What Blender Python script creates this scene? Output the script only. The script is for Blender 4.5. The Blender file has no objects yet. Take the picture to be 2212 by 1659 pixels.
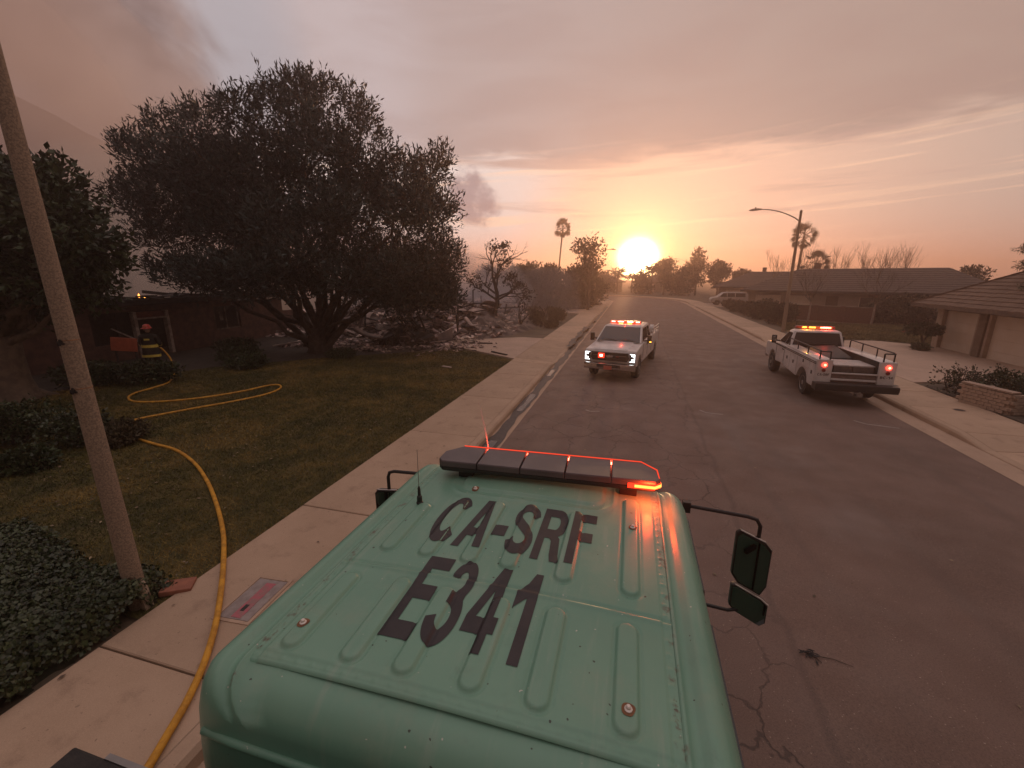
import bpy, bmesh, math, random
import numpy as np
from mathutils import Vector, Matrix, Euler

# ------------------------------------------------------------------ scene, camera, light
scene = bpy.context.scene
COL = scene.collection
R = math.radians
random.seed(7)

cam_data = bpy.data.cameras.new("camera")
cam = bpy.data.objects.new("camera", cam_data)
COL.objects.link(cam)
cam.location = (0, 0, 4.0)
cam.rotation_euler = (R(90 - 14.09), 0, R(15.28))
cam_data.sensor_width = 36.0
cam_data.lens = 36.0 * 930.0 / 2212.0
cam_data.clip_start = 0.05
cam_data.clip_end = 6000
scene.camera = cam

SUN_EL, SUN_AZ = 1.75, 0.4          # degrees; azimuth measured from +Y towards +X
S = Vector((math.sin(R(SUN_AZ)) * math.cos(R(SUN_EL)), math.cos(R(SUN_AZ)) * math.cos(R(SUN_EL)), math.sin(R(SUN_EL))))

scene.view_settings.view_transform = 'Standard'
scene.view_settings.look = 'None'
scene.view_settings.exposure = 0.0
scene.view_settings.gamma = 1.0
scene.view_settings.use_curve_mapping = False
scene.cycles.use_denoising = True
scene.cycles.max_bounces = 5
scene.cycles.diffuse_bounces = 2
scene.cycles.glossy_bounces = 3
scene.cycles.transmission_bounces = 3
scene.cycles.volume_bounces = 1
scene.cycles.transparent_max_bounces = 8
scene.cycles.sample_clamp_indirect = 4.0
scene.cycles.caustics_reflective = False
scene.cycles.caustics_refractive = False


def lin(r, g, b):
    def f(c):
        c /= 255.0
        return c / 12.92 if c <= 0.04045 else ((c + 0.055) / 1.055) ** 2.4
    return (f(r), f(g), f(b), 1.0)


class NT:
    """small helper that writes shader arithmetic as calls"""
    def __init__(self, tree):
        self.t = tree
        tree.nodes.clear()

    def n(self, typ, **kw):
        nd = self.t.nodes.new(typ)
        for k, v in kw.items():
            setattr(nd, k, v)
        return nd

    def put(self, sock, v):
        if hasattr(v, 'is_output'):
            self.t.links.new(v, sock)
        elif v is not None:
            sock.default_value = v

    def m(self, op, a, b=None, c=None, clamp=False):
        nd = self.n('ShaderNodeMath', operation=op, use_clamp=clamp)
        self.put(nd.inputs[0], a)
        if b is not None:
            self.put(nd.inputs[1], b)
        if c is not None:
            self.put(nd.inputs[2], c)
        return nd.outputs[0]

    def vm(self, op, a, b):
        nd = self.n('ShaderNodeVectorMath', operation=op)
        self.put(nd.inputs[0], a)
        self.put(nd.inputs[1], b)
        return nd.outputs['Value'] if op == 'DOT_PRODUCT' else nd.outputs[0]

    def ss(self, v, a, b, o0=0.0, o1=1.0, lin_=False):
        nd = self.n('ShaderNodeMapRange', interpolation_type='LINEAR' if lin_ else 'SMOOTHSTEP', clamp=True)
        self.put(nd.inputs[0], v)
        for i, x in enumerate((a, b, o0, o1)):
            self.put(nd.inputs[i + 1], x)
        return nd.outputs[0]

    def mix(self, fac, a, b, blend='MIX'):
        nd = self.n('ShaderNodeMix', data_type='RGBA', blend_type=blend)
        self.put(nd.inputs[0], fac)
        self.put(nd.inputs[6], a)
        self.put(nd.inputs[7], b)
        return nd.outputs[2]

    def noise(self, vec, scale, detail=3, rough=0.5, dist=0.0, color=False):
        nd = self.n('ShaderNodeTexNoise')
        self.put(nd.inputs['Vector'], vec)
        self.put(nd.inputs['Scale'], scale)
        self.put(nd.inputs['Detail'], detail)
        self.put(nd.inputs['Roughness'], rough)
        self.put(nd.inputs['Distortion'], dist)
        return nd.outputs['Color' if color else 'Fac']

    def xyz(self, x, y, z):
        nd = self.n('ShaderNodeCombineXYZ')
        for i, v in enumerate((x, y, z)):
            self.put(nd.inputs[i], v)
        return nd.outputs[0]

    def sep(self, v):
        nd = self.n('ShaderNodeSeparateXYZ')
        self.put(nd.inputs[0], v)
        return nd.outputs

    def ramp(self, fac, stops):
        nd = self.n('ShaderNodeValToRGB')
        cr = nd.color_ramp
        while len(cr.elements) < len(stops):
            cr.elements.new(0.5)
        for e, (p, c) in zip(cr.elements, stops):
            e.position = p
            e.color = c
        self.put(nd.inputs[0], fac)
        return nd.outputs[0]


# ------------------------------------------------------------------ the sky: smoke-filled dusk
world = bpy.data.worlds.new("World")
scene.world = world
world.use_nodes = True
w = NT(world.node_tree)
d = w.n('ShaderNodeTexCoord').outputs['Generated']
dx, dy, dz = w.sep(d)[0:3]
az = w.m('MULTIPLY', w.m('ARCTAN2', dx, dy), 57.2958)
el = w.m('MULTIPLY', w.m('ARCSINE', dz), 57.2958)
cosang = w.vm('DOT_PRODUCT', d, tuple(S))
ang = w.m('MULTIPLY', w.m('ARCCOSINE', w.m('MINIMUM', cosang, 1.0)), 57.2958)
flat = w.xyz(w.m('MULTIPLY', az, 0.03), w.m('MULTIPLY', el, 0.13), 0.0)      # clouds drawn out sideways
puff = w.xyz(w.m('MULTIPLY', az, 0.06), w.m('MULTIPLY', el, 0.07), 1.7)
n_flat = w.noise(flat, 1.6, 5, 0.55, 0.6)
n_puff = w.noise(puff, 1.5, 5, 0.55, 0.3)
n_big = w.noise(puff, 0.5, 2, 0.5)
# open evening sky above the smoke: bright peach low down, mauve grey smoke deck higher up
low = w.mix(w.ss(ang, 4.0, 42.0), lin(242, 198, 174), lin(184, 164, 154))
low = w.mix(w.ss(w.m('ADD', az, w.m('MULTIPLY', n_puff, 10.0)), 1.0, -14.0), low, lin(228, 212, 206))
low = w.mix(w.ss(el, 7.0, -1.0), low, w.mix(w.ss(ang, 6, 50), lin(236, 170, 142), lin(170, 144, 134)))
deck = w.mix(w.ss(az, -45.0, 40.0), lin(186, 168, 166), lin(170, 146, 136))
deck = w.mix(w.ss(w.m('ADD', az, w.m('MULTIPLY', n_puff, 8.0)), -18.0, -27.0), deck, lin(192, 176, 176))
deck = w.mix(w.m('MULTIPLY', w.ss(n_flat, 0.35, 0.7), 0.3), deck, lin(160, 132, 126))
deck_edge = w.m('ADD', w.m('ADD', 13.0, w.m('MULTIPLY', w.m('SUBTRACT', n_flat, 0.5), 5.0)),
                w.m('MULTIPLY', w.m('SUBTRACT', w.noise(flat, 5.0, 4, 0.6, 0.5), 0.5), 3.5))
col = w.mix(w.ss(w.m('SUBTRACT', el, deck_edge), -0.7, 1.3), low, deck)
streak = w.ss(w.noise(w.xyz(w.m('MULTIPLY', az, 0.018), w.m('MULTIPLY', w.m('SUBTRACT', el, w.m('MULTIPLY', az, 0.05)), 0.42), 4.2), 2.2, 4, 0.55, 0.4), 0.52, 0.72)
col = w.mix(w.m('MULTIPLY', streak, w.m('MULTIPLY', w.ss(el, 16.0, 11.0), w.m('MULTIPLY', w.ss(el, 2.0, 6.0), 0.85))), col, lin(255, 214, 182))
grey = w.ss(w.noise(w.xyz(w.m('MULTIPLY', az, 0.022), w.m('MULTIPLY', el, 0.3), 8.2), 2.0, 4, 0.55, 0.4), 0.53, 0.72)
col = w.mix(w.m('MULTIPLY', grey, w.m('MULTIPLY', w.ss(el, 19.0, 12.0), w.m('MULTIPLY', w.ss(el, 3.0, 8.0), 0.8))), col, lin(190, 160, 150))
# blue-grey gap on the left, then the brown smoke column in front of it
gapd = w.m('ADD', w.m('POWER', w.m('DIVIDE', w.m('ADD', az, 43.5), 5.2), 2.0), w.m('POWER', w.m('DIVIDE', w.m('SUBTRACT', el, 22.0), 9.0), 2.0))
col = w.mix(w.m('MULTIPLY', w.ss(w.m('ADD', gapd, w.m('MULTIPLY', n_puff, 0.8)), 2.2, 0.3), 0.6), col, lin(166, 164, 172))
plume_edge = w.m('ADD', w.m('ADD', az, 47.5), w.m('ADD', w.m('MULTIPLY', w.m('SUBTRACT', n_puff, 0.5), 16.0), w.m('MULTIPLY', w.m('SUBTRACT', el, 20.0), 0.5)))
brown = w.mix(w.ss(w.m('ADD', az, w.m('MULTIPLY', n_big, 14.0)), -62.0, -42.0), w.mix(w.ss(el, 22.0, 12.0), lin(126, 98, 88), lin(152, 114, 94)), lin(152, 130, 126))
billow = w.noise(puff, 3.0, 5, 0.55, 0.15)
brown = w.mix(w.m('MULTIPLY', w.ss(billow, 0.40, 0.66), 0.5), brown, lin(112, 92, 90))
brown = w.mix(w.m('MULTIPLY', w.ss(billow, 0.46, 0.30), 0.3), brown, lin(172, 142, 128))
col = w.mix(w.m('MULTIPLY', w.ss(plume_edge, 2.4, -2.6), w.ss(az, -175.0, -140.0)), col, brown)
# low bank of fire smoke on the left horizon and one dark puff beside the tree
bank = w.m('MULTIPLY', w.ss(w.m('SUBTRACT', w.m('ADD', w.m('MULTIPLY', w.m('ADD', az, 16.0), -0.32), w.m('MULTIPLY', w.m('SUBTRACT', n_puff, 0.4), 9.0)), el), -1.5, 3.0), w.ss(az, -15.0, -24.0))
col = w.mix(w.m('MULTIPLY', bank, w.m('MULTIPLY', 0.9, w.ss(az, -130.0, -90.0))), col, lin(150, 132, 136))
pd = w.m('ADD', w.m('POWER', w.m('DIVIDE', w.m('ADD', w.m('ADD', az, 20.2), w.m('MULTIPLY', w.m('SUBTRACT', el, 9.0), 0.25)), 2.9), 2.0),
         w.m('POWER', w.m('DIVIDE', w.m('SUBTRACT', el, 9.2), 3.0), 2.0))
pd = w.m('ADD', pd, w.m('MULTIPLY', w.m('SUBTRACT', w.noise(puff, 9.0, 4, 0.6), 0.5), 3.2))
col = w.mix(w.m('MULTIPLY', w.ss(pd, 1.7, 0.1), 0.85), col, lin(150, 132, 138))
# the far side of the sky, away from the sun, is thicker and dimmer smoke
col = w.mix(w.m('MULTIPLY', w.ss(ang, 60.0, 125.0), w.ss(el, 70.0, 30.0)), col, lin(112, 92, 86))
# overhead, out of view, the sky is brightened to lift the light on the ground
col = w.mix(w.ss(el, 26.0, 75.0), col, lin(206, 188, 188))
# sun and its aureole, seen through the smoke
core = w.m('MULTIPLY', w.m('EXPONENT', w.m('MULTIPLY', w.m('POWER', w.m('DIVIDE', ang, 1.45), 2.0), -1.0)), 60.0)
a1 = w.m('MULTIPLY', w.m('EXPONENT', w.m('DIVIDE', ang, -2.3)), 4.2)
a2 = w.m('MULTIPLY', w.m('EXPONENT', w.m('DIVIDE', ang, -8.0)), 0.40)


def scaled(c, f):
    nd = w.n('ShaderNodeVectorMath', operation='SCALE')
    w.put(nd.inputs[0], c)
    w.put(nd.inputs['Scale'], f)
    return nd.outputs[0]


glow = w.vm('ADD', w.vm('ADD', scaled((1.0, 0.80, 0.42), core), scaled((1.0, 0.62, 0.14), a1)), scaled((1.0, 0.45, 0.16), a2))
glow = scaled(glow, w.ss(el, -1.5, -0.3))
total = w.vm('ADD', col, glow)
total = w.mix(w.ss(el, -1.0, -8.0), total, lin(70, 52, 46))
sky = w.n('ShaderNodeTexSky', sky_type='NISHITA')
sky.sun_disc = False
sky.sun_elevation = R(SUN_EL)
sky.sun_rotation = R(SUN_AZ)
sky.air_density = 2.0
sky.dust_density = 6.0
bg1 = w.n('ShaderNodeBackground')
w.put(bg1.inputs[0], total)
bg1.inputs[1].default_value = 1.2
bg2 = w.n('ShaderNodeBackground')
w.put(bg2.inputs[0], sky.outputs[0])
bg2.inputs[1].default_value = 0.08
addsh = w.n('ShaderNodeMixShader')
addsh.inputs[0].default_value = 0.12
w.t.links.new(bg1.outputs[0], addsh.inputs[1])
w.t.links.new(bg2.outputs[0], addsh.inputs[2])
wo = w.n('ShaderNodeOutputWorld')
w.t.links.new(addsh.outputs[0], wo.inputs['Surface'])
world.cycles.sampling_method = 'MANUAL'
world.cycles.sample_map_resolution = 1024

sun_data = bpy.data.lights.new("sun", 'SUN')
sun_data.energy = 2.0
sun_data.angle = R(2.0)
sun_data.color = (1.0, 0.52, 0.24)
sun = bpy.data.objects.new("sun", sun_data)
COL.objects.link(sun)
sun.rotation_euler = S.to_track_quat('Z', 'Y').to_euler()
sun.location = (0, 60, 30)


# ------------------------------------------------------------------ object helpers
def tag(o, label=None, cat=None, group=None, kind=None):
    if label:
        o['label'] = label
    if cat:
        o['category'] = cat
    if group:
        o['group'] = group
    if kind:
        o['kind'] = kind
    return o


def thing(name, loc, label, cat, rz=0.0, group=None):
    o = bpy.data.objects.new(name, None)
    o.empty_display_size = 0.3
    COL.objects.link(o)
    o.location = loc
    o.rotation_euler = (0, 0, rz)
    return tag(o, label, cat, group)


def link(name, me, parent=None, loc=None, rot=None):
    o = bpy.data.objects.new(name, me)
    COL.objects.link(o)
    if parent:
        o.parent = parent
    if loc is not None:
        o.location = loc
    if rot is not None:
        o.rotation_euler = rot
    return o


def copy_tree(o, parent=None):
    c = o.copy()
    COL.objects.link(c)
    c.parent = parent
    for ch in list(o.children):
        copy_tree(ch, c)
    return c


class MB:
    """collects vertices and faces, then links them as one mesh object"""
    def __init__(self):
        self.v, self.f, self.mi = [], [], []
        self.cur = 0

    def add(self, vs, fs):
        b = len(self.v)
        self.v += [tuple(p) for p in vs]
        self.f += [tuple(i + b for i in f) for f in fs]
        self.mi += [self.cur] * len(fs)
        return self

    def box(self, c, s, rot=None):
        hx, hy, hz = s[0] / 2, s[1] / 2, s[2] / 2
        vs = [Vector((x, y, z)) for z in (-hz, hz) for y in (-hy, hy) for x in (-hx, hx)]
        if rot is not None:
            m = Euler(rot).to_matrix()
            vs = [m @ p for p in vs]
        c = Vector(c)
        return self.add([p + c for p in vs], [(0, 2, 3, 1), (4, 5, 7, 6), (0, 1, 5, 4), (2, 6, 7, 3), (0, 4, 6, 2), (1, 3, 7, 5)])

    def bar(self, a, b, wd, ht=None, up=(0, 0, 1)):
        a, b = Vector(a), Vector(b)
        ht = ht or wd
        t = (b - a).normalized()
        u = Vector(up)
        s = t.cross(u)
        if s.length < 1e-4:
            s = t.cross(Vector((1, 0, 0)))
        s.normalize()
        u = s.cross(t)
        vs = []
        for p in (a, b):
            for i, j in ((-1, -1), (1, -1), (1, 1), (-1, 1)):
                vs.append(p + s * (i * wd / 2) + u * (j * ht / 2))
        return self.add(vs, [(3, 2, 1, 0), (4, 5, 6, 7), (0, 1, 5, 4), (1, 2, 6, 5), (2, 3, 7, 6), (3, 0, 4, 7)])

    def tube(self, pts, rad, n=8, cap=True):
        pts = [Vector(p) for p in pts]
        k = len(pts)
        rads = rad if isinstance(rad, (list, tuple)) else [rad] * k
        vs, fs = [], []
        prev = None
        for i, p in enumerate(pts):
            t = (pts[min(i + 1, k - 1)] - pts[max(i - 1, 0)])
            if t.length < 1e-9:
                t = Vector((0, 0, 1))
            t.normalize()
            if prev is None:
                s = t.cross(Vector((0, 0, 1)))
                if s.length < 0.05:
                    s = t.cross(Vector((1, 0, 0)))
            else:
                s = prev - t * prev.dot(t)
                if s.length < 1e-4:
                    s = t.cross(Vector((1, 0.3, 0)))
            s.normalize()
            prev = s
            u = t.cross(s)
            for j in range(n):
                a = 2 * math.pi * j / n
                vs.append(p + (s * math.cos(a) + u * math.sin(a)) * rads[i])
        for i in range(k - 1):
            for j in range(n):
                j2 = (j + 1) % n
                fs.append((i * n + j, i * n + j2, (i + 1) * n + j2, (i + 1) * n + j))
        if cap:
            fs.append(tuple(range(n - 1, -1, -1)))
            fs.append(tuple((k - 1) * n + j for j in range(n)))
        return self.add(vs, fs)

    def lathe(self, prof, n=16, c=(0, 0, 0), axis='z', cap=True):
        vs, fs = [], []
        for r, h in prof:
            for j in range(n):
                a = 2 * math.pi * j / n
                q = (r * math.cos(a), r * math.sin(a), h)
                if axis == 'x':
                    q = (h, q[0], q[1])
                elif axis == 'y':
                    q = (q[0], h, q[1])
                vs.append((q[0] + c[0], q[1] + c[1], q[2] + c[2]))
        k = len(prof)
        for i in range(k - 1):
            for j in range(n):
                j2 = (j + 1) % n
                fs.append((i * n + j, i * n + j2, (i + 1) * n + j2, (i + 1) * n + j))
        if cap:
            fs.append(tuple(range(n - 1, -1, -1)))
            fs.append(tuple((k - 1) * n + j for j in range(n)))
        return self.add(vs, fs)

    def prism(self, poly, a, b, axis='x'):
        """poly: 2-D outline in the plane across axis; a, b: extent along axis"""
        def P(h, q):
            return {'x': (h, q[0], q[1]), 'y': (q[0], h, q[1]), 'z': (q[0], q[1], h)}[axis]
        n = len(poly)
        vs = [P(a, q) for q in poly] + [P(b, q) for q in poly]
        fs = [tuple(range(n - 1, -1, -1)), tuple(range(n, 2 * n))]
        fs += [(i, (i + 1) % n, n + (i + 1) % n, n + i) for i in range(n)]
        return self.add(vs, fs)

    def loft(self, rings, cap=True, closed=True):
        n = len(rings[0])
        vs = [p for r in rings for p in r]
        fs = []
        for i in range(len(rings) - 1):
            for j in range(n if closed else n - 1):
                j2 = (j + 1) % n
                fs.append((i * n + j, i * n + j2, (i + 1) * n + j2, (i + 1) * n + j))
        if cap:
            fs.append(tuple(range(n - 1, -1, -1)))
            fs.append(tuple((len(rings) - 1) * n + j for j in range(n)))
        return self.add(vs, fs)

    def mesh(self, name, mats, smooth=False, bevel=0.0, seg=2, angle=35, fix=True):
        me = bpy.data.meshes.new(name)
        me.from_pydata(self.v, [], self.f)
        mats = mats if isinstance(mats, (list, tuple)) else [mats]
        for m_ in mats:
            me.materials.append(m_)
        if len(mats) > 1:
            me.polygons.foreach_set('material_index', self.mi)
        if fix or bevel:
            bm = bmesh.new()
            bm.from_mesh(me)
            if fix:
                bmesh.ops.recalc_face_normals(bm, faces=bm.faces)
            if bevel:
                ed = [e for e in bm.edges if len(e.link_faces) == 2 and e.calc_face_angle(0) > R(angle)]
                bmesh.ops.bevel(bm, geom=ed, offset=bevel, segments=seg, affect='EDGES', clamp_overlap=True, profile=0.6)
            bm.to_mesh(me)
            bm.free()
        if smooth:
            me.polygons.foreach_set('use_smooth', [True] * len(me.polygons))
            if smooth != 'all':
                me.set_sharp_from_angle(angle=R(40))
        me.update()
        return me

    def obj(self, name, mats, parent=None, **kw):
        return link(name, self.mesh(name, mats, **kw), parent)


def np_mesh(name, verts, quads, mat, tris=False):
    me = bpy.data.meshes.new(name)
    verts = np.asarray(verts, dtype=np.float32)
    quads = np.asarray(quads, dtype=np.int32)
    k = quads.shape[1]
    me.vertices.add(len(verts))
    me.vertices.foreach_set('co', verts.ravel())
    me.loops.add(quads.size)
    me.loops.foreach_set('vertex_index', quads.ravel())
    me.polygons.add(len(quads))
    me.polygons.foreach_set('loop_start', np.arange(0, quads.size, k, dtype=np.int32))
    me.polygons.foreach_set('loop_total', np.full(len(quads), k, dtype=np.int32))
    me.materials.append(mat)
    me.update(calc_edges=True)
    return me


# ------------------------------------------------------------------ materials
MATS = {}


def mat(name, c1, c2=None, scale=4.0, rough=0.7, metal=0.0, bump=0.0, bscale=30.0, spec=0.5, island=0.0, detail=4, coat=0.0, ramp=(0.35, 0.65)):
    if name in MATS:
        return MATS[name]
    m_ = bpy.data.materials.new(name)
    m_.use_nodes = True
    t = NT(m_.node_tree)
    b = t.n('ShaderNodeBsdfPrincipled')
    o = t.n('ShaderNodeOutputMaterial')
    t.t.links.new(b.outputs[0], o.inputs[0])
    c1 = tuple(c1) + (1.0,) if len(c1) == 3 else c1
    colr = c1
    pos = t.n('ShaderNodeTexCoord').outputs['Object']
    if c2 is not None:
        c2 = tuple(c2) + (1.0,) if len(c2) == 3 else c2
        colr = t.mix(t.ss(t.noise(pos, scale, detail, 0.6), ramp[0], ramp[1]), c1, c2)
    if island:
        rnd = t.n('ShaderNodeNewGeometry').outputs['Random Per Island']
        hs = t.n('ShaderNodeHueSaturation')
        t.put(hs.inputs['Value'], t.m('ADD', 1.0 - island, t.m('MULTIPLY', rnd, 2 * island)))
        t.put(hs.inputs['Hue'], t.m('ADD', 0.5 - island * 0.03, t.m('MULTIPLY', t.m('FRACT', t.m('MULTIPLY', rnd, 7.3)), island * 0.06)))
        t.put(hs.inputs['Color'], colr)
        colr = hs.outputs[0]
    t.put(b.inputs['Base Color'], colr)
    t.put(b.inputs['Roughness'], rough)
    t.put(b.inputs['Metallic'], metal)
    t.put(b.inputs['Specular IOR Level'], spec)
    if coat:
        t.put(b.inputs['Coat Weight'], coat)
        t.put(b.inputs['Coat Roughness'], 0.12)
    if bump:
        bp = t.n('ShaderNodeBump')
        bp.inputs['Strength'].default_value = bump
        bp.inputs['Distance'].default_value = 0.02
        t.put(bp.inputs['Height'], t.noise(pos, bscale, 3, 0.6))
        t.t.links.new(bp.outputs[0], b.inputs['Normal'])
    MATS[name] = m_
    return m_


def emit(name, c, strength):
    if name in MATS:
        return MATS[name]
    m_ = bpy.data.materials.new(name)
    m_.use_nodes = True
    t = NT(m_.node_tree)
    e = t.n('ShaderNodeEmission')
    e.inputs[0].default_value = tuple(c) + (1.0,)
    e.inputs[1].default_value = strength
    o = t.n('ShaderNodeOutputMaterial')
    t.t.links.new(e.outputs[0], o.inputs[0])
    MATS[name] = m_
    return m_


def point_lamp(name, parent, loc, colr, watts, size=0.03):
    ld = bpy.data.lights.new(name, 'POINT')
    ld.energy = watts
    ld.color = colr
    ld.shadow_soft_size = size
    o = bpy.data.objects.new(name, ld)
    COL.objects.link(o)
    o.parent = parent
    o.location = loc
    return o


def volume_mat(name, color, density, aniso):
    m_ = bpy.data.materials.new(name)
    m_.use_nodes = True
    t = NT(m_.node_tree)
    p = t.n('ShaderNodeVolumePrincipled')
    p.inputs['Color'].default_value = tuple(color) + (1.0,)
    p.inputs['Density'].default_value = density
    p.inputs['Anisotropy'].default_value = aniso
    o = t.n('ShaderNodeOutputMaterial')
    t.t.links.new(p.outputs[0], o.inputs['Volume'])
    m_.cycles.homogeneous_volume = True
    return m_


def asphalt_material():
    m_ = bpy.data.materials.new("asphalt")
    m_.use_nodes = True
    t = NT(m_.node_tree)
    b = t.n('ShaderNodeBsdfPrincipled')
    o = t.n('ShaderNodeOutputMaterial')
    t.t.links.new(b.outputs[0], o.inputs[0])
    pos = t.n('ShaderNodeTexCoord').outputs['Object']
    px, py, pz = t.sep(pos)[0:3]
    warp = t.vm('ADD', pos, t.xyz(
        t.m('MULTIPLY', t.m('SUBTRACT', t.noise(pos, 1.3, 4, 0.6), 0.5), 0.9),
        t.m('MULTIPLY', t.m('SUBTRACT', t.noise(t.vm('ADD', pos, (31.0, 7.0, 3.0)), 1.3, 4, 0.6), 0.5), 0.9), 0.0))
    vor = t.n('ShaderNodeTexVoronoi', feature='DISTANCE_TO_EDGE', voronoi_dimensions='2D')
    t.put(vor.inputs['Vector'], warp)
    vor.inputs['Scale'].default_value = 1.15
    vor2 = t.n('ShaderNodeTexVoronoi', feature='DISTANCE_TO_EDGE', voronoi_dimensions='2D')
    t.put(vor2.inputs['Vector'], warp)
    vor2.inputs['Scale'].default_value = 0.33
    old = t.ss(t.m('ADD', px, t.m('MULTIPLY', t.noise(pos, 0.6, 2), 0.25)), 2.25, 2.0)      # the cracked half left of the paving joint
    patchy = t.ss(t.noise(pos, 0.35, 2), 0.36, 0.55)
    cr = t.m('MULTIPLY', t.ss(vor.outputs['Distance'], 0.026, 0.005), t.m('MULTIPLY', old, patchy))
    cr2 = t.m('MULTIPLY', t.ss(vor2.outputs['Distance'], 0.010, 0.003), t.m('ADD', 0.04, t.m('MULTIPLY', old, 0.4)))
    jw = t.m('ABSOLUTE', t.m('SUBTRACT', px, t.m('ADD', 1.95, t.m('MULTIPLY', t.m('SUBTRACT', t.noise(t.xyz(0.0, py, 0.0), 0.8, 4, 0.6), 0.5), 0.35))))
    joint = t.m('MULTIPLY', t.ss(jw, 0.075, 0.01), 0.42)
    crack = t.m('MAXIMUM', t.m('MAXIMUM', cr, cr2), joint)
    base = t.mix(t.ss(t.noise(pos, 0.5, 5, 0.6), 0.3, 0.7), (0.122, 0.078, 0.060, 1), (0.168, 0.108, 0.084, 1))
    base = t.mix(t.m('MULTIPLY', old, 0.30), base, (0.186, 0.124, 0.104, 1))
    agg = t.noise(pos, 70, 2, 0.7)
    base = t.mix(t.m('MULTIPLY', t.ss(agg, 0.35, 0.7), 0.5), base, (0.25, 0.165, 0.125, 1))
    base = t.mix(t.m('MULTIPLY', t.ss(agg, 0.45, 0.25), 0.55), base, (0.07, 0.054, 0.048, 1))
    base = t.mix(t.ss(t.noise(pos, 55, 0), 0.80, 0.86), base, (0.36, 0.28, 0.22, 1))
    # oily wheel-path darkening and long pale scuffs along the lane
    lane = t.noise(t.xyz(t.m('MULTIPLY', px, 1.6), t.m('MULTIPLY', py, 0.06), 0.0), 1.2, 4, 0.55)
    base = t.mix(t.m('MULTIPLY', t.ss(lane, 0.5, 0.7), 0.35), base, (0.115, 0.085, 0.072, 1))
    base = t.mix(t.m('MULTIPLY', t.ss(t.noise(t.vm('ADD', pos, (9.0, 4.0, 0.0)), 0.28, 4, 0.6), 0.55, 0.72), 0.4), base, (0.24, 0.20, 0.18, 1))
    colr = t.mix(t.m('MULTIPLY', crack, 0.58), base, (0.028, 0.022, 0.02, 1))
    t.put(b.inputs['Base Color'], colr)
    t.put(b.inputs['Roughness'], t.ss(t.noise(pos, 1.5, 3), 0.3, 0.7, 0.62, 0.82))
    bp = t.n('ShaderNodeBump')
    bp.inputs['Strength'].default_value = 0.6
    bp.inputs['Distance'].default_value = 0.012
    t.put(bp.inputs['Height'], t.m('SUBTRACT', t.m('MULTIPLY', agg, 0.7), t.m('MULTIPLY', crack, 1.2)))
    t.t.links.new(bp.outputs[0], b.inputs['Normal'])
    return m_


def concrete_material(name, c1, c2, dirt, spots=0.5):
    m_ = bpy.data.materials.new(name)
    m_.use_nodes = True
    t = NT(m_.node_tree)
    b = t.n('ShaderNodeBsdfPrincipled')
    o = t.n('ShaderNodeOutputMaterial')
    t.t.links.new(b.outputs[0], o.inputs[0])
    pos = t.n('ShaderNodeTexCoord').outputs['Object']
    base = t.mix(t.ss(t.noise(pos, 0.7, 5, 0.6), 0.3, 0.7), c1, c2)
    base = t.mix(t.m('MULTIPLY', t.ss(t.noise(t.vm('ADD', pos, (5.0, 1.0, 0.0)), 2.6, 5, 0.65), 0.52, 0.75), 0.6), base, dirt)
    base = t.mix(t.m('MULTIPLY', t.ss(t.noise(pos, 90, 2, 0.7), 0.35, 0.7), 0.3), base, tuple(min(1, x * 1.25) for x in c2[:3]) + (1,))
    base = t.mix(t.m('MULTIPLY', t.ss(t.noise(pos, 18, 2, 0.6), 0.68, 0.74), spots), base, tuple(x * 0.4 for x in dirt[:3]) + (1,))
    rnd = t.n('ShaderNodeObjectInfo').outputs['Random']
    hs = t.n('ShaderNodeHueSaturation')
    t.put(hs.inputs['Value'], t.ss(rnd, 0.0, 1.0, 0.88, 1.08, True))
    t.put(hs.inputs['Color'], base)
    t.put(b.inputs['Base Color'], hs.outputs[0])
    b.inputs['Roughness'].default_value = 0.8
    bp = t.n('ShaderNodeBump')
    bp.inputs['Strength'].default_value = 0.3
    bp.inputs['Distance'].default_value = 0.006
    t.put(bp.inputs['Height'], t.noise(pos, 60, 3, 0.7))
    t.t.links.new(bp.outputs[0], b.inputs['Normal'])
    return m_


def grass_material(name, cols, scale=0.45, island=0.45):
    m_ = bpy.data.materials.new(name)
    m_.use_nodes = True
    t = NT(m_.node_tree)
    b = t.n('ShaderNodeBsdfPrincipled')
    o = t.n('ShaderNodeOutputMaterial')
    t.t.links.new(b.outputs[0], o.inputs[0])
    pos = t.n('ShaderNodeTexCoord').outputs['Object']
    n1 = t.m('ADD', t.m('MULTIPLY', t.noise(pos, scale, 5, 0.62), 0.8), t.m('MULTIPLY', t.noise(pos, scale * 9, 3, 0.6), 0.35))
    colr = t.ramp(n1, [(0.47, cols[0]), (0.57, cols[1]), (0.68, cols[2])])
    rnd = t.n('ShaderNodeNewGeometry').outputs['Random Per Island']
    hs = t.n('ShaderNodeHueSaturation')
    t.put(hs.inputs['Value'], t.m('ADD', 1.0 - island, t.m('MULTIPLY', rnd, 2 * island)))
    t.put(hs.inputs['Color'], colr)
    t.put(b.inputs['Base Color'], hs.outputs[0])
    b.inputs['Roughness'].default_value = 0.75
    b.inputs['Specular IOR Level'].default_value = 0.25
    return m_


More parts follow.
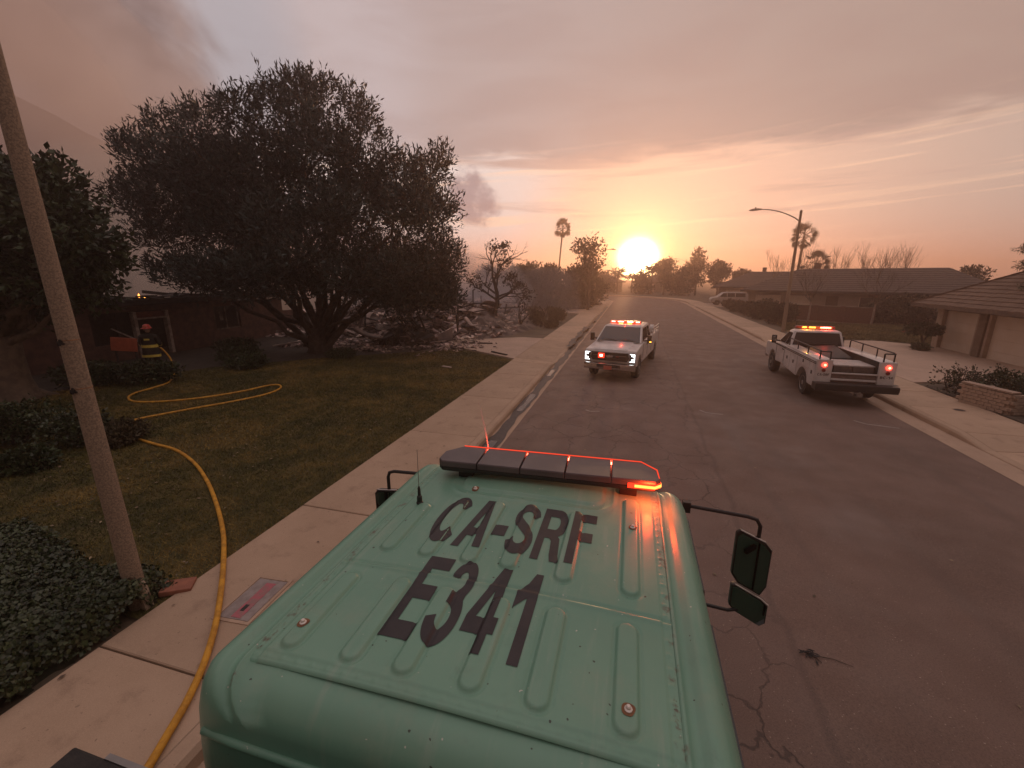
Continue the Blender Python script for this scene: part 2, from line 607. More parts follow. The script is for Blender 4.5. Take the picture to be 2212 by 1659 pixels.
M = {}
M['asphalt'] = asphalt_material()
M['concrete'] = concrete_material("pavement_concrete", (0.40, 0.280, 0.190, 1), (0.49, 0.35, 0.245, 1), (0.24, 0.16, 0.11, 1))
M['gutter'] = concrete_material("gutter_concrete", (0.37, 0.26, 0.185, 1), (0.47, 0.335, 0.24, 1), (0.22, 0.15, 0.11, 1))
M['drive'] = concrete_material("driveway_concrete", (0.44, 0.315, 0.235, 1), (0.54, 0.39, 0.295, 1), (0.30, 0.205, 0.15, 1), 0.8)
M['pole'] = mat("pole_concrete", (0.22, 0.165, 0.12), (0.36, 0.27, 0.195), 55, 0.85, bump=0.6, bscale=90, detail=2)
M['soil'] = mat("dry_soil", (0.055, 0.042, 0.032), (0.10, 0.078, 0.055), 1.5, 0.95, bump=0.5, bscale=12)
M['yard'] = mat("dry_yard_soil", (0.085, 0.066, 0.043), (0.14, 0.105, 0.07), 0.8, 0.95, bump=0.5, bscale=8)
M['lawn'] = grass_material("lawn_grass", [(0.052, 0.055, 0.012, 1), (0.105, 0.090, 0.020, 1), (0.24, 0.165, 0.045, 1)])
M['lawn_soil'] = mat("lawn_soil", (0.055, 0.050, 0.016), (0.11, 0.085, 0.028), 2.0, 0.95, bump=0.6, bscale=25)
M['dry_lawn'] = grass_material("dry_lawn_grass", [(0.085, 0.075, 0.03, 1), (0.13, 0.105, 0.042, 1), (0.19, 0.15, 0.065, 1)])
M['olive'] = mat("olive_leaves", (0.024, 0.040, 0.036), (0.050, 0.070, 0.062), 0.6, 0.55, island=0.55, spec=0.35)
M['leaf_dark'] = mat("dark_leaves", (0.022, 0.036, 0.012), (0.045, 0.062, 0.022), 0.8, 0.5, island=0.55, spec=0.4)
M['leaf_hedge'] = mat("hedge_leaves", (0.025, 0.038, 0.014), (0.045, 0.060, 0.022), 1.5, 0.45, island=0.6, spec=0.5)
M['leaf_dry'] = mat("dry_leaves", (0.05, 0.042, 0.022), (0.085, 0.066, 0.035), 1.2, 0.7, island=0.5, spec=0.3)
M['leaf_far'] = mat("distant_leaves", (0.030, 0.030, 0.019), (0.065, 0.058, 0.036), 0.5, 0.7, island=0.6, spec=0.2)
M['burnt_leaf'] = mat("scorched_leaves", (0.022, 0.022, 0.022), (0.045, 0.040, 0.037), 1.0, 0.8, island=0.5, spec=0.2)
M['bark'] = mat("bark", (0.045, 0.033, 0.025), (0.09, 0.066, 0.05), 6, 0.9, bump=0.8, bscale=18)
M['char'] = mat("charred_wood", (0.010, 0.009, 0.009), (0.032, 0.028, 0.026), 5, 0.85, bump=0.7, bscale=20)
M['bare'] = mat("bare_twigs", (0.075, 0.055, 0.045), (0.12, 0.09, 0.07), 5, 0.9)
M['palm_trunk'] = mat("palm_bark", (0.08, 0.06, 0.045), (0.14, 0.105, 0.08), 8, 0.9)
M['palm_leaf'] = mat("palm_fronds", (0.035, 0.036, 0.018), (0.07, 0.06, 0.03), 1, 0.6, island=0.4)
M['palm_dead'] = mat("dead_palm_fronds", (0.09, 0.065, 0.04), (0.13, 0.095, 0.06), 1, 0.8, island=0.4)
M['black'] = mat("black_plastic", (0.014, 0.013, 0.013), (0.022, 0.02, 0.019), 8, 0.45)
M['black_matt'] = mat("black_rubber_mat", (0.015, 0.014, 0.013), (0.03, 0.027, 0.024), 10, 0.75, bump=0.3, bscale=60)
M['tyre'] = mat("tyre_rubber", (0.014, 0.013, 0.013), (0.03, 0.027, 0.025), 6, 0.8)
M['white'] = mat("white_paint", (0.70, 0.67, 0.65), (0.58, 0.55, 0.53), 2.5, 0.32, coat=0.4)
M['chrome'] = mat("chrome", (0.62, 0.60, 0.58), (0.5, 0.48, 0.46), 4, 0.22, metal=1.0)
M['alu'] = mat("dull_aluminium", (0.35, 0.34, 0.33), (0.26, 0.25, 0.24), 6, 0.4, metal=0.9)
M['glass'] = mat("dark_glass", (0.02, 0.021, 0.023), None, rough=0.06, spec=0.7)
M['mirror'] = mat("mirror_glass", (0.17, 0.18, 0.18), None, rough=0.02, metal=1.0)
M['grille'] = mat("grille_black", (0.03, 0.028, 0.028), (0.045, 0.042, 0.04), 20, 0.4)
M['steel'] = mat("galvanised_steel", (0.20, 0.185, 0.17), (0.28, 0.26, 0.235), 12, 0.5, metal=0.6)
M['brickred'] = mat("dark_red_brick", (0.11, 0.048, 0.036), (0.16, 0.075, 0.055), 9, 0.9, bump=0.5, bscale=25)
M['stucco'] = mat("warm_stucco", (0.44, 0.33, 0.25), (0.52, 0.40, 0.30), 3, 0.9, bump=0.4, bscale=80)
M['trim'] = mat("brown_timber", (0.11, 0.075, 0.055), (0.16, 0.11, 0.08), 6, 0.8)
M['garage'] = mat("garage_door_paint", (0.80, 0.66, 0.52), (0.84, 0.71, 0.58), 2, 0.6)
M['tile'] = mat("brown_roof_tile", (0.135, 0.082, 0.055), (0.20, 0.125, 0.085), 3.5, 0.85, bump=0.6, bscale=30)
M['shingle'] = mat("dark_shingle", (0.075, 0.055, 0.048), (0.11, 0.082, 0.07), 5, 0.9, bump=0.5, bscale=25)
M['hose'] = mat("yellow_hose", (0.48, 0.22, 0.02), (0.72, 0.36, 0.03), 7, 0.6, bump=0.4, bscale=200)
M['lamp_red'] = emit("red_lamp", (1.0, 0.10, 0.05), 24.0)
M['lamp_amber'] = emit("amber_lamp", (1.0, 0.40, 0.04), 7.0)
M['lamp_hot'] = emit("hot_red_lamp", (1.0, 0.40, 0.07), 2.6)
M['lens_hot'] = emit("glowing_orange_red_lens", (1.0, 0.035, 0.012), 2.4)
M['lamp_white'] = emit("white_headlamp", (0.95, 0.98, 1.0), 4.0)
M['lens_red'] = emit("glowing_red_lens_rim", (1.0, 0.07, 0.03), 1.1)
M['tail'] = emit("red_tail_lamp", (1.0, 0.05, 0.03), 5.0)
M['tail_core'] = emit("tail_lamp_core", (1.0, 0.34, 0.16), 6.0)
M['ember'] = emit("flame", (1.0, 0.34, 0.06), 5.0)
M['reddull'] = mat("dull_red_lens", (0.22, 0.03, 0.025), None, rough=0.3)
M['rubble'] = mat("ash_rubble", (0.045, 0.036, 0.033), (0.54, 0.41, 0.36), 0.9, 0.9, island=0.85, ramp=(0.36, 0.62))
M['ash'] = mat("pale_ash_sheet", (0.56, 0.43, 0.37), (0.34, 0.26, 0.23), 2, 0.9, bump=0.6, bscale=8)
M['rust'] = mat("burnt_metal_sheet", (0.16, 0.10, 0.075), (0.06, 0.042, 0.036), 2, 0.7, metal=0.3, bump=0.5, bscale=10)
M['orange_board'] = mat("orange_board", (0.50, 0.115, 0.05), (0.40, 0.09, 0.04), 4, 0.7)
# ------------------------------------------------------------------ the street: swept along a centre line that bends left at its far end
CX = 2.42
PATH = [Vector((CX, y)) for y in np.arange(-40, 72.01, 2.0)]
BR = 17.0
for i in range(1, 19):
    a = R(90 * i / 18)
    PATH.append(Vector((CX - BR + BR * math.cos(a), 72 + BR * math.sin(a))))
for x in range(4, 420, 8):
    PATH.append(Vector((CX - BR - x, 72 + BR)))


def path_frames():
    out = []
    n = len(PATH)
    for i, p in enumerate(PATH):
        t = (PATH[min(i + 1, n - 1)] - PATH[max(i - 1, 0)]).normalized()
        out.append((p, Vector((t.y, -t.x))))          # right-hand normal
    return out


FR = path_frames()


def sweep(name, profile, mats, i0=0, i1=None, zfun=None):
    """profile: list of (offset, z)"""
    mb = MB()
    fr = FR[i0:i1]
    rows = []
    for p, nrm in fr:
        row = []
        for k, (o, z) in enumerate(profile):
            q = p + nrm * o
            zz = zfun(q, k, z) if zfun else z
            row.append((q.x, q.y, zz))
        rows.append(row)
    mb.loft(rows, cap=False, closed=False)
    me = mb.mesh(name, mats, fix=False)
    me.flip_normals() if me.polygons[0].normal.z < 0 else None
    return link(name, me)


g = MB()
g.add([(-430, -430, -0.12), (430, -430, -0.12), (430, 430, -0.12), (-430, 430, -0.12)], [(0, 1, 2, 3)])
tag(g.obj("ground", M['yard']), kind='structure')

tag(sweep("road", [(-5.26, 0.0), (-2.6, 0.035), (0, 0.05), (2.6, 0.035), (5.26, 0.0)], M['asphalt']), kind='structure')
tag(sweep("left_gutter", [(-5.70, 0.0), (-5.50, -0.012), (-5.24, 0.006)], M['gutter']), kind='structure')
tag(sweep("right_gutter", [(5.22, 0.006), (5.52, -0.010), (5.80, 0.0)], M['gutter']), kind='structure')

DIPS_L = [(19.9, 26.3), (46.5, 52.5)]
DIPS_R = [(5.5, 12.0), (18.5, 30.0), (62.5, 68.5)]


def curb_h(y, dips):
    h = 0.15
    for a, b in dips:
        t = min(max((y - (a - 1.0)) / 1.0, 0), 1) * min(max(((b + 1.0) - y) / 1.0, 0), 1)
        h = min(h, 0.15 - 0.12 * t)
    return h


def fine_sweep(name, prof_l, dips, mats, side):
    """straight part of a curb in short steps so that the driveway dips read; the bend follows the path"""
    ys = sorted(set([float(y) for y in np.arange(-40, 72.01, 0.5)]))
    rows = []
    for y in ys:
        h = curb_h(y, dips)
        rows.append([(CX + o, y, z * h / 0.15) for o, z in prof_l])
    for p, nrm in FR[57:]:
        rows.append([((p + nrm * o).x, (p + nrm * o).y, z) for o, z in prof_l])
    mb = MB()
    mb.loft(rows, cap=False, closed=False)
    me = mb.mesh(name, mats, fix=False)
    if me.polygons[2].normal.z < 0:
        me.flip_normals()
    return link(name, me)


tag(fine_sweep("left_curb", [(-5.68, -0.03), (-5.70, 0.10), (-5.74, 0.145), (-5.80, 0.15), (-5.88, 0.15)], DIPS_L, M['concrete'], -1), kind='structure')
tag(fine_sweep("right_curb", [(5.78, -0.03), (5.80, 0.10), (5.84, 0.145), (5.90, 0.15), (5.98, 0.15)], DIPS_R, M['concrete'], 1), kind='structure')


# pavements: slab by slab along the straight street, one strip round the bend
def slab_mesh(wd, ln, zc):
    g_ = 0.010
    mb = MB()
    x0, x1, y0, y1 = g_, wd - g_, g_, ln - g_
    c = 0.012
    top = [(x0 + c, y0 + c, zc[0]), (x1 - c, y0 + c, zc[1]), (x1 - c, y1 - c, zc[2]), (x0 + c, y1 - c, zc[3])]
    mid = [(x0, y0, zc[0] - c), (x1, y0, zc[1] - c), (x1, y1, zc[2] - c), (x0, y1, zc[3] - c)]
    bot = [(x0, y0, -0.16), (x1, y0, -0.16), (x1, y1, -0.16), (x0, y1, -0.16)]
    mb.loft([bot, mid, top])
    return mb.mesh("slab", M['concrete'])


def pavement(name, x_in, x_out, breaks, dips, flip):
    """x_in is the edge at the curb"""
    root = bpy.data.objects.new(name, None)
    COL.objects.link(root)
    tag(root, kind='structure')
    bed = MB()
    lo, hi = min(x_in, x_out), max(x_in, x_out)
    bed.box(((lo + hi) / 2, 16, -0.03), (hi - lo, 112, 0.05))
    bed.obj("bed", M['soil'], root)
    cache = {}
    for y0, y1 in zip(breaks[:-1], breaks[1:]):
        a_, b_ = curb_h(y0, dips) - 0.15, curb_h(y1, dips) - 0.15
        key = (round(y1 - y0, 3), round(a_, 3), round(b_, 3))
        if key not in cache:
            zc = (0.004, a_, b_, 0.004) if flip else (a_, 0.004, 0.004, b_)
            cache[key] = slab_mesh(hi - lo, y1 - y0, zc)
        o = link("slab", cache[key], root, (lo, y0, 0.148 + random.uniform(-0.004, 0.004)))
    return root


BL = [-40 + 3.5 * i for i in range(11)] + [-1.0, 2.5, 5.54, 9.4, 12.9, 16.4, 18.9, 19.9, 23.1, 26.3, 27.3, 30.7, 34.1, 37.5, 40.9, 44.3, 45.5, 46.5, 49.5, 52.5, 53.5, 57, 60.5, 64, 67.5, 71]
pavement("left_pavement", -3.46, -5.28, BL, DIPS_L, True)
BRK = [-40 + 3.4 * i for i in range(13)] + [4.5, 5.5, 8.8, 12.0, 13.0, 15.4, 17.5, 18.5, 22.3, 26.2, 30.0, 31.0] + [34.2 + 3.1 * i for i in range(9)] + [61.5, 62.5, 65.5, 68.5, 69.5, 72]
BRK = sorted(set(round(b, 2) for b in BRK))
pavement("right_pavement", 8.40, 10.35, BRK, DIPS_R, False)
tag(sweep("bend_pavement", [(-7.7, 0.15), (-5.88, 0.15)], M['concrete'], 56), kind='structure')
tag(sweep("bend_pavement_outer", [(5.98, 0.15), (7.93, 0.15)], M['concrete'], 56), kind='structure')


def sheet(name, pts, z, m_, kind='structure', thick=None, parent=None):
    mb = MB()
    mb.add([(x, y, z) for x, y in pts], [tuple(range(len(pts)))])
    me = mb.mesh(name, m_, fix=False)
    bm = bmesh.new()
    bm.from_mesh(me)
    if thick:
        r_ = bmesh.ops.extrude_face_region(bm, geom=bm.faces[:])
        for v in [e for e in r_['geom'] if isinstance(e, bmesh.types.BMVert)]:
            v.co.z -= thick
        bmesh.ops.recalc_face_normals(bm, faces=bm.faces)
    bmesh.ops.triangulate(bm, faces=[f for f in bm.faces if len(f.verts) > 4])
    if not thick:
        for f in bm.faces:
            if f.normal.z < 0:
                f.normal_flip()
    bm.to_mesh(me)
    bm.free()
    o = link(name, me, parent)
    return tag(o, kind=kind) if kind else o


inner = [(p + n_ * -7.7).to_tuple() for p, n_ in FR]
outer = [(p + n_ * 7.93).to_tuple() for p, n_ in FR]
sheet("left_yard", inner + [(-420, -40)], 0.10, M['yard'])
sheet("right_yard", outer + [(-420, 420), (420, 420), (420, -40)], 0.10, M['yard'])
# driveway slabs running back from the pavements
sheet("left_driveway", [(-5.28, 19.7), (-5.28, 26.8), (-6.6, 27.1), (-9.9, 25.0), (-12.4, 24.4), (-12.4, 22.4), (-8.9, 22.0)], 0.150, M['drive'], thick=0.05)
sheet("right_driveway", [(10.35, 19.0), (16.75, 21.6), (16.75, 29.2), (14.6, 31.2), (10.35, 30.4)], 0.150, M['drive'], thick=0.05)
sheet("garage_apron", [(13.2, 14.0), (16.75, 14.0), (16.75, 21.6), (13.0, 20.1)], 0.150, M['drive'], thick=0.05)
sheet("far_driveway", [(-5.28, 46.5), (-5.28, 52.5), (-13, 53), (-13, 48)], 0.150, M['drive'], thick=0.05)
sheet("far_right_driveway", [(10.35, 62), (16, 62), (16, 69), (10.35, 69)], 0.150, M['drive'], thick=0.05)
sheet("left_lawn", [(-5.28, 2.9), (-5.28, 19.4), (-8.7, 21.6), (-11.6, 19.6), (-14.4, 17.3), (-17.5, 14.2), (-19.5, 8), (-19, -6), (-8.5, -6), (-8.5, 1.6), (-7.4, 2.9)], 0.125, M['lawn_soil'])
sheet("right_lawn", [(10.6, 31.4), (14.8, 31.6), (17.5, 30.2), (24, 32), (24, 42), (18, 42), (12.5, 44), (11.0, 36)], 0.125, M['dry_lawn'])
sheet("planting_bed", [(10.45, 14.3), (12.8, 14.3), (12.8, 19.4), (10.45, 18.6)], 0.135, M['soil'])

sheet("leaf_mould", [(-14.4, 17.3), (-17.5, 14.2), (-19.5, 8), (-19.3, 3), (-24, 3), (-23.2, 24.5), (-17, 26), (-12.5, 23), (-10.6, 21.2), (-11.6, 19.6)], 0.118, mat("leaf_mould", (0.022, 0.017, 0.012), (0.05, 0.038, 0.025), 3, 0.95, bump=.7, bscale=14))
# standing water and soot left in the left gutter
pw = mat("gutter_water", (0.018, 0.015, 0.014), (0.03, 0.025, 0.022), 5, 0.07, spec=0.6)
mud = mat("wet_soot", (0.03, 0.024, 0.022), (0.055, 0.045, 0.04), 6, 0.45, bump=0.6, bscale=20)


def ragged(x0, x1, y0, y1, step=0.5, jit=0.05):
    ys = np.arange(y0, y1 + 1e-6, step)
    a_ = random.uniform(0, 6)
    wv = lambda y, s_: jit * (.55 * math.sin(y * 1.7 + a_ * s_) + .35 * math.sin(y * 4.3 + s_ * 2) + .25 * random.uniform(-1, 1))
    L_ = [(x0 + wv(y, 1.0), y) for y in ys]
    R_ = [(x1 + wv(y, 2.3), y) for y in ys[::-1]]
    return L_ + R_


sheet("soot_streak", ragged(-3.24, -2.93, 2, 60, 0.2, 0.07), 0.011, mud)
sheet("soot_streak", ragged(-3.42, -3.12, 24, 34, 0.2, 0.10), 0.158, mud)
for y0, y1 in ((8.6, 9.7), (12.1, 14.2), (17.0, 18.4), (32, 34.5), (38, 40)):
    sheet("water", ragged(-3.17, -3.00, y0, y1, 0.25, 0.035), 0.016, pw)

# ------------------------------------------------------------------ grass blades on the two lawns
rng = np.random.default_rng(3)


def in_poly(pts, poly):
    x, y = pts[:, 0], pts[:, 1]
    ins = np.zeros(len(pts), bool)
    n = len(poly)
    j = n - 1
    for i in range(n):
        xi, yi = poly[i]
        xj, yj = poly[j]
        c = ((yi > y) != (yj > y)) & (x < (xj - xi) * (y - yi) / (yj - yi + 1e-12) + xi)
        ins ^= c
        j = i
    return ins


def grass(name, poly, n, z, hgt, wid, m_, label, bias=None):
    poly = np.array(poly)
    lo, hi = poly.min(0), poly.max(0)
    pts = rng.uniform(lo, hi, (n * 3, 2))
    pts = pts[in_poly(pts, poly)]
    if bias is not None:
        dist = np.hypot(pts[:, 0], pts[:, 1])
        pts = pts[rng.random(len(pts)) < np.clip(bias / dist, 0.18, 1) ** 1.3]
    pts = pts[:n]
    k = len(pts)
    dist = np.hypot(pts[:, 0], pts[:, 1])
    sc = np.clip(dist / 8.0, 0.8, 2.0)
    a = rng.uniform(0, 6.283, k)
    h = hgt * rng.uniform(0.5, 1.4, k) * (0.7 + 0.3 * sc)
    wv = wid * sc * rng.uniform(0.7, 1.3, k)
    lean = rng.normal(0, 0.9, (k, 2)) * h[:, None]
    b = np.stack([pts[:, 0], pts[:, 1], np.full(k, z)], 1)
    s = np.stack([np.cos(a) * wv, np.sin(a) * wv, np.zeros(k)], 1)
    tip = b + np.concatenate([lean, h[:, None]], 1)
    V = np.stack([b - s, b + s, tip], 1).reshape(-1, 3)
    F = np.arange(k * 3).reshape(-1, 3)
    o = link(name, np_mesh(name, V, F, m_))
    tag(o, label, None, None, 'stuff')
    return o


LAWN_L = [(-5.25, 2.9), (-5.25, 19.4), (-8.7, 21.6), (-11.6, 19.6), (-14.4, 17.3), (-17.5, 14.2), (-19.5, 8), (-19, -3), (-8.5, -3), (-8.5, 1.6), (-7.4, 2.9)]
grass("lawn_grass", LAWN_L, 360000, 0.12, 0.040, 0.0055, M['lawn'], "short dull green and straw coloured grass on the front lawn", 7.0)
grass("dry_lawn_grass", [(10.6, 31.4), (14.8, 31.6), (17.5, 30.2), (24, 32), (24, 42), (18, 42), (12.5, 44), (11.0, 36)], 45000, 0.12, 0.07, 0.012, M['dry_lawn'], "dry yellowish grass on the lawn across the street")
# fallen leaves and ash flakes
k = 900
pts = np.concatenate([rng.uniform((-16, 3), (-5.5, 19), (k, 2)), rng.uniform((-5.2, 2), (-3.5, 40), (160, 2)), rng.uniform((-2.7, 3), (7.5, 40), (200, 2))])
zz = np.where(pts[:, 0] > -2.8, 0.055, np.where(pts[:, 0] > -5.3, 0.162, 0.165))
a = rng.uniform(0, 6.28, len(pts))
sz = rng.uniform(0.012, 0.04, len(pts))
c, s_ = np.cos(a) * sz, np.sin(a) * sz
V = np.stack([np.stack([pts[:, 0] - c, pts[:, 1] - s_, zz], 1), np.stack([pts[:, 0] + s_ * .5, pts[:, 1] - c * .5, zz + .006], 1),
              np.stack([pts[:, 0] + c, pts[:, 1] + s_, zz + .003], 1), np.stack([pts[:, 0] - s_ * .5, pts[:, 1] + c * .5, zz + .008], 1)], 1).reshape(-1, 3)
fl = link("fallen_leaves", np_mesh("fallen_leaves", V, np.arange(len(V)).reshape(-1, 4),
          mat("litter", (0.30, 0.22, 0.14), (0.10, 0.075, 0.05), 3, 0.8, island=0.5)))
tag(fl, "scattered dry leaves and ash flakes on lawn and pavement", kind='stuff')

# hills far to the left, beyond the haze
hm = mat("hazed_hill", (0.27, 0.215, 0.215), (0.30, 0.235, 0.23), 0.004, 1.0)  # distance haze is put into the hill colour
hb = MB()
prof = [(-1500, 480, 0), (-1400, 520, 420), (-1250, 580, 372), (-1146, 620, 335), (-1123, 626, 326), (-1058, 644, 292), (-1010, 655, 268), (-968, 668, 246), (-898, 687, 214),
        (-829, 706, 170), (-740, 735, 128), (-640, 770, 90), (-540, 800, 64), (-420, 830, 40), (-300, 860, 22), (-150, 880, 8), (0, 900, 0)]
front = [(x * 0.93 + 20, y * 0.93, 0) for x, y, z in prof]
midr = [(x * 0.965, y * 0.965, z * 0.5 + 6 * math.sin(i * 2.1)) for i, (x, y, z) in enumerate(prof)]
top = [(x, y, z + 3 * math.sin(i * 1.7)) for i, (x, y, z) in enumerate(prof)]
back = [(x * 1.15, y * 1.15, 0) for x, y, z in prof]
hb.loft([front, midr, top, back], cap=False, closed=False)
tag(hb.obj("hills", hm, smooth='all'), kind='structure')
# ------------------------------------------------------------------ the pale green fire engine in the foreground
ECX = -0.507


def engine_paint():
    m_ = bpy.data.materials.new("pale_green_paint")
    m_.use_nodes = True
    t = NT(m_.node_tree)
    b = t.n('ShaderNodeBsdfPrincipled')
    o = t.n('ShaderNodeOutputMaterial')
    t.t.links.new(b.outputs[0], o.inputs[0])
    pos = t.n('ShaderNodeTexCoord').outputs['Object']
    px, py, pz = t.sep(pos)[0:3]
    base = t.mix(t.ss(t.noise(pos, 1.6, 5, 0.6), 0.3, 0.7), (0.150, 0.315, 0.230, 1), (0.180, 0.355, 0.258, 1))
    base = t.mix(t.m('MULTIPLY', t.ss(t.noise(t.vm('ADD', pos, (3., 8., 1.)), 3.5, 6, 0.7), 0.48, 0.72), 0.6), base, (0.23, 0.34, 0.25, 1))
    base = t.mix(t.m('MULTIPLY', t.ss(t.noise(t.xyz(t.m('MULTIPLY', px, 9.0), t.m('MULTIPLY', py, 0.8), pz), 2.0, 5, 0.65), 0.52, 0.72), 0.38), base, (0.31, 0.40, 0.32, 1))
    base = t.mix(t.m('MULTIPLY', t.ss(t.noise(t.vm('ADD', pos, (6., 1., 2.)), 9.0, 6, 0.75), 0.55, 0.8), 0.35), base, (0.10, 0.20, 0.15, 1))
    # grit and chips
    base = t.mix(t.ss(t.noise(pos, 42, 1, 0.5), 0.775, 0.79), base, (0.05, 0.07, 0.05, 1))
    base = t.mix(t.ss(t.noise(t.vm('ADD', pos, (2., 2., 5.)), 55, 1, 0.5), 0.79, 0.80), base, (0.55, 0.58, 0.5, 1))
    # soot and rust worked into the roof gutters
    side = t.m('ABSOLUTE', t.m('SUBTRACT', px, ECX))
    seam = t.m('MULTIPLY', t.ss(t.m('ABSOLUTE', t.m('SUBTRACT', side, 0.728)), 0.028, 0.008), t.ss(pz, 2.62, 2.66))
    base = t.mix(t.m('MULTIPLY', seam, t.ss(t.noise(t.xyz(t.m('MULTIPLY', px, 20.0), t.m('MULTIPLY', py, 14.0), 0.0), 1.0, 4, 0.7), 0.52, 0.68)), base, (0.13, 0.12, 0.085, 1))
    t.put(b.inputs['Base Color'], base)
    t.put(b.inputs['Roughness'], t.ss(t.noise(pos, 4, 4, 0.6), 0.3, 0.7, 0.30, 0.46))
    b.inputs['Specular IOR Level'].default_value = 0.5
    bp = t.n('ShaderNodeBump')
    bp.inputs['Strength'].default_value = 0.08
    bp.inputs['Distance'].default_value = 0.01
    t.put(bp.inputs['Height'], t.noise(pos, 6, 3, 0.5))
    t.t.links.new(bp.outputs[0], b.inputs['Normal'])
    return m_


M['green'] = engine_paint()
M['letter'] = mat("dark_lettering", (0.020, 0.016, 0.018), (0.032, 0.026, 0.028), 9, 0.5)
M['bar_top'] = mat("smoked_lightbar_cover", (0.085, 0.068, 0.072), (0.115, 0.092, 0.094), 4, 0.42, spec=0.5)
M['bolt'] = mat("pale_bolt", (0.72, 0.66, 0.60), None, rough=0.35, metal=0.3)
M['rusty'] = mat("rust_stain", (0.17, 0.075, 0.04), (0.24, 0.12, 0.06), 30, 0.9)

engine = thing("fire_engine", (0, 0, 0), "pale green fire engine with E341 on its cab roof, at the bottom of the picture", "fire engine")
K = 0.8667


def sstep(v, a, b):
    t = np.clip((v - a) / (b - a), 0, 1)
    return t * t * (3 - 2 * t)


RIBS = [(-1.31, 1.18, 1.66), (-1.02, 1.18, 1.68), (-0.78, 1.18, 1.67), (-0.50, 1.18, 1.67), (-0.24, 1.18, 1.68), (0.075, 1.18, 1.68),
        (-1.26, 1.87, 2.40), (-1.02, 1.87, 2.50), (-0.77, 1.87, 2.52), (-0.55, 1.88, 2.54), (-0.25, 1.86, 2.54), (0.085, 1.86, 2.82)]


def roof_z(x, y):
    x, y = np.asarray(x, float), np.asarray(y, float)
    u = (x - ECX) / 0.7365
    z = 2.682 + 0.020 * (1 - u * u) + 0.006 * np.sin((y - 1.0) / 1.7 * math.pi)
    for rx, y0, y1 in RIBS:
        rx, y0, y1 = rx * K, y0 * K + 0.04, y1 * K - 0.04
        dy = np.maximum(np.maximum(y0 - y, y - y1), 0)
        dd = np.hypot(x - rx, dy)
        z = z + 0.0115 * (1 - sstep(dd, 0.031, 0.043))
        z = z - 0.0040 * np.exp(-((dd - 0.047) / 0.006) ** 2)
    z = z - 0.006 * np.exp(-((y - 1.524) / 0.007) ** 2) + 0.006 * np.exp(-((y - 1.502) / 0.010) ** 2)      # cross seam
    # raised pad under the lightbar
    qx, qy = np.abs(x + 0.53) - 0.46, np.abs(y - 2.62) - 0.33
    dd = np.hypot(np.maximum(qx + 0.10, 0), np.maximum(qy + 0.10, 0)) - 0.10 + np.minimum(np.maximum(qx + .1, qy + .1), 0)
    z = z + 0.013 * (1 - sstep(dd, -0.03, 0.0)) + 0.005 * np.exp(-((dd - 0.045) / 0.014) ** 2)
    z = z - 0.016 * (1 - sstep(y, 0.961, 0.966))
    # flanges along the sides and the rear with their rivets
    e = np.abs(u)
    z = z - 0.005 * sstep(e, 0.948, 0.956)
    z = z - 0.005 * (1 - sstep(y, 1.000, 1.006)) - 0.004 * np.exp(-((y - 0.972) / 0.005) ** 2)
    ry = np.round(y / 0.062) * 0.062
    z = z + 0.003 * np.exp(-(((e - 0.972) * 0.7365) ** 2 + (y - ry) ** 2) / 0.008 ** 2)
    rx = np.round(x / 0.062) * 0.062
    z = z + 0.003 * np.exp(-((y - 0.988) ** 2 + (x - rx) ** 2) / 0.008 ** 2)
    return z


nx, ny = 270, 300
gx, gy = np.meshgrid(np.linspace(ECX - 0.7365, ECX + 0.7365, nx), np.linspace(0.962, 2.70, ny))
V = np.stack([gx.ravel(), gy.ravel(), roof_z(gx, gy).ravel()], 1)
I = np.arange(nx * ny).reshape(ny, nx)
F = np.stack([I[:-1, :-1], I[:-1, 1:], I[1:, 1:], I[1:, :-1]], -1).reshape(-1, 4)
me = np_mesh("roof_panel", V, F, M['green'])
me.polygons.foreach_set('use_smooth', [True] * len(me.polygons))
link("roof_panel", me, engine)

# cab shell: one loft from the rounded rear wall to the raked front
HALF = [(0.0, 2.672), (0.60, 2.668), (0.728, 2.66), (0.741, 2.682), (0.750, 2.684), (0.756, 2.668), (0.792, 2.664), (0.806, 2.684), (0.842, 2.682), (0.874, 2.658),
        (0.902, 2.612), (0.926, 2.54), (0.946, 2.42), (0.962, 2.24), (0.975, 1.98), (0.985, 1.6), (0.985, 1.2), (0.97, 0.92), (0.93, 0.78), (0.0, 0.78)]


def cab_ring(y, inset=0.0, shear=0.0):
    ring = []
    pts_ = [(x, z) for x, z in HALF] + [(-x, z) for x, z in HALF[-2:0:-1]]
    for x, z in pts_:
        xx, zz = x * (1 - inset), 1.7 + (z - 1.7) * (1 - inset)
        ring.append((ECX + xx, y + shear * (2.68 - zz), zz))
    return ring


rings = []
for phi in (90, 75, 60, 45, 30, 15):
    r_ = 0.13
    rings.append(cab_ring(0.965 - r_ * math.sin(R(phi)), r_ * (1 - math.cos(R(phi)))))
rings.append(cab_ring(0.965))
rings.append(cab_ring(2.56))
for phi in (20, 45, 70, 90):
    r_ = 0.16
    rings.append(cab_ring(2.56 + r_ * math.sin(R(phi)), r_ * 0.6 * (1 - math.cos(R(phi))), 0.32 * math.sin(R(phi))))
mb = MB()
mb.loft(rings)
link("cab_shell", mb.mesh("cab_shell", M['green'], smooth='all'), engine)
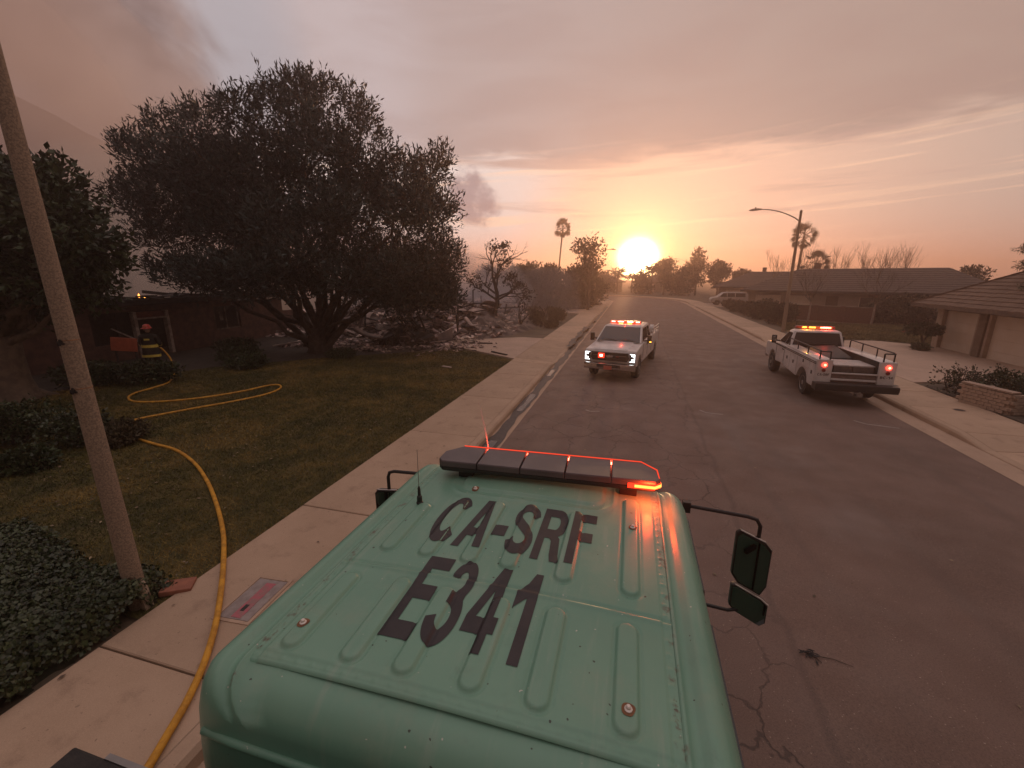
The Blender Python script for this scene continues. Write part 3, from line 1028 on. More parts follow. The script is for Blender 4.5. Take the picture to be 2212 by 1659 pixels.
# pressed band across the rear wall, door edges, drip rails
mb = MB()
mb.tube([(ECX - 0.84, 0.842, 2.46), (ECX - 0.7, 0.832, 2.465), (ECX + 0.7, 0.832, 2.465), (ECX + 0.84, 0.842, 2.46)], 0.016, 8)
mb.obj("rear_wall_band", M['green'], engine, smooth='all')
mb = MB()
mb.box((ECX, 0.830, 1.95), (0.95, 0.012, 0.42))
mb.obj("rear_window", M['glass'], engine, bevel=0.03)
for s in (-1, 1):
    dr = bpy.data.objects.new("door", None)
    COL.objects.link(dr)
    dr.parent = engine
    for y0, y1 in ((1.1, 1.85), (1.95, 2.75)):
        mb = MB()
        xs = 0.972
        mb.loft([[(ECX + s * (0.966 + o), y0 + .05, 2.12), (ECX + s * (0.941 + o), y0 + .08, 2.47), (ECX + s * (0.941 + o), y1 - .05, 2.47), (ECX + s * (0.966 + o), y1, 2.12)] for o in (0.0, 0.012)])
        mb.obj("window", M['glass'], dr)
        mb = MB()
        mb.bar((ECX + s * 0.995, y0, 1.0), (ECX + s * 0.995, y0, 1.75), 0.012)
        mb.bar((ECX + s * 0.99, y0, 1.75), (ECX + s * 0.977, y0, 2.1), 0.012)
        mb.obj("door_seam", M['black'], dr)
        mb = MB()
        mb.bar((ECX + s * 1.01, y0 + 0.1, 1.72), (ECX + s * 1.01, y0 + 0.24, 1.72), 0.03, 0.045)
        mb.obj("handle", M['black'], dr, bevel=0.008)
# grab rail and small door latch on the street side
mb = MB()
mb.tube([(0.455, 1.42, 2.16), (0.53, 1.40, 2.13), (0.565, 1.40, 2.06), (0.575, 1.39, 1.6), (0.565, 1.39, 1.30), (0.49, 1.41, 1.24)], 0.019, 8)
mb.obj("grab_rail", M['black'], engine, smooth='all')
mb = MB()
mb.box((0.478, 1.93, 2.08), (0.02, 0.035, 0.05))
mb.obj("side_latch", M['black'], engine, bevel=0.005)
mb = MB()
mb.loft([[(ECX + x, 2.735 + 0.32 * (2.68 - z) + o, z) for x, z in ((-.78, 1.75), (.78, 1.75), (.72, 2.45), (-.72, 2.45))] for o in (0.0, 0.012)])
mb.obj("windshield", M['glass'], engine, bevel=0.004)
# bonnet, wings, bumper, grille
mb = MB()
mb.loft([[(ECX + x * sc, y, z0 + (z - 1.2) * zs) for x, z in ((-.72, 1.0), (-.72, 1.5), (-.6, 1.66), (.6, 1.66), (.72, 1.5), (.72, 1.0))] for y, sc, z0, zs in ((2.85, 1.08, 1.2, 1.12), (3.6, 1.0, 1.2, 1.0), (4.4, 0.92, 1.18, 0.9), (4.55, 0.88, 1.15, 0.8))])
mb.obj("bonnet", M['green'], engine, bevel=0.03, smooth=True)
for s in (-1, 1):
    mb = MB()
    arch = [(2.72, 0.95)] + [(3.55 + 0.62 * math.cos(R(a)), 0.62 + 0.62 * math.sin(R(a))) for a in range(150, 20, -20)] + [(4.45, 0.95), (4.5, 1.22), (4.2, 1.38), (3.0, 1.42), (2.72, 1.4)]
    mb.prism(arch, ECX + s * 0.66, ECX + s * 1.08, 'x')
    mb.obj("wing", M['green'], engine, bevel=0.03)
    mb = MB()
    mb.lathe([(0.09, -0.02), (0.10, 0.0), (0.085, 0.03)], 14, (ECX + s * 0.83, 4.5, 1.12), 'y')
    mb.obj("headlight", M['chrome'], engine)
mb = MB()
mb.box((ECX, 4.72, 0.72), (2.2, 0.16, 0.32))
mb.obj("front_bumper", M['chrome'], engine, bevel=0.03)
mb = MB()
mb.box((ECX, 4.55, 1.2), (1.0, 0.04, 0.5))
for i in range(7):
    mb.box((ECX, 4.575, 1.0 + i * 0.065), (0.96, 0.02, 0.02))
mb.obj("grille", M['chrome'], engine)


def truck_wheel(parent, c, rad, wid, dual=False):
    mb = MB()
    p = [(rad * 0.60, -wid / 2), (rad * 0.92, -wid / 2), (rad, -wid * 0.36), (rad, wid * 0.36), (rad * 0.92, wid / 2), (rad * 0.60, wid / 2)]
    mb.lathe(p, 22, (0, 0, 0), 'x')
    wh = mb.obj("wheel", M['tyre'], parent, smooth=True)
    wh.location = c
    s = 1 if c[0] > 0 else -1
    mb = MB()
    mb.lathe([(0.0, 0.0), (rad * 0.18, 0.012), (rad * 0.22, -0.02), (rad * 0.42, -0.045), (rad * 0.56, -0.01), (rad * 0.60, 0.012), (rad * 0.60, -0.04)][::-1], 22, (0, 0, 0), 'x', cap=False)
    rim = mb.obj("rim", M['alu'], wh, smooth=True)
    rim.location = (s * (wid / 2 + 0.0), 0, 0)
    if s < 0:
        rim.rotation_euler = (0, 0, math.pi)
    return wh


for s in (-1, 1):
    truck_wheel(engine, (ECX + s * 0.95, 3.55, 0.54), 0.50, 0.28)
    truck_wheel(engine, (ECX + s * 0.93, -2.2, 0.54), 0.50, 0.50)

# pump and hose body right behind the cab, dark tread plate on top
mb = MB()
mb.box((ECX, -1.78, 1.70), (2.08, 4.76, 1.72))
body = mb.obj("rear_body", M['green'], engine, bevel=0.02)
mb = MB()
mb.box((ECX - .02, 0.60, 1.58), (1.90, 0.38, 1.42))  # unseen block added so that the cab's rear wall stays dark
mb.obj("shade_block", M['black_matt'], engine, bevel=.01)
mb = MB()
mb.box((ECX, -1.78, 2.58), (2.10, 4.80, 0.05))
mb.obj("top_mat", M['black_matt'], engine, bevel=0.008)
mb = MB()
mb.bar((ECX - 0.92, 0.625, 2.595), (ECX + 0.92, 0.625, 2.595), 0.016, 0.024)
mb.obj("edge_trim", M['alu'], engine)
for s in (-1, 1):
    for y0 in (0.62, -0.55, -3.1):
        mb = MB()
        mb.box((ECX + s * 1.045, y0 - 0.55, 1.72), (0.02, 1.0, 1.1))
        lk = mb.obj("locker_door", M['green'], engine, bevel=0.01)
        mb = MB()
        mb.box((ECX + s * 1.06, y0 - 0.55, 1.75), (0.02, 0.14, 0.06))
        mb.obj("handle", M['chrome'], lk)
mb = MB()
for s in (-0.38, 0.38):
    mb.box((ECX + s, 0.1, 0.66), (0.1, 8.4, 0.2))
mb.box((ECX, 0.72, 0.72), (1.9, 0.5, 0.35))
mb.obj("chassis", M['black'], engine)
for s in (-1, 1):
    mb = MB()
    mb.lathe([(0.25, -0.55), (0.27, -0.5), (0.27, 0.5), (0.25, 0.55)], 18, (ECX + s * 0.88, 1.55, 0.66), 'y')
    mb.obj("fuel_tank", M['alu'], engine, smooth=True)

# roof lettering: heavy grotesque capitals drawn as outlines, cut fine and laid over the ribs
def arc(cx, cy, rx, ry, a0, a1, n=14):
    return [(cx + rx * math.cos(R(a0 + (a1 - a0) * i / n)), cy + ry * math.sin(R(a0 + (a1 - a0) * i / n))) for i in range(n + 1)]


def stroke(path, t):
    path = [Vector(p) for p in path]
    l_, r_ = [], []
    for i, p in enumerate(path):
        d_ = (path[min(i + 1, len(path) - 1)] - path[max(i - 1, 0)]).normalized()
        n_ = Vector((-d_.y, d_.x)) * t / 2
        l_.append((p + n_).to_tuple())
        r_.append((p - n_).to_tuple())
    return l_ + r_[::-1]


GLYPH = {
    'C': (.80, [arc(.42, .5, .42, .51, 40, 320, 44) + arc(.42, .5, .215, .325, 318, 42, 40)]),
    'A': (.80, [[(0, 0), (.29, 1), (.51, 1), (.80, 0), (.615, 0), (.560, .22), (.235, .22), (.185, 0)], [(.282, .37), (.518, .37), (.40, .79)]]),
    '-': (.36, [[(0, .30), (.36, .30), (.36, .49), (0, .49)]]),
    'S': (.70, [stroke([(.35 + .265 * math.cos(R(a)), .735 + .19 * math.sin(R(a))) for a in range(8, 236, 12)] + [(.30, .525), (.40, .475)] + [(.35 + .265 * math.cos(R(a)), .265 + .19 * math.sin(R(a))) for a in range(52, -184, -12)], .165)]),
    'R': (.78, [[(0, 0), (0, 1), (.42, 1)] + arc(.44, .715, .29, .285, 85, -72, 14) + [(.60, .40), (.66, .12), (.72, 0), (.52, 0), (.47, .10), (.42, .35), (.34, .40), (.18, .40), (.18, 0)],
                [(.18, .845), (.18, .56), (.42, .56)] + arc(.42, .7025, .125, .1425, -80, 80, 8) + [(.42, .845)]]),
    'F': (.64, [[(0, 0), (0, 1), (.64, 1), (.64, .835), (.185, .835), (.185, .60), (.58, .60), (.58, .435), (.185, .435), (.185, 0)]]),
    'E': (.66, [[(0, 0), (0, 1), (.66, 1), (.66, .835), (.19, .835), (.19, .60), (.61, .60), (.61, .435), (.19, .435), (.19, .165), (.67, .165), (.67, 0)]]),
    '3': (.66, [arc(.32, .735, .30, .275, 168, -38, 36) + arc(.32, .285, .335, .295, 46, -170, 40) + arc(.32, .285, .155, .135, -172, 62, 34) + [(.34, .435), (.25, .435), (.25, .585), (.33, .585)] + arc(.32, .735, .13, .13, -50, 170, 26)]),
    '4': (.70, [[(.41, 0), (.41, .20), (0, .20), (0, .365), (.385, 1), (.58, 1), (.58, .36), (.70, .36), (.70, .20), (.58, .20), (.58, 0)], [(.17, .36), (.41, .36), (.41, .76)]]),
    '1': (.52, [[(.32, 0), (.32, .70), (.05, .56), (.05, .735), (.26, .86), (.37, 1), (.515, 1), (.515, 0)]]),
    'B': (.70, [[(0, 0), (0, 1), (.40, 1)] + arc(.41, .755, .25, .245, 80, -40, 10) + arc(.41, .285, .29, .285, 40, -85, 12) + [(.40, 0)], [(.18, .845), (.18, .60), (.38, .60)] + arc(.38, .7225, .10, .1225, -80, 80, 6), [(.18, .44), (.18, .155), (.40, .155)] + arc(.40, .2975, .11, .1425, -80, 80, 6)]),
}


def text_mesh(body_, x0, x1, y0, y1, gap=.10, fat=0.0):
    cu = bpy.data.curves.new("outline", 'CURVE')
    cu.dimensions = '2D'
    cu.fill_mode = 'FRONT'
    cu.offset = fat
    tot = sum(GLYPH[c][0] for c in body_) + gap * (len(body_) - 1)
    kx, x = (x1 - x0) / tot, x0
    for c in body_:
        wd, outs = GLYPH[c]
        for o_ in outs:
            sp_ = cu.splines.new('POLY')
            sp_.points.add(len(o_) - 1)
            sp_.use_cyclic_u = True
            for pt_, (px_, py_) in zip(sp_.points, o_):
                pt_.co = (x + px_ * kx, y0 + py_ * (y1 - y0), 0, 1)
        x += (wd + gap) * kx
    tmp = bpy.data.objects.new("outline", cu)
    COL.objects.link(tmp)
    bpy.context.view_layer.update()
    me_ = bpy.data.meshes.new_from_object(tmp.evaluated_get(bpy.context.evaluated_depsgraph_get()))
    bpy.data.objects.remove(tmp)
    bpy.data.curves.remove(cu)
    me_.name = "lettering"
    return me_


def lay_on_roof(body_, x0, x1, y0, y1, gap):
    me_ = text_mesh(body_, x0, x1, y0, y1, gap, 0.0035)
    bm = bmesh.new()
    bm.from_mesh(me_)
    for i in range(1, 70):
        x = x0 + (x1 - x0) * i / 70
        bmesh.ops.bisect_plane(bm, geom=bm.verts[:] + bm.edges[:] + bm.faces[:], plane_co=(x, 0, 0), plane_no=(1, 0, 0))
    for i in range(1, 30):
        y = y0 + (y1 - y0) * i / 30
        bmesh.ops.bisect_plane(bm, geom=bm.verts[:] + bm.edges[:] + bm.faces[:], plane_co=(0, y, 0), plane_no=(0, 1, 0))
    for v in bm.verts:
        v.co.z = float(roof_z(v.co.x, v.co.y)) + 0.0024
    for f in bm.faces:
        if f.normal.z < 0:
            f.normal_flip()
    bm.to_mesh(me_)
    bm.free()
    me_.materials.clear()
    me_.materials.append(M['letter'])
    return link("roof_lettering", me_, engine)


lay_on_roof("CA-SRF", -1.10 * K, -0.125 * K, 2.0 * K, 2.525 * K, .12)
lay_on_roof("E341", -0.965 * K, -0.345 * K, 1.335 * K, 1.875 * K, .16)

# bolts with their rust rings
for bx, by in ((-1.32, 1.30), (0.082, 1.27), (0.095, 2.45), (-1.0, 2.66)):
    x, y = bx * K, by * K
    z = float(roof_z(x, y))
    mb = MB()
    ringp = []
    n = 18
    prof_ = []
    for rr in (0.0, 0.012, 0.021):
        prof_.append([(x + rr * (1 + .10 * math.sin(j * .70) + .07 * math.sin(j * 1.05)) * math.cos(j * 2 * math.pi / n), y + rr * (1.15 + .12 * math.cos(j * .70)) * math.sin(j * 2 * math.pi / n), 0) for j in range(n)])
    rings_ = [[(px_, py_, float(roof_z(px_, py_)) + 0.0018) for px_, py_, _ in r_] for r_ in prof_]
    mb.loft(rings_, cap=False)
    bo = mb.obj("bolt", M['rusty'], engine)
    mb = MB()
    mb.lathe([(0.013, 0.0), (0.013, 0.004), (0.008, 0.007), (0.008, 0.013), (0.005, 0.016)], 10, (x, y, z + 0.001))
    mb.obj("bolt_head", M['bolt'], bo)

# lightbar on its feet
BA = Vector((-1.175, 2.545, 0))
BB = Vector((0.232, 2.60, 0))
ax = (BB - BA).normalized()
ay = Vector((-ax.y, ax.x, 0))
L = (BB - BA).length


def bp(u, v_, z):
    p = BA + ax * u + ay * v_
    return (p.x, p.y, z)


ZB = 2.750
bar_out = [(0.0, -0.10), (0.0, 0.02), (0.10, 0.135), (L - 0.10, 0.135), (L, 0.02), (L, -0.10), (L - 0.03, -0.135), (0.03, -0.135)]
mb = MB()
mb.loft([[bp(u * 0.985 + 0.01, v_ * 0.95, ZB) for u, v_ in bar_out], [bp(u, v_, ZB + 0.009) for u, v_ in bar_out], [bp(u, v_, ZB + 0.030) for u, v_ in bar_out]])
bar = mb.obj("lightbar", M['black'], engine, bevel=0.004)
cuts = [0.0, 0.27, 0.555, 0.84, 1.12, L]
for i in range(5):
    a_, b_ = cuts[i] + 0.004, cuts[i + 1] - 0.004
    o_ = [(max(a_, 0.0), -0.135), (max(a_, 0.0), 0.135), (b_, 0.135), (b_, -0.135)]
    if i == 0:
        o_ = [(0.03, -0.135), (0.0, -0.10), (0.0, 0.02), (0.10, 0.135), (b_, 0.135), (b_, -0.135)]
    if i == 4:
        o_ = [(a_, -0.135), (a_, 0.135), (L - 0.10, 0.135), (L, 0.02), (L, -0.10), (L - 0.03, -0.135)]
    cu_, cv_ = sum(p[0] for p in o_) / len(o_), 0.0
    mb = MB()
    mb.loft([[bp(u, v_, ZB + 0.032) for u, v_ in o_], [bp(u, v_, ZB + 0.064) for u, v_ in o_],
             [bp(cu_ + (u - cu_) * 0.985, v_ * 0.97, ZB + 0.073) for u, v_ in o_]])
    mb.obj("lens_cover", M['bar_top'], bar, bevel=0.003)
    if i in (1, 2, 3, 4):
        mb = MB()
        mb.bar(bp(a_ - 0.004, 0.127, ZB + 0.072), bp(a_ - 0.004, 0.092, ZB + 0.075), 0.008, 0.006)
        mb.obj("lens_joint", M['lens_red'], bar)
mb = MB()
mb.tube([bp(0.10, 0.131, ZB + 0.074), bp(L - 0.10, 0.131, ZB + 0.074), bp(L - 0.010, 0.025, ZB + 0.074), bp(L - 0.006, -0.09, ZB + 0.071)], 0.0045, 6)
mb.obj("lens_rim", M['lens_red'], bar)
for i in range(4):
    u0 = 0.14 + i * 0.30
    mb = MB()
    mb.box((0, 0, 0), (0.20, 0.012, 0.026))
    lp = mb.obj("lamp", M['lamp_red'], bar)
    lp.location = bp(u0 + 0.10, 0.139, ZB + 0.048)
    lp.rotation_euler = (0, 0, math.atan2(ax.y, ax.x))
mb = MB()
mb.loft([[bp(u, v_, ZB + zz) for u, v_ in ((L - 0.19, -0.118), (L - 0.19, -0.138), (L - 0.035, -0.139), (L + 0.003, -0.102), (L + 0.003, -0.055), (L - 0.02, -0.06))] for zz in (0.018, 0.050)])
hotl = mb.obj("lamp", M['lens_hot'], bar)
point_lamp("lamp_light", hotl, bp(L - .06, -.19, ZB + .035), (1.0, .07, .015), 5.0)
mb = MB()
mb.loft([[bp(u, v_, ZB + zz) for u, v_ in ((L - 0.15, -0.13), (L - 0.15, -0.142), (L - 0.033, -0.1425), (L + 0.0065, -0.105), (L + 0.0065, -0.075), (L - 0.02, -0.07))] for zz in (0.026, 0.042)])
mb.obj("lamp_core", M['lamp_hot'], hotl)
for u in (0.18, L - 0.18):
    mb = MB()
    mb.loft([[bp(u + a_, b_, z) for a_, b_ in ((-.05, -.09), (.05, -.09), (.05, .09), (-.05, .09))] for z in (2.690, ZB)])
    mb.obj("bar_foot", M['black'], bar)

# whip aerials: one on the roof edge, one ahead of the lightbar
x, y = -1.31 * K, 2.40 * K
z = float(roof_z(x, y))
mb = MB()
mb.lathe([(0.020, 0.0), (0.020, 0.008), (0.016, 0.012), (0.015, 0.045), (0.010, 0.05), (0.008, 0.095), (0.004, 0.11)], 12, (x, y, z))
an = mb.obj("aerial_base", M['black'], engine, smooth=True)
mb = MB()
mb.tube([(x, y, z + 0.10), (x + 0.002, y, z + 0.34)], [0.0022, 0.0014], 6)
mb.obj("aerial_whip", M['steel'], an)
mb = MB()
mb.lathe([(0.02, 0), (0.02, 0.012), (0.008, 0.03)], 10, (-0.93, 2.80, 2.66))
an = mb.obj("aerial_base", M['black'], engine)
mb = MB()
mb.tube([(-0.93, 2.80, 2.68), (-0.972, 2.83, 2.88), (-1.035, 2.87, 3.10)], [0.0075, 0.0055, 0.0018], 6)
mb.obj("aerial_whip", mat("pale_fibreglass", (0.62, 0.56, 0.5), None, rough=0.5), an)


# door mirrors on tube arms
def mirror_head(parent, cx, cz, y, wd, ht, tilt, skew, name):
    out = [(-.5, .42), (-.38, .5), (.30, .44), (.5, .34), (.5, -.30), (.36, -.5), (-.30, -.44), (-.5, -.32)]
    def pt(u, v_, dy, k_=1.0):
        return (cx + u * wd * k_, y + dy - tilt * u * wd, cz + v_ * ht * k_ + skew * u * wd)
    mb = MB()
    mb.loft([[pt(u, v_, 0.0) for u, v_ in out], [pt(u, v_, 0.035) for u, v_ in out], [pt(u, v_, 0.075, 0.8) for u, v_ in out]])
    hd = mb.obj(name, M['black'], parent, bevel=0.010, seg=3, smooth=True)
    mb = MB()
    mb.loft([[pt(u, v_, -0.005, 0.90) for u, v_ in out], [pt(u, v_, 0.004, 0.90) for u, v_ in out]])
    mb.obj("mirror_glass", M['mirror'], hd)
    mb = MB()
    mb.tube([pt(-.40, .50, 0.004), pt(.30, .445, 0.004), pt(.5, .345, 0.004)], 0.0055, 6)
    mb.obj("mirror_trim", M['chrome'], hd)
    return hd


mb = MB()
mb.box((0.452, 2.88, 2.47), (0.05, 0.05, 0.075))
mb.tube([(0.46, 2.88, 2.475), (0.84, 2.90, 2.44), (0.90, 2.90, 2.425), (0.925, 2.90, 2.38), (0.925, 2.90, 2.2)], 0.013, 8)
mb.obj("mirror_arm", M['black'], engine, smooth=True)
mb = MB()
mb.tube([(0.45, 2.90, 1.72), (0.80, 2.90, 1.69), (0.89, 2.90, 1.72), (0.915, 2.90, 1.85)], 0.013, 8)
mb.obj("mirror_arm", M['black'], engine, smooth=True)
mirror_head(engine, 0.895, 2.11, 2.87, 0.205, 0.43, 0.36, -0.10, "door_mirror")
mirror_head(engine, 0.915, 1.775, 2.87, 0.215, 0.225, 0.42, -0.16, "convex_mirror")
mb = MB()
mb.tube([(-1.44, 2.88, 2.46), (-1.80, 2.90, 2.435), (-1.845, 2.90, 2.42), (-1.86, 2.90, 2.38), (-1.86, 2.90, 2.2)], 0.014, 8)
mb.obj("mirror_arm", M['black'], engine, smooth=True)
mb = MB()
mb.tube([(-1.46, 2.90, 1.72), (-1.8, 2.90, 1.69), (-1.86, 2.90, 1.76), (-1.86, 2.9, 1.9)], 0.013, 8)
mb.obj("mirror_arm", M['black'], engine, smooth=True)
mirror_head(engine, -1.855, 2.10, 2.87, 0.205, 0.37, -0.36, 0.06, "door_mirror")
mirror_head(engine, -1.865, 1.775, 2.87, 0.205, 0.22, -0.42, 0.06, "convex_mirror")
# ------------------------------------------------------------------ pickups: local +Y is forward
def bil(c, u, v):
    a, b, c_, d_ = [Vector(q) for q in c]
    return (a * (1 - u) + b * u) * (1 - v) + (d_ * (1 - u) + c_ * u) * v


def face_panel(parent, name, corners, m_, u0, u1, v0, v1, proud=0.008, thick=0.02):
    a, b, c_, d_ = [Vector(q) for q in corners]
    nrm = (b - a).cross(d_ - a).normalized()
    mid = sum((Vector(q) for q in corners), Vector()) / 4
    if nrm.dot(mid - Vector((0, 0, 1.5))) < 0:
        nrm = -nrm
    q = [bil(corners, u0, v0), bil(corners, u1, v0), bil(corners, u1, v1), bil(corners, u0, v1)]
    mb = MB()
    mb.loft([[p + nrm * (proud - thick) for p in q], [p + nrm * proud for p in q]])
    return mb.obj(name, m_, parent, bevel=0.004)


def greenhouse(parent, y_f, y_r, z0, z1, wb, wt, rf, rr):
    """cab upper: base from y_r to y_f, roof from y_r+rr to y_f-rf"""
    b = [(-wb, y_r, z0), (wb, y_r, z0), (wb, y_f, z0), (-wb, y_f, z0)]
    t = [(-wt, y_r + rr, z1), (wt, y_r + rr, z1), (wt, y_f - rf, z1), (-wt, y_f - rf, z1)]
    t2 = [(x * 0.86, (y - (y_f + y_r) / 2) * 0.9 + (y_f + y_r) / 2, z1 + 0.05) for x, y, z in t]
    mb = MB()
    mb.loft([b, t, t2])
    cab_ = mb.obj("cab", M['white'], parent, bevel=0.025, smooth=True)
    face_panel(parent, "windshield", [b[3], b[2], t[2], t[3]], M['glass'], 0.035, 0.965, 0.02, 0.95)
    face_panel(parent, "rear_window", [b[0], b[1], t[1], t[0]], M['glass'], 0.05, 0.95, 0.04, 0.92)
    for s in (0, 1):
        c_ = [b[1], b[2], t[2], t[1]] if s else [b[0], b[3], t[3], t[0]]
        face_panel(parent, "side_window", c_, M['glass'], 0.42, 0.90, 0.10, 0.88)
        face_panel(parent, "side_window", c_, M['glass'], 0.10, 0.38, 0.10, 0.88)
    return cab_


def wheel_set(parent, ys, x, rad=0.41, wid=0.27):
    for y in ys:
        for s in (-1, 1):
            truck_wheel(parent, (s * x, y, rad), rad, wid)


def side_profile(y_rear, y_front, z_low, z_hood, z_cowl, z_bed, y_cowl, y_cabr, wheels, arch=0.50):
    pts = [(y_rear, z_low)]
    for wy in wheels:
        pts += [(wy + arch * math.cos(R(a)), 0.43 + arch * math.sin(R(a))) for a in range(166, 0, -19)]
    pts += [(y_front, z_low), (y_front + 0.02, z_hood - 0.16), (y_front - 0.08, z_hood), (y_cowl + 0.2, z_cowl), (y_cowl - 0.05, z_cowl + 0.02), (y_cabr, z_bed + 0.02), (y_rear, z_bed)]
    return pts


def lightbar_small(parent, y, z, half, lamps, lens=None):
    mb = MB()
    mb.loft([[(-half, y - .11, z), (half, y - .11, z), (half, y + .11, z), (-half, y + .11, z)], [(-half * .97, y - .09, z + .09), (half * .97, y - .09, z + .09), (half * .97, y + .09, z + .09), (-half * .97, y + .09, z + .09)]])
    mb.box((0, y, z - 0.025), (half * 1.2, 0.12, 0.05))
    lb = mb.obj("lightbar", M['reddull'], parent, bevel=0.012)
    mb = MB()
    xa, xb = min(l_[0] for l_ in lamps) - .04, max(l_[1] for l_ in lamps) + .04
    mb.box(((xa + xb) / 2, y + lamps[0][2] * 0.098, z + 0.035), (xb - xa, 0.03, 0.10))
    mb.obj("lit_lens", M['lens_red'] if lens is None else lens, lb, bevel=0.01)
    for x0, x1, side, m_, zz in lamps:
        mb = MB()
        mb.box(((x0 + x1) / 2, y + side * 0.105, z + zz), (x1 - x0, 0.03, 0.045))
        mb.obj("lamp", m_, lb, bevel=0.008)
    return lb


def side_mirrors(parent, y, z, x):
    for s in (-1, 1):
        mb = MB()
        mb.bar((s * (x - 0.02), y, z), (s * (x + 0.16), y - 0.02, z + 0.03), 0.05, 0.06)
        mb.box((s * (x + 0.22), y - 0.03, z + 0.08), (0.17, 0.12, 0.32))
        mr = mb.obj("door_mirror", M['black'], parent, bevel=0.02)
        mb = MB()
        mb.box((s * (x + 0.22), y - 0.094, z + 0.10), (0.14, 0.01, 0.22))
        mb.obj("mirror_glass", M['mirror'], mr)
        mb = MB()
        mb.box((s * (x + 0.27), y + 0.035, z - 0.02), (0.07, 0.02, 0.03))
        mb.obj("indicator", M['lamp_amber'] if s < 0 else M['reddull'], mr)


def door_lines(parent, x, ys, z0, z1):
    for s in (-1, 1):
        for y in ys:
            mb = MB()
            mb.bar((s * (x + 0.002), y, z0), (s * (x + 0.002), y, z1), 0.012, 0.012)
            mb.obj("door_seam", M['black'], parent)
        mb = MB()
        mb.box((s * (x + 0.012), ys[1] + 0.18, z1 - 0.14), (0.025, 0.16, 0.04))
        mb.obj("door_handle", M['black'], parent, bevel=0.006)


PINK = emit("pinkish_core", (1.0, .42, .32), 6.0)
# ---- the pickup driving towards us
pk = thing("pickup_truck", (-0.15, 19.72, 0.03), "white pickup facing the viewer with its headlights and red lightbar on, in mid road", "pickup truck", R(169.9))
body_poly = side_profile(-3.45, 2.98, 0.60, 1.20, 1.30, 1.36, 1.45, -1.15, (-2.40, 1.98))
mb = MB()
mb.prism(body_poly, -0.985, 0.985, 'x')
mb.obj("body", M['white'], pk, bevel=0.045, seg=3, smooth=True)
mb = MB()
mb.loft([[(-.70, 1.5, 1.30), (.70, 1.5, 1.30), (.66, 2.92, 1.20), (-.66, 2.92, 1.20)], [(-.60, 1.55, 1.355), (.60, 1.55, 1.355), (.55, 2.80, 1.255), (-.55, 2.80, 1.255)]])
mb.obj("bonnet_bulge", M['white'], pk, bevel=0.03, smooth=True)
greenhouse(pk, 1.62, -1.25, 1.33, 1.90, 0.94, 0.78, 0.90, 0.22)
mb = MB()
mb.box((0, -2.35, 1.372), (1.55, 2.0, 0.03))
mb.obj("bed_floor", M['black_matt'], pk)
mb = MB()
mb.loft([[(x, 3.005 + dy, z) for x, z in ((-.66, .80), (.66, .80), (.74, .92), (.70, 1.12), (-.70, 1.12), (-.74, .92))] for dy in (-0.03, 0.03)])
gr = mb.obj("grille", M['grille'], pk)
for z in (0.86, 0.93, 1.0, 1.07):
    mb = MB()
    mb.bar((-.64, 3.04, z), (.64, 3.04, z), 0.018, 0.018)
    mb.obj("grille_bar", M['alu'] if z == 1.0 else M['black'], gr)
mb = MB()
mb.lathe([(0.12, -0.008), (0.13, 0.0), (0.12, 0.008)], 18, (0, 0, 0), 'y')
em = mb.obj("badge", M['chrome'], gr)
em.location = (0.0, 3.055, 0.965)
em.scale = (1, 1, 0.45)
mb = MB()
mb.box((0.32, 3.055, 0.99), (0.24, 0.02, 0.19))
gl_ = mb.obj("grille_lamp", M['lens_hot'], gr, bevel=0.03)
mb = MB()
mb.box((0.32, 3.068, 0.99), (0.12, 0.012, 0.09))
mb.obj("lamp_core", emit("pinkish_core", (1.0, .35, .30), 7.0), gl_, bevel=0.01)
mb = MB()
mb.box((-0.30, 3.05, 0.97), (0.13, 0.02, 0.06))
mb.obj("grille_lamp", M['reddull'], gr, bevel=0.01)
for s in (-1, 1):
    mb = MB()
    mb.box((s * 0.86, 3.0, 0.955), (0.21, 0.06, 0.36))
    hl = mb.obj("headlight", M['grille'], pk, bevel=0.015)
    for dz, hh in ((0.095, 0.075), (-0.085, 0.085)):
        mb = MB()
        mb.box((s * 0.88, 3.033, 0.955 + dz), (0.10, 0.02, hh))
        mb.obj("lamp", M['lamp_white'], hl, bevel=0.01)
    mb = MB()
    mb.box((s * 0.94, 3.035, 0.955), (0.03, 0.02, 0.31))
    mb.box((s * 0.85, 3.036, 1.10), (0.16, 0.02, 0.022))
    mb.box((s * 0.85, 3.036, 0.81), (0.16, 0.02, 0.022))
    mb.obj("running_lamp", M['lamp_white'], hl)
mb = MB()
mb.loft([[(-.99, 2.90, .42), (.99, 2.90, .42), (.99, 2.90, .74), (-.99, 2.90, .74)], [(-.97, 3.10, .46), (.97, 3.10, .46), (.97, 3.10, .72), (-.97, 3.10, .72)], [(-.80, 3.17, .48), (.80, 3.17, .48), (.80, 3.17, .70), (-.80, 3.17, .70)]])
bu = mb.obj("front_bumper", M['chrome'], pk, bevel=0.02, smooth=True)
mb = MB()
mb.box((0, 3.165, 0.61), (0.90, 0.03, 0.12))
mb.obj("bumper_inlet", M['grille'], bu)
mb = MB()
mb.box((0.02, 3.185, 0.55), (0.31, 0.012, 0.155))
pl_ = mb.obj("license_plate", mat("red_lit_plate", (0.55, 0.13, 0.09), None, rough=0.5), bu)  # red lamplight is put into the plate's colour
mb = MB()
mb.box((0, -3.48, 0.62), (1.9, 0.16, 0.2))
mb.obj("rear_bumper", M['chrome'], pk, bevel=0.03)
for s in (-1, 1):
    mb = MB()
    mb.box((s * 0.93, -3.46, 1.08), (0.12, 0.03, 0.34))
    mb.obj("tail_lamp", M['reddull'], pk, bevel=0.01)
wheel_set(pk, (-2.40, 1.98), 0.84)
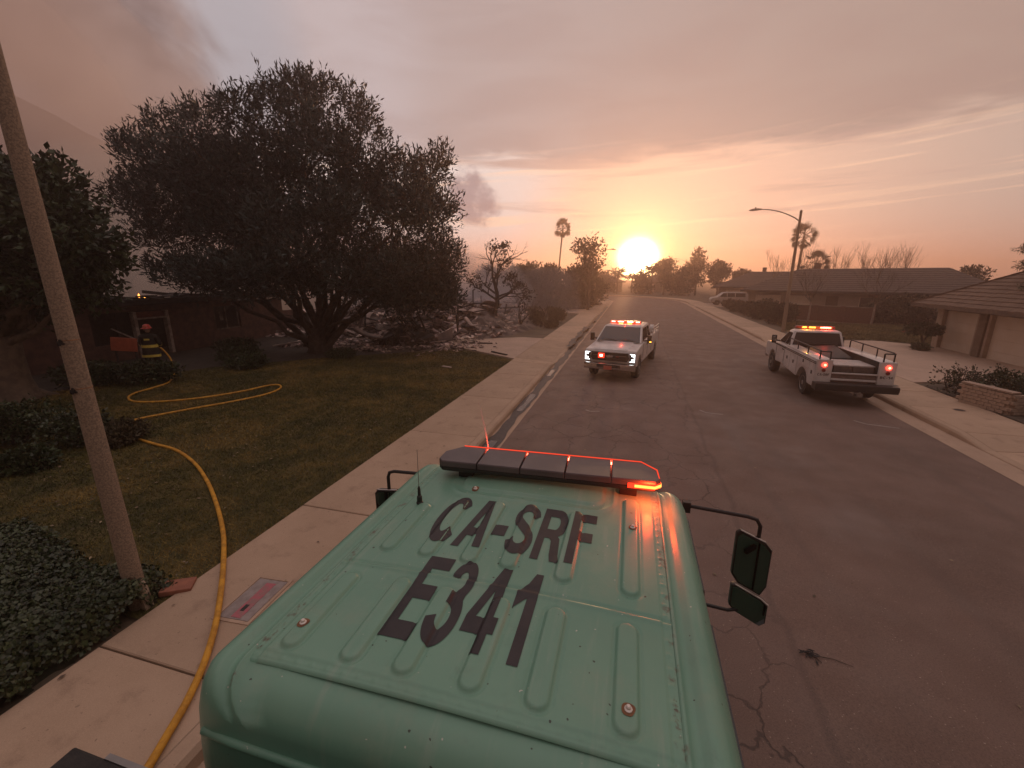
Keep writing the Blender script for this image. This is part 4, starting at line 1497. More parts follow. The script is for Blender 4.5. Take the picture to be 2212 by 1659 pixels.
lightbar_small(pk, 0.15, 1.985, 0.66, [(-.60, -.44, 1, PINK, 0.05), (-.33, -.07, 1, PINK, 0.05), (.07, .33, 1, PINK, 0.05), (.44, .60, 1, PINK, 0.05),
                                       (-.28, -.10, 1, M['lamp_amber'], -0.035), (.10, .28, 1, M['lamp_amber'], -0.035)], M['lens_hot'])
point_lamp("lightbar_light", pk, (0, .45, 2.12), (1.0, .07, .03), 14.0)
side_mirrors(pk, 1.22, 1.38, 0.96)
door_lines(pk, 0.985, (1.35, 0.25, -0.85), 0.70, 1.30)
mb = MB()
for a_, b_ in (((-.62, 1.60), (-.05, 1.53)), ((.05, 1.60), (.62, 1.53))):
    mb.tube([(a_[0], 1.57, 1.385), (a_[0] + .25, 1.50, 1.43), (b_[0], 1.52, 1.41)], 0.012, 5)
mb.obj("wiper", M['black'], pk)
mb = MB()
for z in (1.52, 1.66):
    mb.tube([(-0.97, -1.1, z), (-0.97, -3.35, z)], 0.02, 6)
for y in (-1.35, -2.3, -3.3):
    mb.tube([(-0.97, y, 1.36), (-0.97, y, 1.67)], 0.02, 6)
mb.lathe([(0.05, -.09), (.20, -.08), (.20, .08), (.05, .09)], 16, (-0.86, -1.75, 1.56), 'x')
mb.obj("bed_rack", M['white'], pk)
bpy.context.view_layer.update()

# ---- the utility truck parked by the right kerb
ut = thing("utility_truck", (6.92, 18.55, 0.02), "white utility truck with black bed rails parked at the right kerb, seen from behind", "utility truck", R(-1.0))
front_poly = [(0.25, 0.60), (0.6, 0.60)] + [(1.97 + .50 * math.cos(R(a)), 0.43 + .50 * math.sin(R(a))) for a in range(166, 0, -19)] + [(3.0, 0.60), (3.02, 1.05), (2.92, 1.20), (1.65, 1.30), (1.4, 1.34), (0.25, 1.34)]
mb = MB()
mb.prism(front_poly, -0.985, 0.985, 'x')
mb.obj("body", M['white'], ut, bevel=0.04, seg=3, smooth=True)
greenhouse(ut, 1.65, 0.22, 1.33, 1.92, 0.93, 0.78, 0.85, 0.14)
# service body: two side boxes, floor, tail
box_poly = [(-3.05, 0.52), (-2.50, 0.52)] + [(-1.93 + .52 * math.cos(R(a)), 0.43 + .52 * math.sin(R(a))) for a in range(168, 10, -19)] + [(-1.36, 0.52), (0.12, 0.60), (0.12, 1.42), (-3.05, 1.42)]
for s in (-1, 1):
    mb = MB()
    mb.prism(box_poly, s * 0.62, s * 1.06, 'x')
    sb = mb.obj("side_box", M['white'], ut, bevel=0.02, smooth=True)
    for y0, y1, z0, z1 in ((0.08, -0.55, 0.66, 1.36), (-0.58, -1.32, 0.60, 1.36), (-1.36, -2.50, 1.02, 1.36), (-2.53, -3.01, 0.58, 1.36)):
        mb = MB()
        mb.box((s * 1.062, (y0 + y1) / 2, (z0 + z1) / 2), (0.022, abs(y0 - y1), z1 - z0))
        dr = mb.obj("locker_door", M['white'], ut, bevel=0.008)
        mb = MB()
        mb.box((s * 1.078, (y0 + y1) / 2, (z0 + z1) / 2 - 0.02), (0.012, 0.09, 0.11))
        mb.obj("latch", M['black'], dr)
    mb = MB()
    mb.box((s * .612, -1.47, 1.10), (.012, 3.06, .60))
    mb.obj("bed_liner", M['black_matt'], ut)
    mb = MB()
    for z in (1.27, 1.32):
        mb.bar((s * 1.076, 1.35 if False else 0.1, z), (s * 1.076, -3.03, z), 0.012, 0.022)
    mb.obj("side_stripe", M['black'], ut)
    mb = MB()
    mb.bar((s * 0.99, 0.3, 1.25), (s * 0.99, 1.95, 1.25), 0.012, 0.05)
    mb.obj("door_stripe", M['black'], ut)
    mb = MB()                                                    # rails along the box tops
    x = s * 0.98
    mb.tube([(x, 0.0, 1.42), (x, 0.0, 1.64), (x, -0.1, 1.69), (x, -2.95, 1.69), (x * 0.99, -3.03, 1.67), (x * 0.72, -3.03, 1.67)], 0.022, 6)
    mb.tube([(x, -3.0, 1.69), (x, -3.0, 1.42)], 0.022, 6)
    mb.tube([(x * 0.72, -3.03, 1.67), (x * 0.72, -3.03, 1.42)], 0.022, 6)
    for y in (-0.95, -1.95):
        mb.tube([(x, y, 1.42), (x, y, 1.69)], 0.02, 6)
    mb.obj("bed_rail", M['black'], ut)
    mb = MB()
    mb.box((s * 0.84, -3.06, 1.0), (0.44, 0.03, 0.82))
    tp = mb.obj("tail_panel", M['white'], ut, bevel=0.01)
    mb = MB()
    mb.lathe([(0.075, 0.0), (0.075, -0.03), (0.05, -0.04)], 14, (s * 0.85, -3.07, 1.25), 'y')
    mb.obj("tail_lamp", M['tail'], tp)
    mb = MB()
    mb.lathe([(0.034, 0.0), (0.03, -0.012)], 12, (s * 0.85 + 0.01, -3.108, 1.25), 'y')
    mb.obj("tail_lamp_core", M['tail_core'], tp)
    mb = MB()
    mb.lathe([(0.055, 0.0), (0.055, -0.025), (0.04, -0.03)], 14, (s * 0.85, -3.07, 1.08), 'y')
    mb.obj("reversing_lamp", M['reddull'], tp)
    words = "CA-SRF" if s < 0 else "BC-14"
    tm = text_mesh(words, -0.165, 0.165, -0.04, 0.04, .14)
    tm.materials.clear()
    tm.materials.append(M['letter'])
    to = link("tail_lettering", tm, tp)
    to.location = (s * 0.84, -3.082, 0.94)
    to.rotation_euler = (R(90), 0, 0)
mb = MB()
mb.box((0, -1.48, 0.80), (1.24, 3.1, 0.08))
mb.obj("bed_floor", M['black_matt'], ut)
mb = MB()
mb.box((0, 0.1, 1.15), (1.26, 0.06, 0.7))
mb.obj("bed_front", M['black'], ut)
mb = MB()
for z, hh in ((0.80, 0.06), (1.00, 0.045)):
    mb.box((0, -3.045, z), (1.22, 0.05, hh))
mb.obj("tailgate", M['white'], ut, bevel=0.01)
mb = MB()
mb.box((0, -3.02, 0.86), (1.2, 0.03, 0.30))
mb.obj("tailgate_panel", mat("brownish_panel", (0.20, 0.14, 0.12), (0.12, 0.085, 0.07), 6, 0.6), ut)
mb = MB()
mb.box((0, -3.20, 0.60), (2.2, 0.36, 0.22))
mb.box((0, -3.36, 0.62), (2.22, 0.05, 0.16))
mb.obj("rear_bumper", M['black'], ut, bevel=0.02)
mb = MB()
mb.box((0.1, -3.30, 0.40), (0.16, 0.22, 0.1))
mb.lathe([(0.03, 0), (0.035, 0.04), (0.02, 0.06)], 10, (0.1, -3.36, 0.45))
mb.box((0.02, -3.40, 0.46), (0.25, 0.01, 0.03))
mb.obj("tow_hitch", M['steel'], ut)
mb = MB()
mb.box((0, 0.0, 0.60), (0.9, 5.6, 0.14))
mb.obj("chassis", M['black'], ut)
mb = MB()
mb.box((0, 3.02, 0.62), (1.95, 0.2, 0.26))
mb.obj("front_bumper", M['chrome'], ut, bevel=0.03)
for s in (-1, 1):
    mb = MB()
    mb.box((s * 0.84, 3.02, 0.95), (0.24, 0.06, 0.3))
    mb.obj("headlight", M['chrome'], ut, bevel=0.02)
mb = MB()
mb.box((0, 3.02, 0.95), (1.36, 0.06, 0.32))
mb.obj("grille", M['grille'], ut)
wheel_set(ut, (-1.93, 1.97), 0.86)
lightbar_small(ut, 0.75, 2.0, 0.66, [(-.44, -.30, -1, M['lamp_amber'], 0.045), (-.22, .0, -1, M['lamp_amber'], 0.045), (.16, .52, -1, M['lamp_red'], 0.045), (.26, .44, -1, emit("pinkish_core", (1.0, .35, .30), 7.0), 0.05)], emit("dim_amber_lens", (1.0, .13, .02), .7))
point_lamp("lightbar_light", ut, (.35, .50, 2.12), (1.0, .06, .03), 8.0)
point_lamp("lightbar_light", ut, (-.30, .50, 2.12), (1.0, .35, .04), 6.0)
side_mirrors(ut, 1.32, 1.40, 0.96)
door_lines(ut, 0.985, (1.5, 0.45, 0.30), 0.70, 1.30)
mb = MB()
mb.tube([(-0.45, 1.35, 1.9), (-0.45, 1.33, 2.25)], 0.008, 5)
mb.obj("aerial", M['black'], ut)

# things carried in the bed
for i, (x, y, sx, lab) in enumerate(((-0.30, -2.55, 0.50, "pale lidded box in the truck bed, nearer the driver side"), (0.26, -2.55, 0.56, "pale lidded box in the truck bed, nearer the kerb side"))):
    t_ = thing("storage_box", (6.92 + x, 18.55 + y, 0.93), lab, "box", R(-1.0), "boxes in the utility truck bed")
    mb = MB()
    mb.box((0, 0.22, 0.14), (sx, 1.06, 0.28))
    mb.obj("case", mat("grey_brown_case", (0.11, 0.085, 0.075), (0.15, 0.115, 0.10), 6, 0.6), t_, bevel=0.015)
    mb = MB()
    mb.box((0, 0.22, 0.305), (sx + 0.03, 1.09, 0.05))
    mb.obj("lid", mat("pale_lid", (0.50, 0.45, 0.42), (0.40, 0.36, 0.34), 4, 0.5), t_, bevel=0.012)
t_ = thing("gear_cover", (6.92, 17.65, 0.86), "long dark cover over gear in the middle of the truck bed", "tarp", R(-1.0))
mb = MB()
mb.loft([[(-.55, -.55, 0), (.58, -.55, 0), (.58, 0.95, 0), (-.55, 0.95, 0)], [(-.50, -.50, .36), (.55, -.5, .40), (.55, .9, .58), (-.5, .9, .5)], [(-.3, -.35, .44), (.4, -.3, .48), (.4, .75, .66), (-.3, .75, .6)]])
mb.obj("cover", mat("dark_tarp", (0.03, 0.027, 0.025), (0.05, 0.045, 0.04), 3, 0.5, bump=0.6, bscale=6), t_, bevel=0.03, smooth=True)

# ---- the pale van on the far driveway
vn = thing("parked_van", (12.6, 65.2, 0.15), "pale grey van parked across the pavement beyond the hedge", "van", R(90))
mb = MB()
prof = [(-2.2, 0.35), (-1.9, 0.35)] + [(-1.4 + .4 * math.cos(R(a)), .36 + .4 * math.sin(R(a))) for a in range(170, 5, -27)] + [(0.9, .35)] + [(1.42 + .4 * math.cos(R(a)), .36 + .4 * math.sin(R(a))) for a in range(170, 5, -27)] + \
    [(2.2, 0.38), (2.28, 0.75), (2.1, 1.0), (1.45, 1.1), (0.75, 1.66), (0.2, 1.74), (-1.9, 1.72), (-2.2, 1.5), (-2.28, 0.8)]
mb.prism(prof, -0.9, 0.9, 'x')
vb = mb.obj("body", mat("silver_paint", (0.42, 0.38, 0.36), (0.34, 0.31, 0.29), 3, 0.35), vn, bevel=0.06, seg=3, smooth=True)
for s in (-1, 1):
    for y0, y1 in ((-1.95, -0.75), (-0.65, 0.25), (0.33, 1.15)):
        mb = MB()
        top_ = 1.60 if y1 < 1 else 1.30
        mb.loft([[(s * (0.893 + o), y0, 1.12), (s * (0.893 + o), y1, 1.12), (s * (0.893 + o), min(y1, 0.8), 1.60), (s * (0.893 + o), y0 + .05, 1.60)] for o in (0, 0.014)])
        mb.obj("window", M['glass'], vn)
for y in (-1.4, 1.42):
    for s in (-1, 1):
        truck_wheel(vn, (s * 0.80, y, 0.33), 0.33, 0.2)
# ------------------------------------------------------------------ lamp posts
def street_lamp(loc, rz, label, h=8.0, arm=2.5, rb=0.13, rt=0.075, concrete=True, bands=False):
    t_ = thing("street_lamp", loc, label, "street lamp", rz, "street lamps along the road")
    mb = MB()
    mb.tube([(0, 0, -0.15)] + [(0, 0, h * i / 8) for i in range(9)], [rb * 1.05] + [rb + (rt - rb) * i / 8 for i in range(9)], 20)
    mb.obj("pole", M['pole'], t_, smooth=True)
    mb = MB()
    mb.lathe([(rt * 1.15, 0), (rt * 1.1, 0.12), (0.02, 0.18)], 12, (0, 0, h))
    mb.obj("pole_cap", M['pole'], t_)
    mb = MB()
    pts_ = []
    for i in range(9):
        u = i / 8
        pts_.append((arm * u, 0, h - 0.55 + 0.85 * math.sin(u * math.pi / 2) ** 0.8))
    mb.tube(pts_, [0.04 - 0.012 * i / 8 for i in range(9)], 8)
    mb.obj("arm", M['steel'], t_, smooth=True)
    mb = MB()
    x, z = arm, h + 0.30
    mb.loft([[(x - .1, -.05, z - .03), (x - .1, .05, z - .03), (x - .1, .05, z + .04), (x - .1, -.05, z + .04)],
             [(x + .15, -.12, z - .06), (x + .15, .12, z - .06), (x + .15, .09, z + .07), (x + .15, -.09, z + .07)],
             [(x + .45, -.14, z - .08), (x + .45, .14, z - .08), (x + .45, .10, z + .06), (x + .45, -.10, z + .06)],
             [(x + .68, -.07, z - .07), (x + .68, .07, z - .07), (x + .68, .04, z - .01), (x + .68, -.04, z - .01)]])
    hd = mb.obj("lamp_head", M['steel'], t_, bevel=0.01)
    mb = MB()
    mb.lathe([(0.04, 0), (0.045, 0.06), (0.02, 0.09)], 10, (x + .3, 0, z + .065))
    mb.obj("photocell", M['black'], hd)
    return t_


street_lamp((10.62, 34.95, 0.13), math.pi, "tall concrete street lamp with curved arm behind the utility truck")
street_lamp((-5.0, 61.2, 0.13), 0, "distant street lamp whose arm shows beside the leafy tall tree", 7.0, 1.9)
street_lamp((12.2, 116.5, 0.10), math.pi, "farthest street lamp, its arm just showing right of the sun", 7.7, 2.2)

# the near post on the left pavement edge
np_ = thing("street_lamp", (-5.52, 3.07, 0.10), "speckled concrete lamp post standing near at the left, its head out of frame", "street lamp", 0, "street lamps along the road")
np_.rotation_euler = (0, R(-1.3), 0)
mb = MB()
hs = [-0.2, 0, 0.4, 1, 2, 3, 4, 5, 6, 7, 8, 9]
mb.tube([(0, 0, h) for h in hs], [0.102 - 0.0058 * max(h, 0) for h in hs], 32)
mb.obj("pole", M['pole'], np_, smooth=True)
mb = MB()
mb.tube([(2.5 * i / 8, 0, 8.6 + .85 * math.sin(i / 8 * math.pi / 2) ** .8) for i in range(9)], [0.04 - 0.012 * i / 8 for i in range(9)], 8)
mb.obj("arm", M['steel'], np_)
mb = MB()
mb.loft([[(2.4, -.05, 9.42), (2.4, .05, 9.42), (2.4, .05, 9.49), (2.4, -.05, 9.49)], [(2.95, -.14, 9.37), (2.95, .14, 9.37), (2.95, .1, 9.51), (2.95, -.1, 9.51)], [(3.2, -.06, 9.38), (3.2, .06, 9.38), (3.2, .04, 9.44), (3.2, -.04, 9.44)]])
mb.obj("lamp_head", M['steel'], np_)
# conduit cover at its foot and two rusty clamp marks
mb = MB()
mb.loft([[(0.07, -.05, -0.05), (0.175, -.05, -0.05), (0.175, .05, -0.05), (0.07, .05, -0.05)], [(0.07, -.045, .30), (0.145, -.045, .30), (0.145, .045, .30), (0.07, .045, .30)], [(0.07, -.04, .36), (0.12, -.04, .36), (0.12, .04, .36), (0.07, .04, .36)]])
mb.box((0.13, -0.050, 0.16), (0.045, 0.012, 0.012))
mb.obj("conduit_cover", M['stucco'], np_, bevel=0.01)
for z_, rr in ((2.75, 0.0865), (3.26, 0.0835)):
    mb = MB()
    mb.lathe([(rr, -0.006), (rr + 0.004, 0), (rr, 0.006)], 32, (0, 0, z_), cap=False)
    mb.obj("band", mat("rusty_band", (0.40, 0.20, 0.09), (0.16, 0.08, 0.04), 20, 0.6), np_)
    mb = MB()
    for i in range(9):
        a = R(225 + i * 9)
        mb.box((math.cos(a) * rr, math.sin(a) * rr, z_ - .02 + .012 * math.sin(i * 2.2)), (0.02, 0.02, 0.035 + .02 * math.sin(i * 1.3)), (0, 0, a))
    mb.obj("clamp_scar", M['char'], np_)

# ------------------------------------------------------------------ small street fittings
mb = MB()
mb.box((0, 0, 0), (0.34, 0.24, 0.07))
b_ = mb.obj("brick", mat("terracotta", (0.36, 0.14, 0.085), (0.28, 0.11, 0.07), 8, 0.85), bevel=0.012)
b_.location = (-5.33, 3.40, 0.165)
b_.rotation_euler = (0, R(4), R(35))
tag(b_, "flat terracotta paver lying at the foot of the near concrete post", "paver")

ub = thing("meter_box", (-4.24, 3.50, 0.1485), "meter box lid with a pink painted strip set into the left pavement", "meter box", R(4))
mb = MB()
for x, y, sx, sy in ((0, .36, .50, .04), (0, -.36, .50, .04), (.23, 0, .04, .68), (-.23, 0, .04, .68)):
    mb.box((x, y, 0.004), (sx, sy, 0.012))
mb.obj("frame", M['gutter'], ub)
mb = MB()
mb.box((0, 0, 0.001), (0.40, 0.66, 0.012))
ld = mb.obj("lid", mat("grey_lid", (0.26, 0.215, 0.20), (0.34, 0.29, 0.27), 9, 0.8), ub)
mb = MB()
mb.box((0.02, -0.02, 0.0085), (0.13, 0.58, 0.004))
mb.obj("painted_strip", mat("pink_paint", (0.46, 0.12, 0.15), (0.30, 0.17, 0.16), 9, 0.7), ld)
mb = MB()
mb.box((0.01, -0.16, 0.0118), (0.05, 0.10, 0.003))
mb.obj("lift_slot", M['black'], ld)

for x, y, lab in ((9.55, 15.2, "round dark valve cover in the right pavement beside the low brick planter"), (9.35, 18.2, "round dark valve cover in the right pavement just behind the utility truck")):
    t_ = thing("valve_cover", (x, y, 0.152), lab, "valve cover", 0, "covers in the right pavement")
    mb = MB()
    mb.lathe([(0.13, -0.01), (0.13, 0.004), (0.0, 0.006)], 20, cap=False)
    mb.obj("lid", M['black'], t_)
    mb = MB()
    mb.lathe([(0.13, -0.01), (0.13, 0.007), (0.155, 0.007), (0.155, -0.01)], 20, cap=False)
    mb.obj("ring", M['gutter'], t_)

# surveyors' chalk dashes on the asphalt
chalk = mat("white_chalk", (0.50, 0.46, 0.43), (0.30, 0.27, 0.25), 40, 0.9)
def road_z(x):
    return 0.05 - 0.05 * min(abs(x - CX) / 5.26, 1)
for pts_, lab in (([(-1.15, 12.75), (-0.98, 12.62), (-0.72, 12.7)], "small white chalk tick on the asphalt ahead of the fire engine"),
                  ([(2.2, 13.55), (2.35, 13.3), (2.8, 13.26)], "white chalk check mark beside the long crack in the road"),
                  ([(6.3, 13.75), (6.5, 13.5), (7.2, 13.35)], "white chalk check mark near the right gutter")):
    mb = MB()
    for a_, b2 in zip(pts_[:-1], pts_[1:]):
        mb.bar((a_[0], a_[1], road_z(a_[0]) + 0.006), (b2[0], b2[1], road_z(b2[0]) + 0.006), 0.035, 0.004)
    tag(mb.obj("chalk_mark", chalk), lab, "chalk mark", "chalk marks on the road")

# the twig on the road
tw = thing("fallen_twig", (2.05, 4.50, 0.05), "dark leafy twig lying on the asphalt at the lower right", "twig")
mb = MB()
mb.tube([(0, 0, .012), (.12, -.03, .02), (.26, -.02, .012), (.42, -.07, .01)], [.007, .006, .004, .002], 5)
mb.tube([(.05, -.01, .012), (.12, -.10, .012)], .004, 5)
mb.obj("stem", M['bark'], tw)
mb = MB()
for i in range(16):
    a = random.uniform(0, 6.28)
    c_ = Vector((random.gauss(.05, .05), random.gauss(-.03, .035), .012 + random.random() * .02))
    dv = Vector((math.cos(a), math.sin(a), .1)) * random.uniform(.025, .05)
    sv = Vector((-dv.y, dv.x, 0)) * .3
    mb.add([c_ - dv, c_ + sv, c_ + dv, c_ - sv], [(0, 1, 2, 3)])
mb.obj("leaves", M['char'], tw)

# ------------------------------------------------------------------ fire hose over lawn and pavement
def spline(P, n=14):
    P = [Vector(p) for p in P]
    out = []
    for i in range(len(P) - 1):
        p0, p1, p2, p3 = P[max(i - 1, 0)], P[i], P[i + 1], P[min(i + 2, len(P) - 1)]
        for k_ in range(n):
            t = k_ / n
            out.append(0.5 * ((2 * p1) + (p2 - p0) * t + (2 * p0 - 5 * p1 + 4 * p2 - p3) * t * t + (3 * p1 - p0 - 3 * p2 + p3) * t ** 3))
    out.append(P[-1])
    return out


HOSE = [(-18.6, 13.3, 0.155), (-17.91, 12.96, 0.155), (-16.49, 11.7, 0.155), (-16.15, 10.87, 0.155), (-16.03, 10.26, 0.155), (-15.66, 9.76, 0.155), (-14.96, 9.45, 0.155), (-14.2, 9.61, 0.155), (-13.33, 10.28, 0.155), (-12.72, 11.29, 0.155), (-12.48, 12.2, 0.155), (-12.13, 12.38, 0.155), (-11.72, 11.93, 0.155), (-11.62, 11.16, 0.155), (-11.95, 10.22, 0.155), (-12.42, 9.38, 0.155), (-12.81, 8.59, 0.155), (-12.96, 8.21, 0.155), (-12.93, 7.82, 0.155), (-12.41, 7.41, 0.155), (-11.77, 7.17, 0.155), (-10.71, 6.96, 0.155), (-9.79, 6.8, 0.155), (-8.72, 6.37, 0.155), (-7.67, 5.78, 0.155), (-6.71, 5.14, 0.16), (-5.86, 4.51, 0.17), (-5.25, 3.98, 0.183), (-4.72, 3.47, 0.185), (-4.29, 3.02, 0.185), (-3.96, 2.61, 0.185), (-3.74, 2.26, 0.185), (-3.61, 1.99, 0.185), (-3.5, 1.75, 0.185), (-3.25, 1.2, 0.2), (-2.7, 0.55, 0.08), (-2.2, 0.1, 0.35), (-1.75, -0.05, 0.8)]
mb = MB()
sp = spline(HOSE, 12)
mb.tube(sp, 0.034, 10)
h_ = mb.obj("fire_hose", M['hose'], smooth='all')
tag(h_, "yellow fire hose snaking over the lawn and the left pavement to the engine", "fire hose")
# ------------------------------------------------------------------ foliage helpers
def unit(v):
    return v / (np.linalg.norm(v, axis=1, keepdims=True) + 1e-9)


def leaves(P, D, ln, wd, seed_rng):
    """one rhombic leaf per row: base P, direction D"""
    k = len(P)
    rnd = unit(seed_rng.normal(size=(k, 3)))
    side = unit(np.cross(D, rnd))
    nrm = np.cross(side, D)
    ln, wd = ln[:, None], wd[:, None]
    V = np.stack([P, P + D * ln * .45 + side * wd + nrm * ln * .05, P + D * ln, P + D * ln * .45 - side * wd + nrm * ln * .05], 1)
    return V.reshape(-1, 3)


def crown(name, parent, lumps, n, size, aspect, m_, up=0.4, seed=1, per=5, shoot=0.5, solid=0.55, droop=0.0, label=None, gap=0.0):
    """lumps: (x,y,z,rh,rv); leafy shoots scattered through the lumps, denser towards their skins"""
    g_ = np.random.default_rng(seed)
    Lm = np.array(lumps, float)
    wt = Lm[:, 3] ** 2 * Lm[:, 4]
    wt = wt ** 0.75
    idx = g_.choice(len(Lm), n, p=wt / wt.sum())
    dirs = unit(g_.normal(size=(n, 3)))
    rad = g_.random(n) ** (1 - solid)
    rad = rad * g_.uniform(0.85, 1.12, n)
    # ragged clumping: thin out by direction bands
    sc = np.stack([Lm[idx, 3], Lm[idx, 3], Lm[idx, 4]], 1)
    P = Lm[idx, :3] + dirs * sc * rad[:, None]
    clump = np.sin(P[:, 0] * 2.3 + P[:, 2] * 1.7 + seed) + np.sin(P[:, 1] * 2.1 - P[:, 2] * 2.6) + np.sin(P[:, 0] * 1.1 - P[:, 1] * 1.4 + 2)
    keep = clump > g_.uniform(-2.6, 0.6, n) + gap * (rad > .75)
    P, dirs = P[keep], dirs[keep]
    n = len(P)
    D0 = unit(dirs * 0.7 + np.array([0, 0, up]) + g_.normal(size=(n, 3)) * 0.35)
    out = []
    for j in range(per):
        base = P + D0 * (j * shoot / per)
        D = unit(D0 * 0.9 + g_.normal(size=(n, 3)) * 0.55 - np.array([0, 0, droop]))
        ln = size * g_.uniform(0.6, 1.25, n)
        out.append(leaves(base, D, ln, ln * aspect, g_))
    V = np.concatenate(out)
    o = link(name, np_mesh(name, V, np.arange(len(V)).reshape(-1, 4), m_), parent)
    if label:
        o['label'] = label
    return o


def limb(mb, a, b, r0, r1, sag=0.0, n=6, sides=7, wob=0.08, rg=random):
    a, b = Vector(a), Vector(b)
    ln = (b - a).length
    pts_ = []
    for i in range(n + 1):
        t = i / n
        p = a.lerp(b, t)
        p.z += sag * ln * math.sin(t * math.pi)
        if 0 < i < n:
            p += Vector((rg.gauss(0, 1), rg.gauss(0, 1), rg.gauss(0, .6))) * wob * ln / n
        pts_.append(p)
    mb.tube(pts_, [r0 + (r1 - r0) * (i / n) ** 0.8 for i in range(n + 1)], sides)
    return pts_


def bare_branches(mb, p, dv, ln, r, depth, rg, spread=0.55, up=0.12, kids=(2, 3), sides=5, shrink=0.72, twigs=None):
    p = Vector(p)
    dv = Vector(dv).normalized()
    n = 3
    pts_ = [p]
    cur = dv
    for i in range(n):
        cur = (cur + Vector((rg.gauss(0, .16), rg.gauss(0, .16), rg.gauss(0, .12) + up * .3))).normalized()
        pts_.append(pts_[-1] + cur * ln / n)
    mb.tube(pts_, [r, r * .88, r * .76, r * .64], max(3, sides), cap=depth == 0)
    if twigs is not None and depth <= 1:
        twigs.append((pts_[-1].copy(), cur.copy()))
    if depth == 0:
        return
    for _ in range(rg.choice(kids)):
        nd = (cur + Vector((rg.gauss(0, spread), rg.gauss(0, spread), rg.gauss(0, spread * .7) + up))).normalized()
        bare_branches(mb, pts_[-1] if rg.random() < .6 else pts_[-2], nd, ln * shrink * rg.uniform(.8, 1.15), r * .60, depth - 1, rg, spread, up, kids, sides - 1, shrink, twigs)


# ---- the big olive-like tree over the burnt house
BIG = [(-22.49, 17.29, 9.4, 2.2, 2.2), (-19.67, 17.46, 10.1, 2.3, 1.9), (-18.62, 19.38, 10.9, 2.5, 1.9), (-14.46, 18.87, 11.2, 2.4, 1.8), (-12.94, 20.49, 10.6, 2.0, 2.0), (-11.34, 21.38, 8.4, 2.0, 2.1),
       (-8.73, 18.36, 6.1, 1.3, 2.1), (-9.99, 20.78, 4.3, 1.5, 1.5), (-12.42, 21.43, 5.0, 1.8, 2.0), (-13.71, 20.49, 8.0, 1.9, 1.9), (-20.54, 18.97, 8.0, 2.7, 2.4), (-23.01, 17.37, 6.9, 2.0, 1.9),
       (-23.24, 19.08, 5.0, 2.4, 1.7), (-19.39, 19.58, 5.0, 2.4, 1.9), (-14.77, 18.5, 4.7, 1.5, 1.5), (-17.3, 17.98, 7.0, 1.7, 1.6), (-21.93, 15.92, 5.0, 1.6, 1.1), (-14.67, 21.62, 3.7, 1.7, 1.0),
       (-10.06, 19.29, 3.4, 1.5, 0.9), (-16.4, 18.95, 9.7, 2.0, 1.2), (-9.4, 18.9, 7.6, 1.1, 1.3)]
TUFTS = [(-22.2, 17.9, 10.6, .9, 1.0), (-20.4, 18.3, 11.0, 1.0, 1.1), (-17.1, 17.17, 11.0, 0.9, 0.95), (-15.77, 17.62, 11.3, 0.9, 0.95), (-15.6, 19.6, 12.2, 1.0, 1.05), (-14.5, 19.7, 11.9, 0.9, 0.95), (-13.2, 20.1, 11.6, 0.9, 0.95), (-9.7, 20.8, 8.9, 1.0, 1.1), (-9.3, 20.9, 7.2, 0.9, 1.0), (-9.0, 20.9, 4.7, 0.8, 0.9), (-9.0, 19.7, 3.3, 0.9, 0.9), (-23.4, 16.5, 7.5, 0.9, 0.95), (-22.8, 16.6, 9.4, 0.8, 0.85)]
bt = thing("olive_tree", (0, 0, 0), "huge spreading dark multi-stemmed tree on the lawn in front of the burnt house", "tree")
rg = random.Random(4)
mb = MB()
base = Vector((-15.7, 18.9, -0.1))
mb.tube([base, base + Vector((0.02, 0, .5)), base + Vector((-.05, 0, 1.0)), base + Vector((0, 0, 1.5))], [.66, .48, .42, .32], 14)
for i, (x, y, z, rh, rv) in enumerate(BIG):
    a_ = base + Vector((rg.uniform(-.3, .3), rg.uniform(-.2, .2), rg.uniform(.5, 1.3)))
    b_ = Vector((x, y, z + rv * .3))
    pts_ = limb(mb, a_, b_, rg.uniform(.11, .19), .03, -0.05 if z < 6 else 0.03, 7, 8, .16, rg)
    for _ in range(4):
        q = pts_[rg.randrange(3, 7)]
        limb(mb, q, q + Vector((rg.gauss(0, rh * .6), rg.gauss(0, rh * .6), rg.uniform(.2, 1) * rv)), .05, .012, .05, 4, 5, .2, rg)
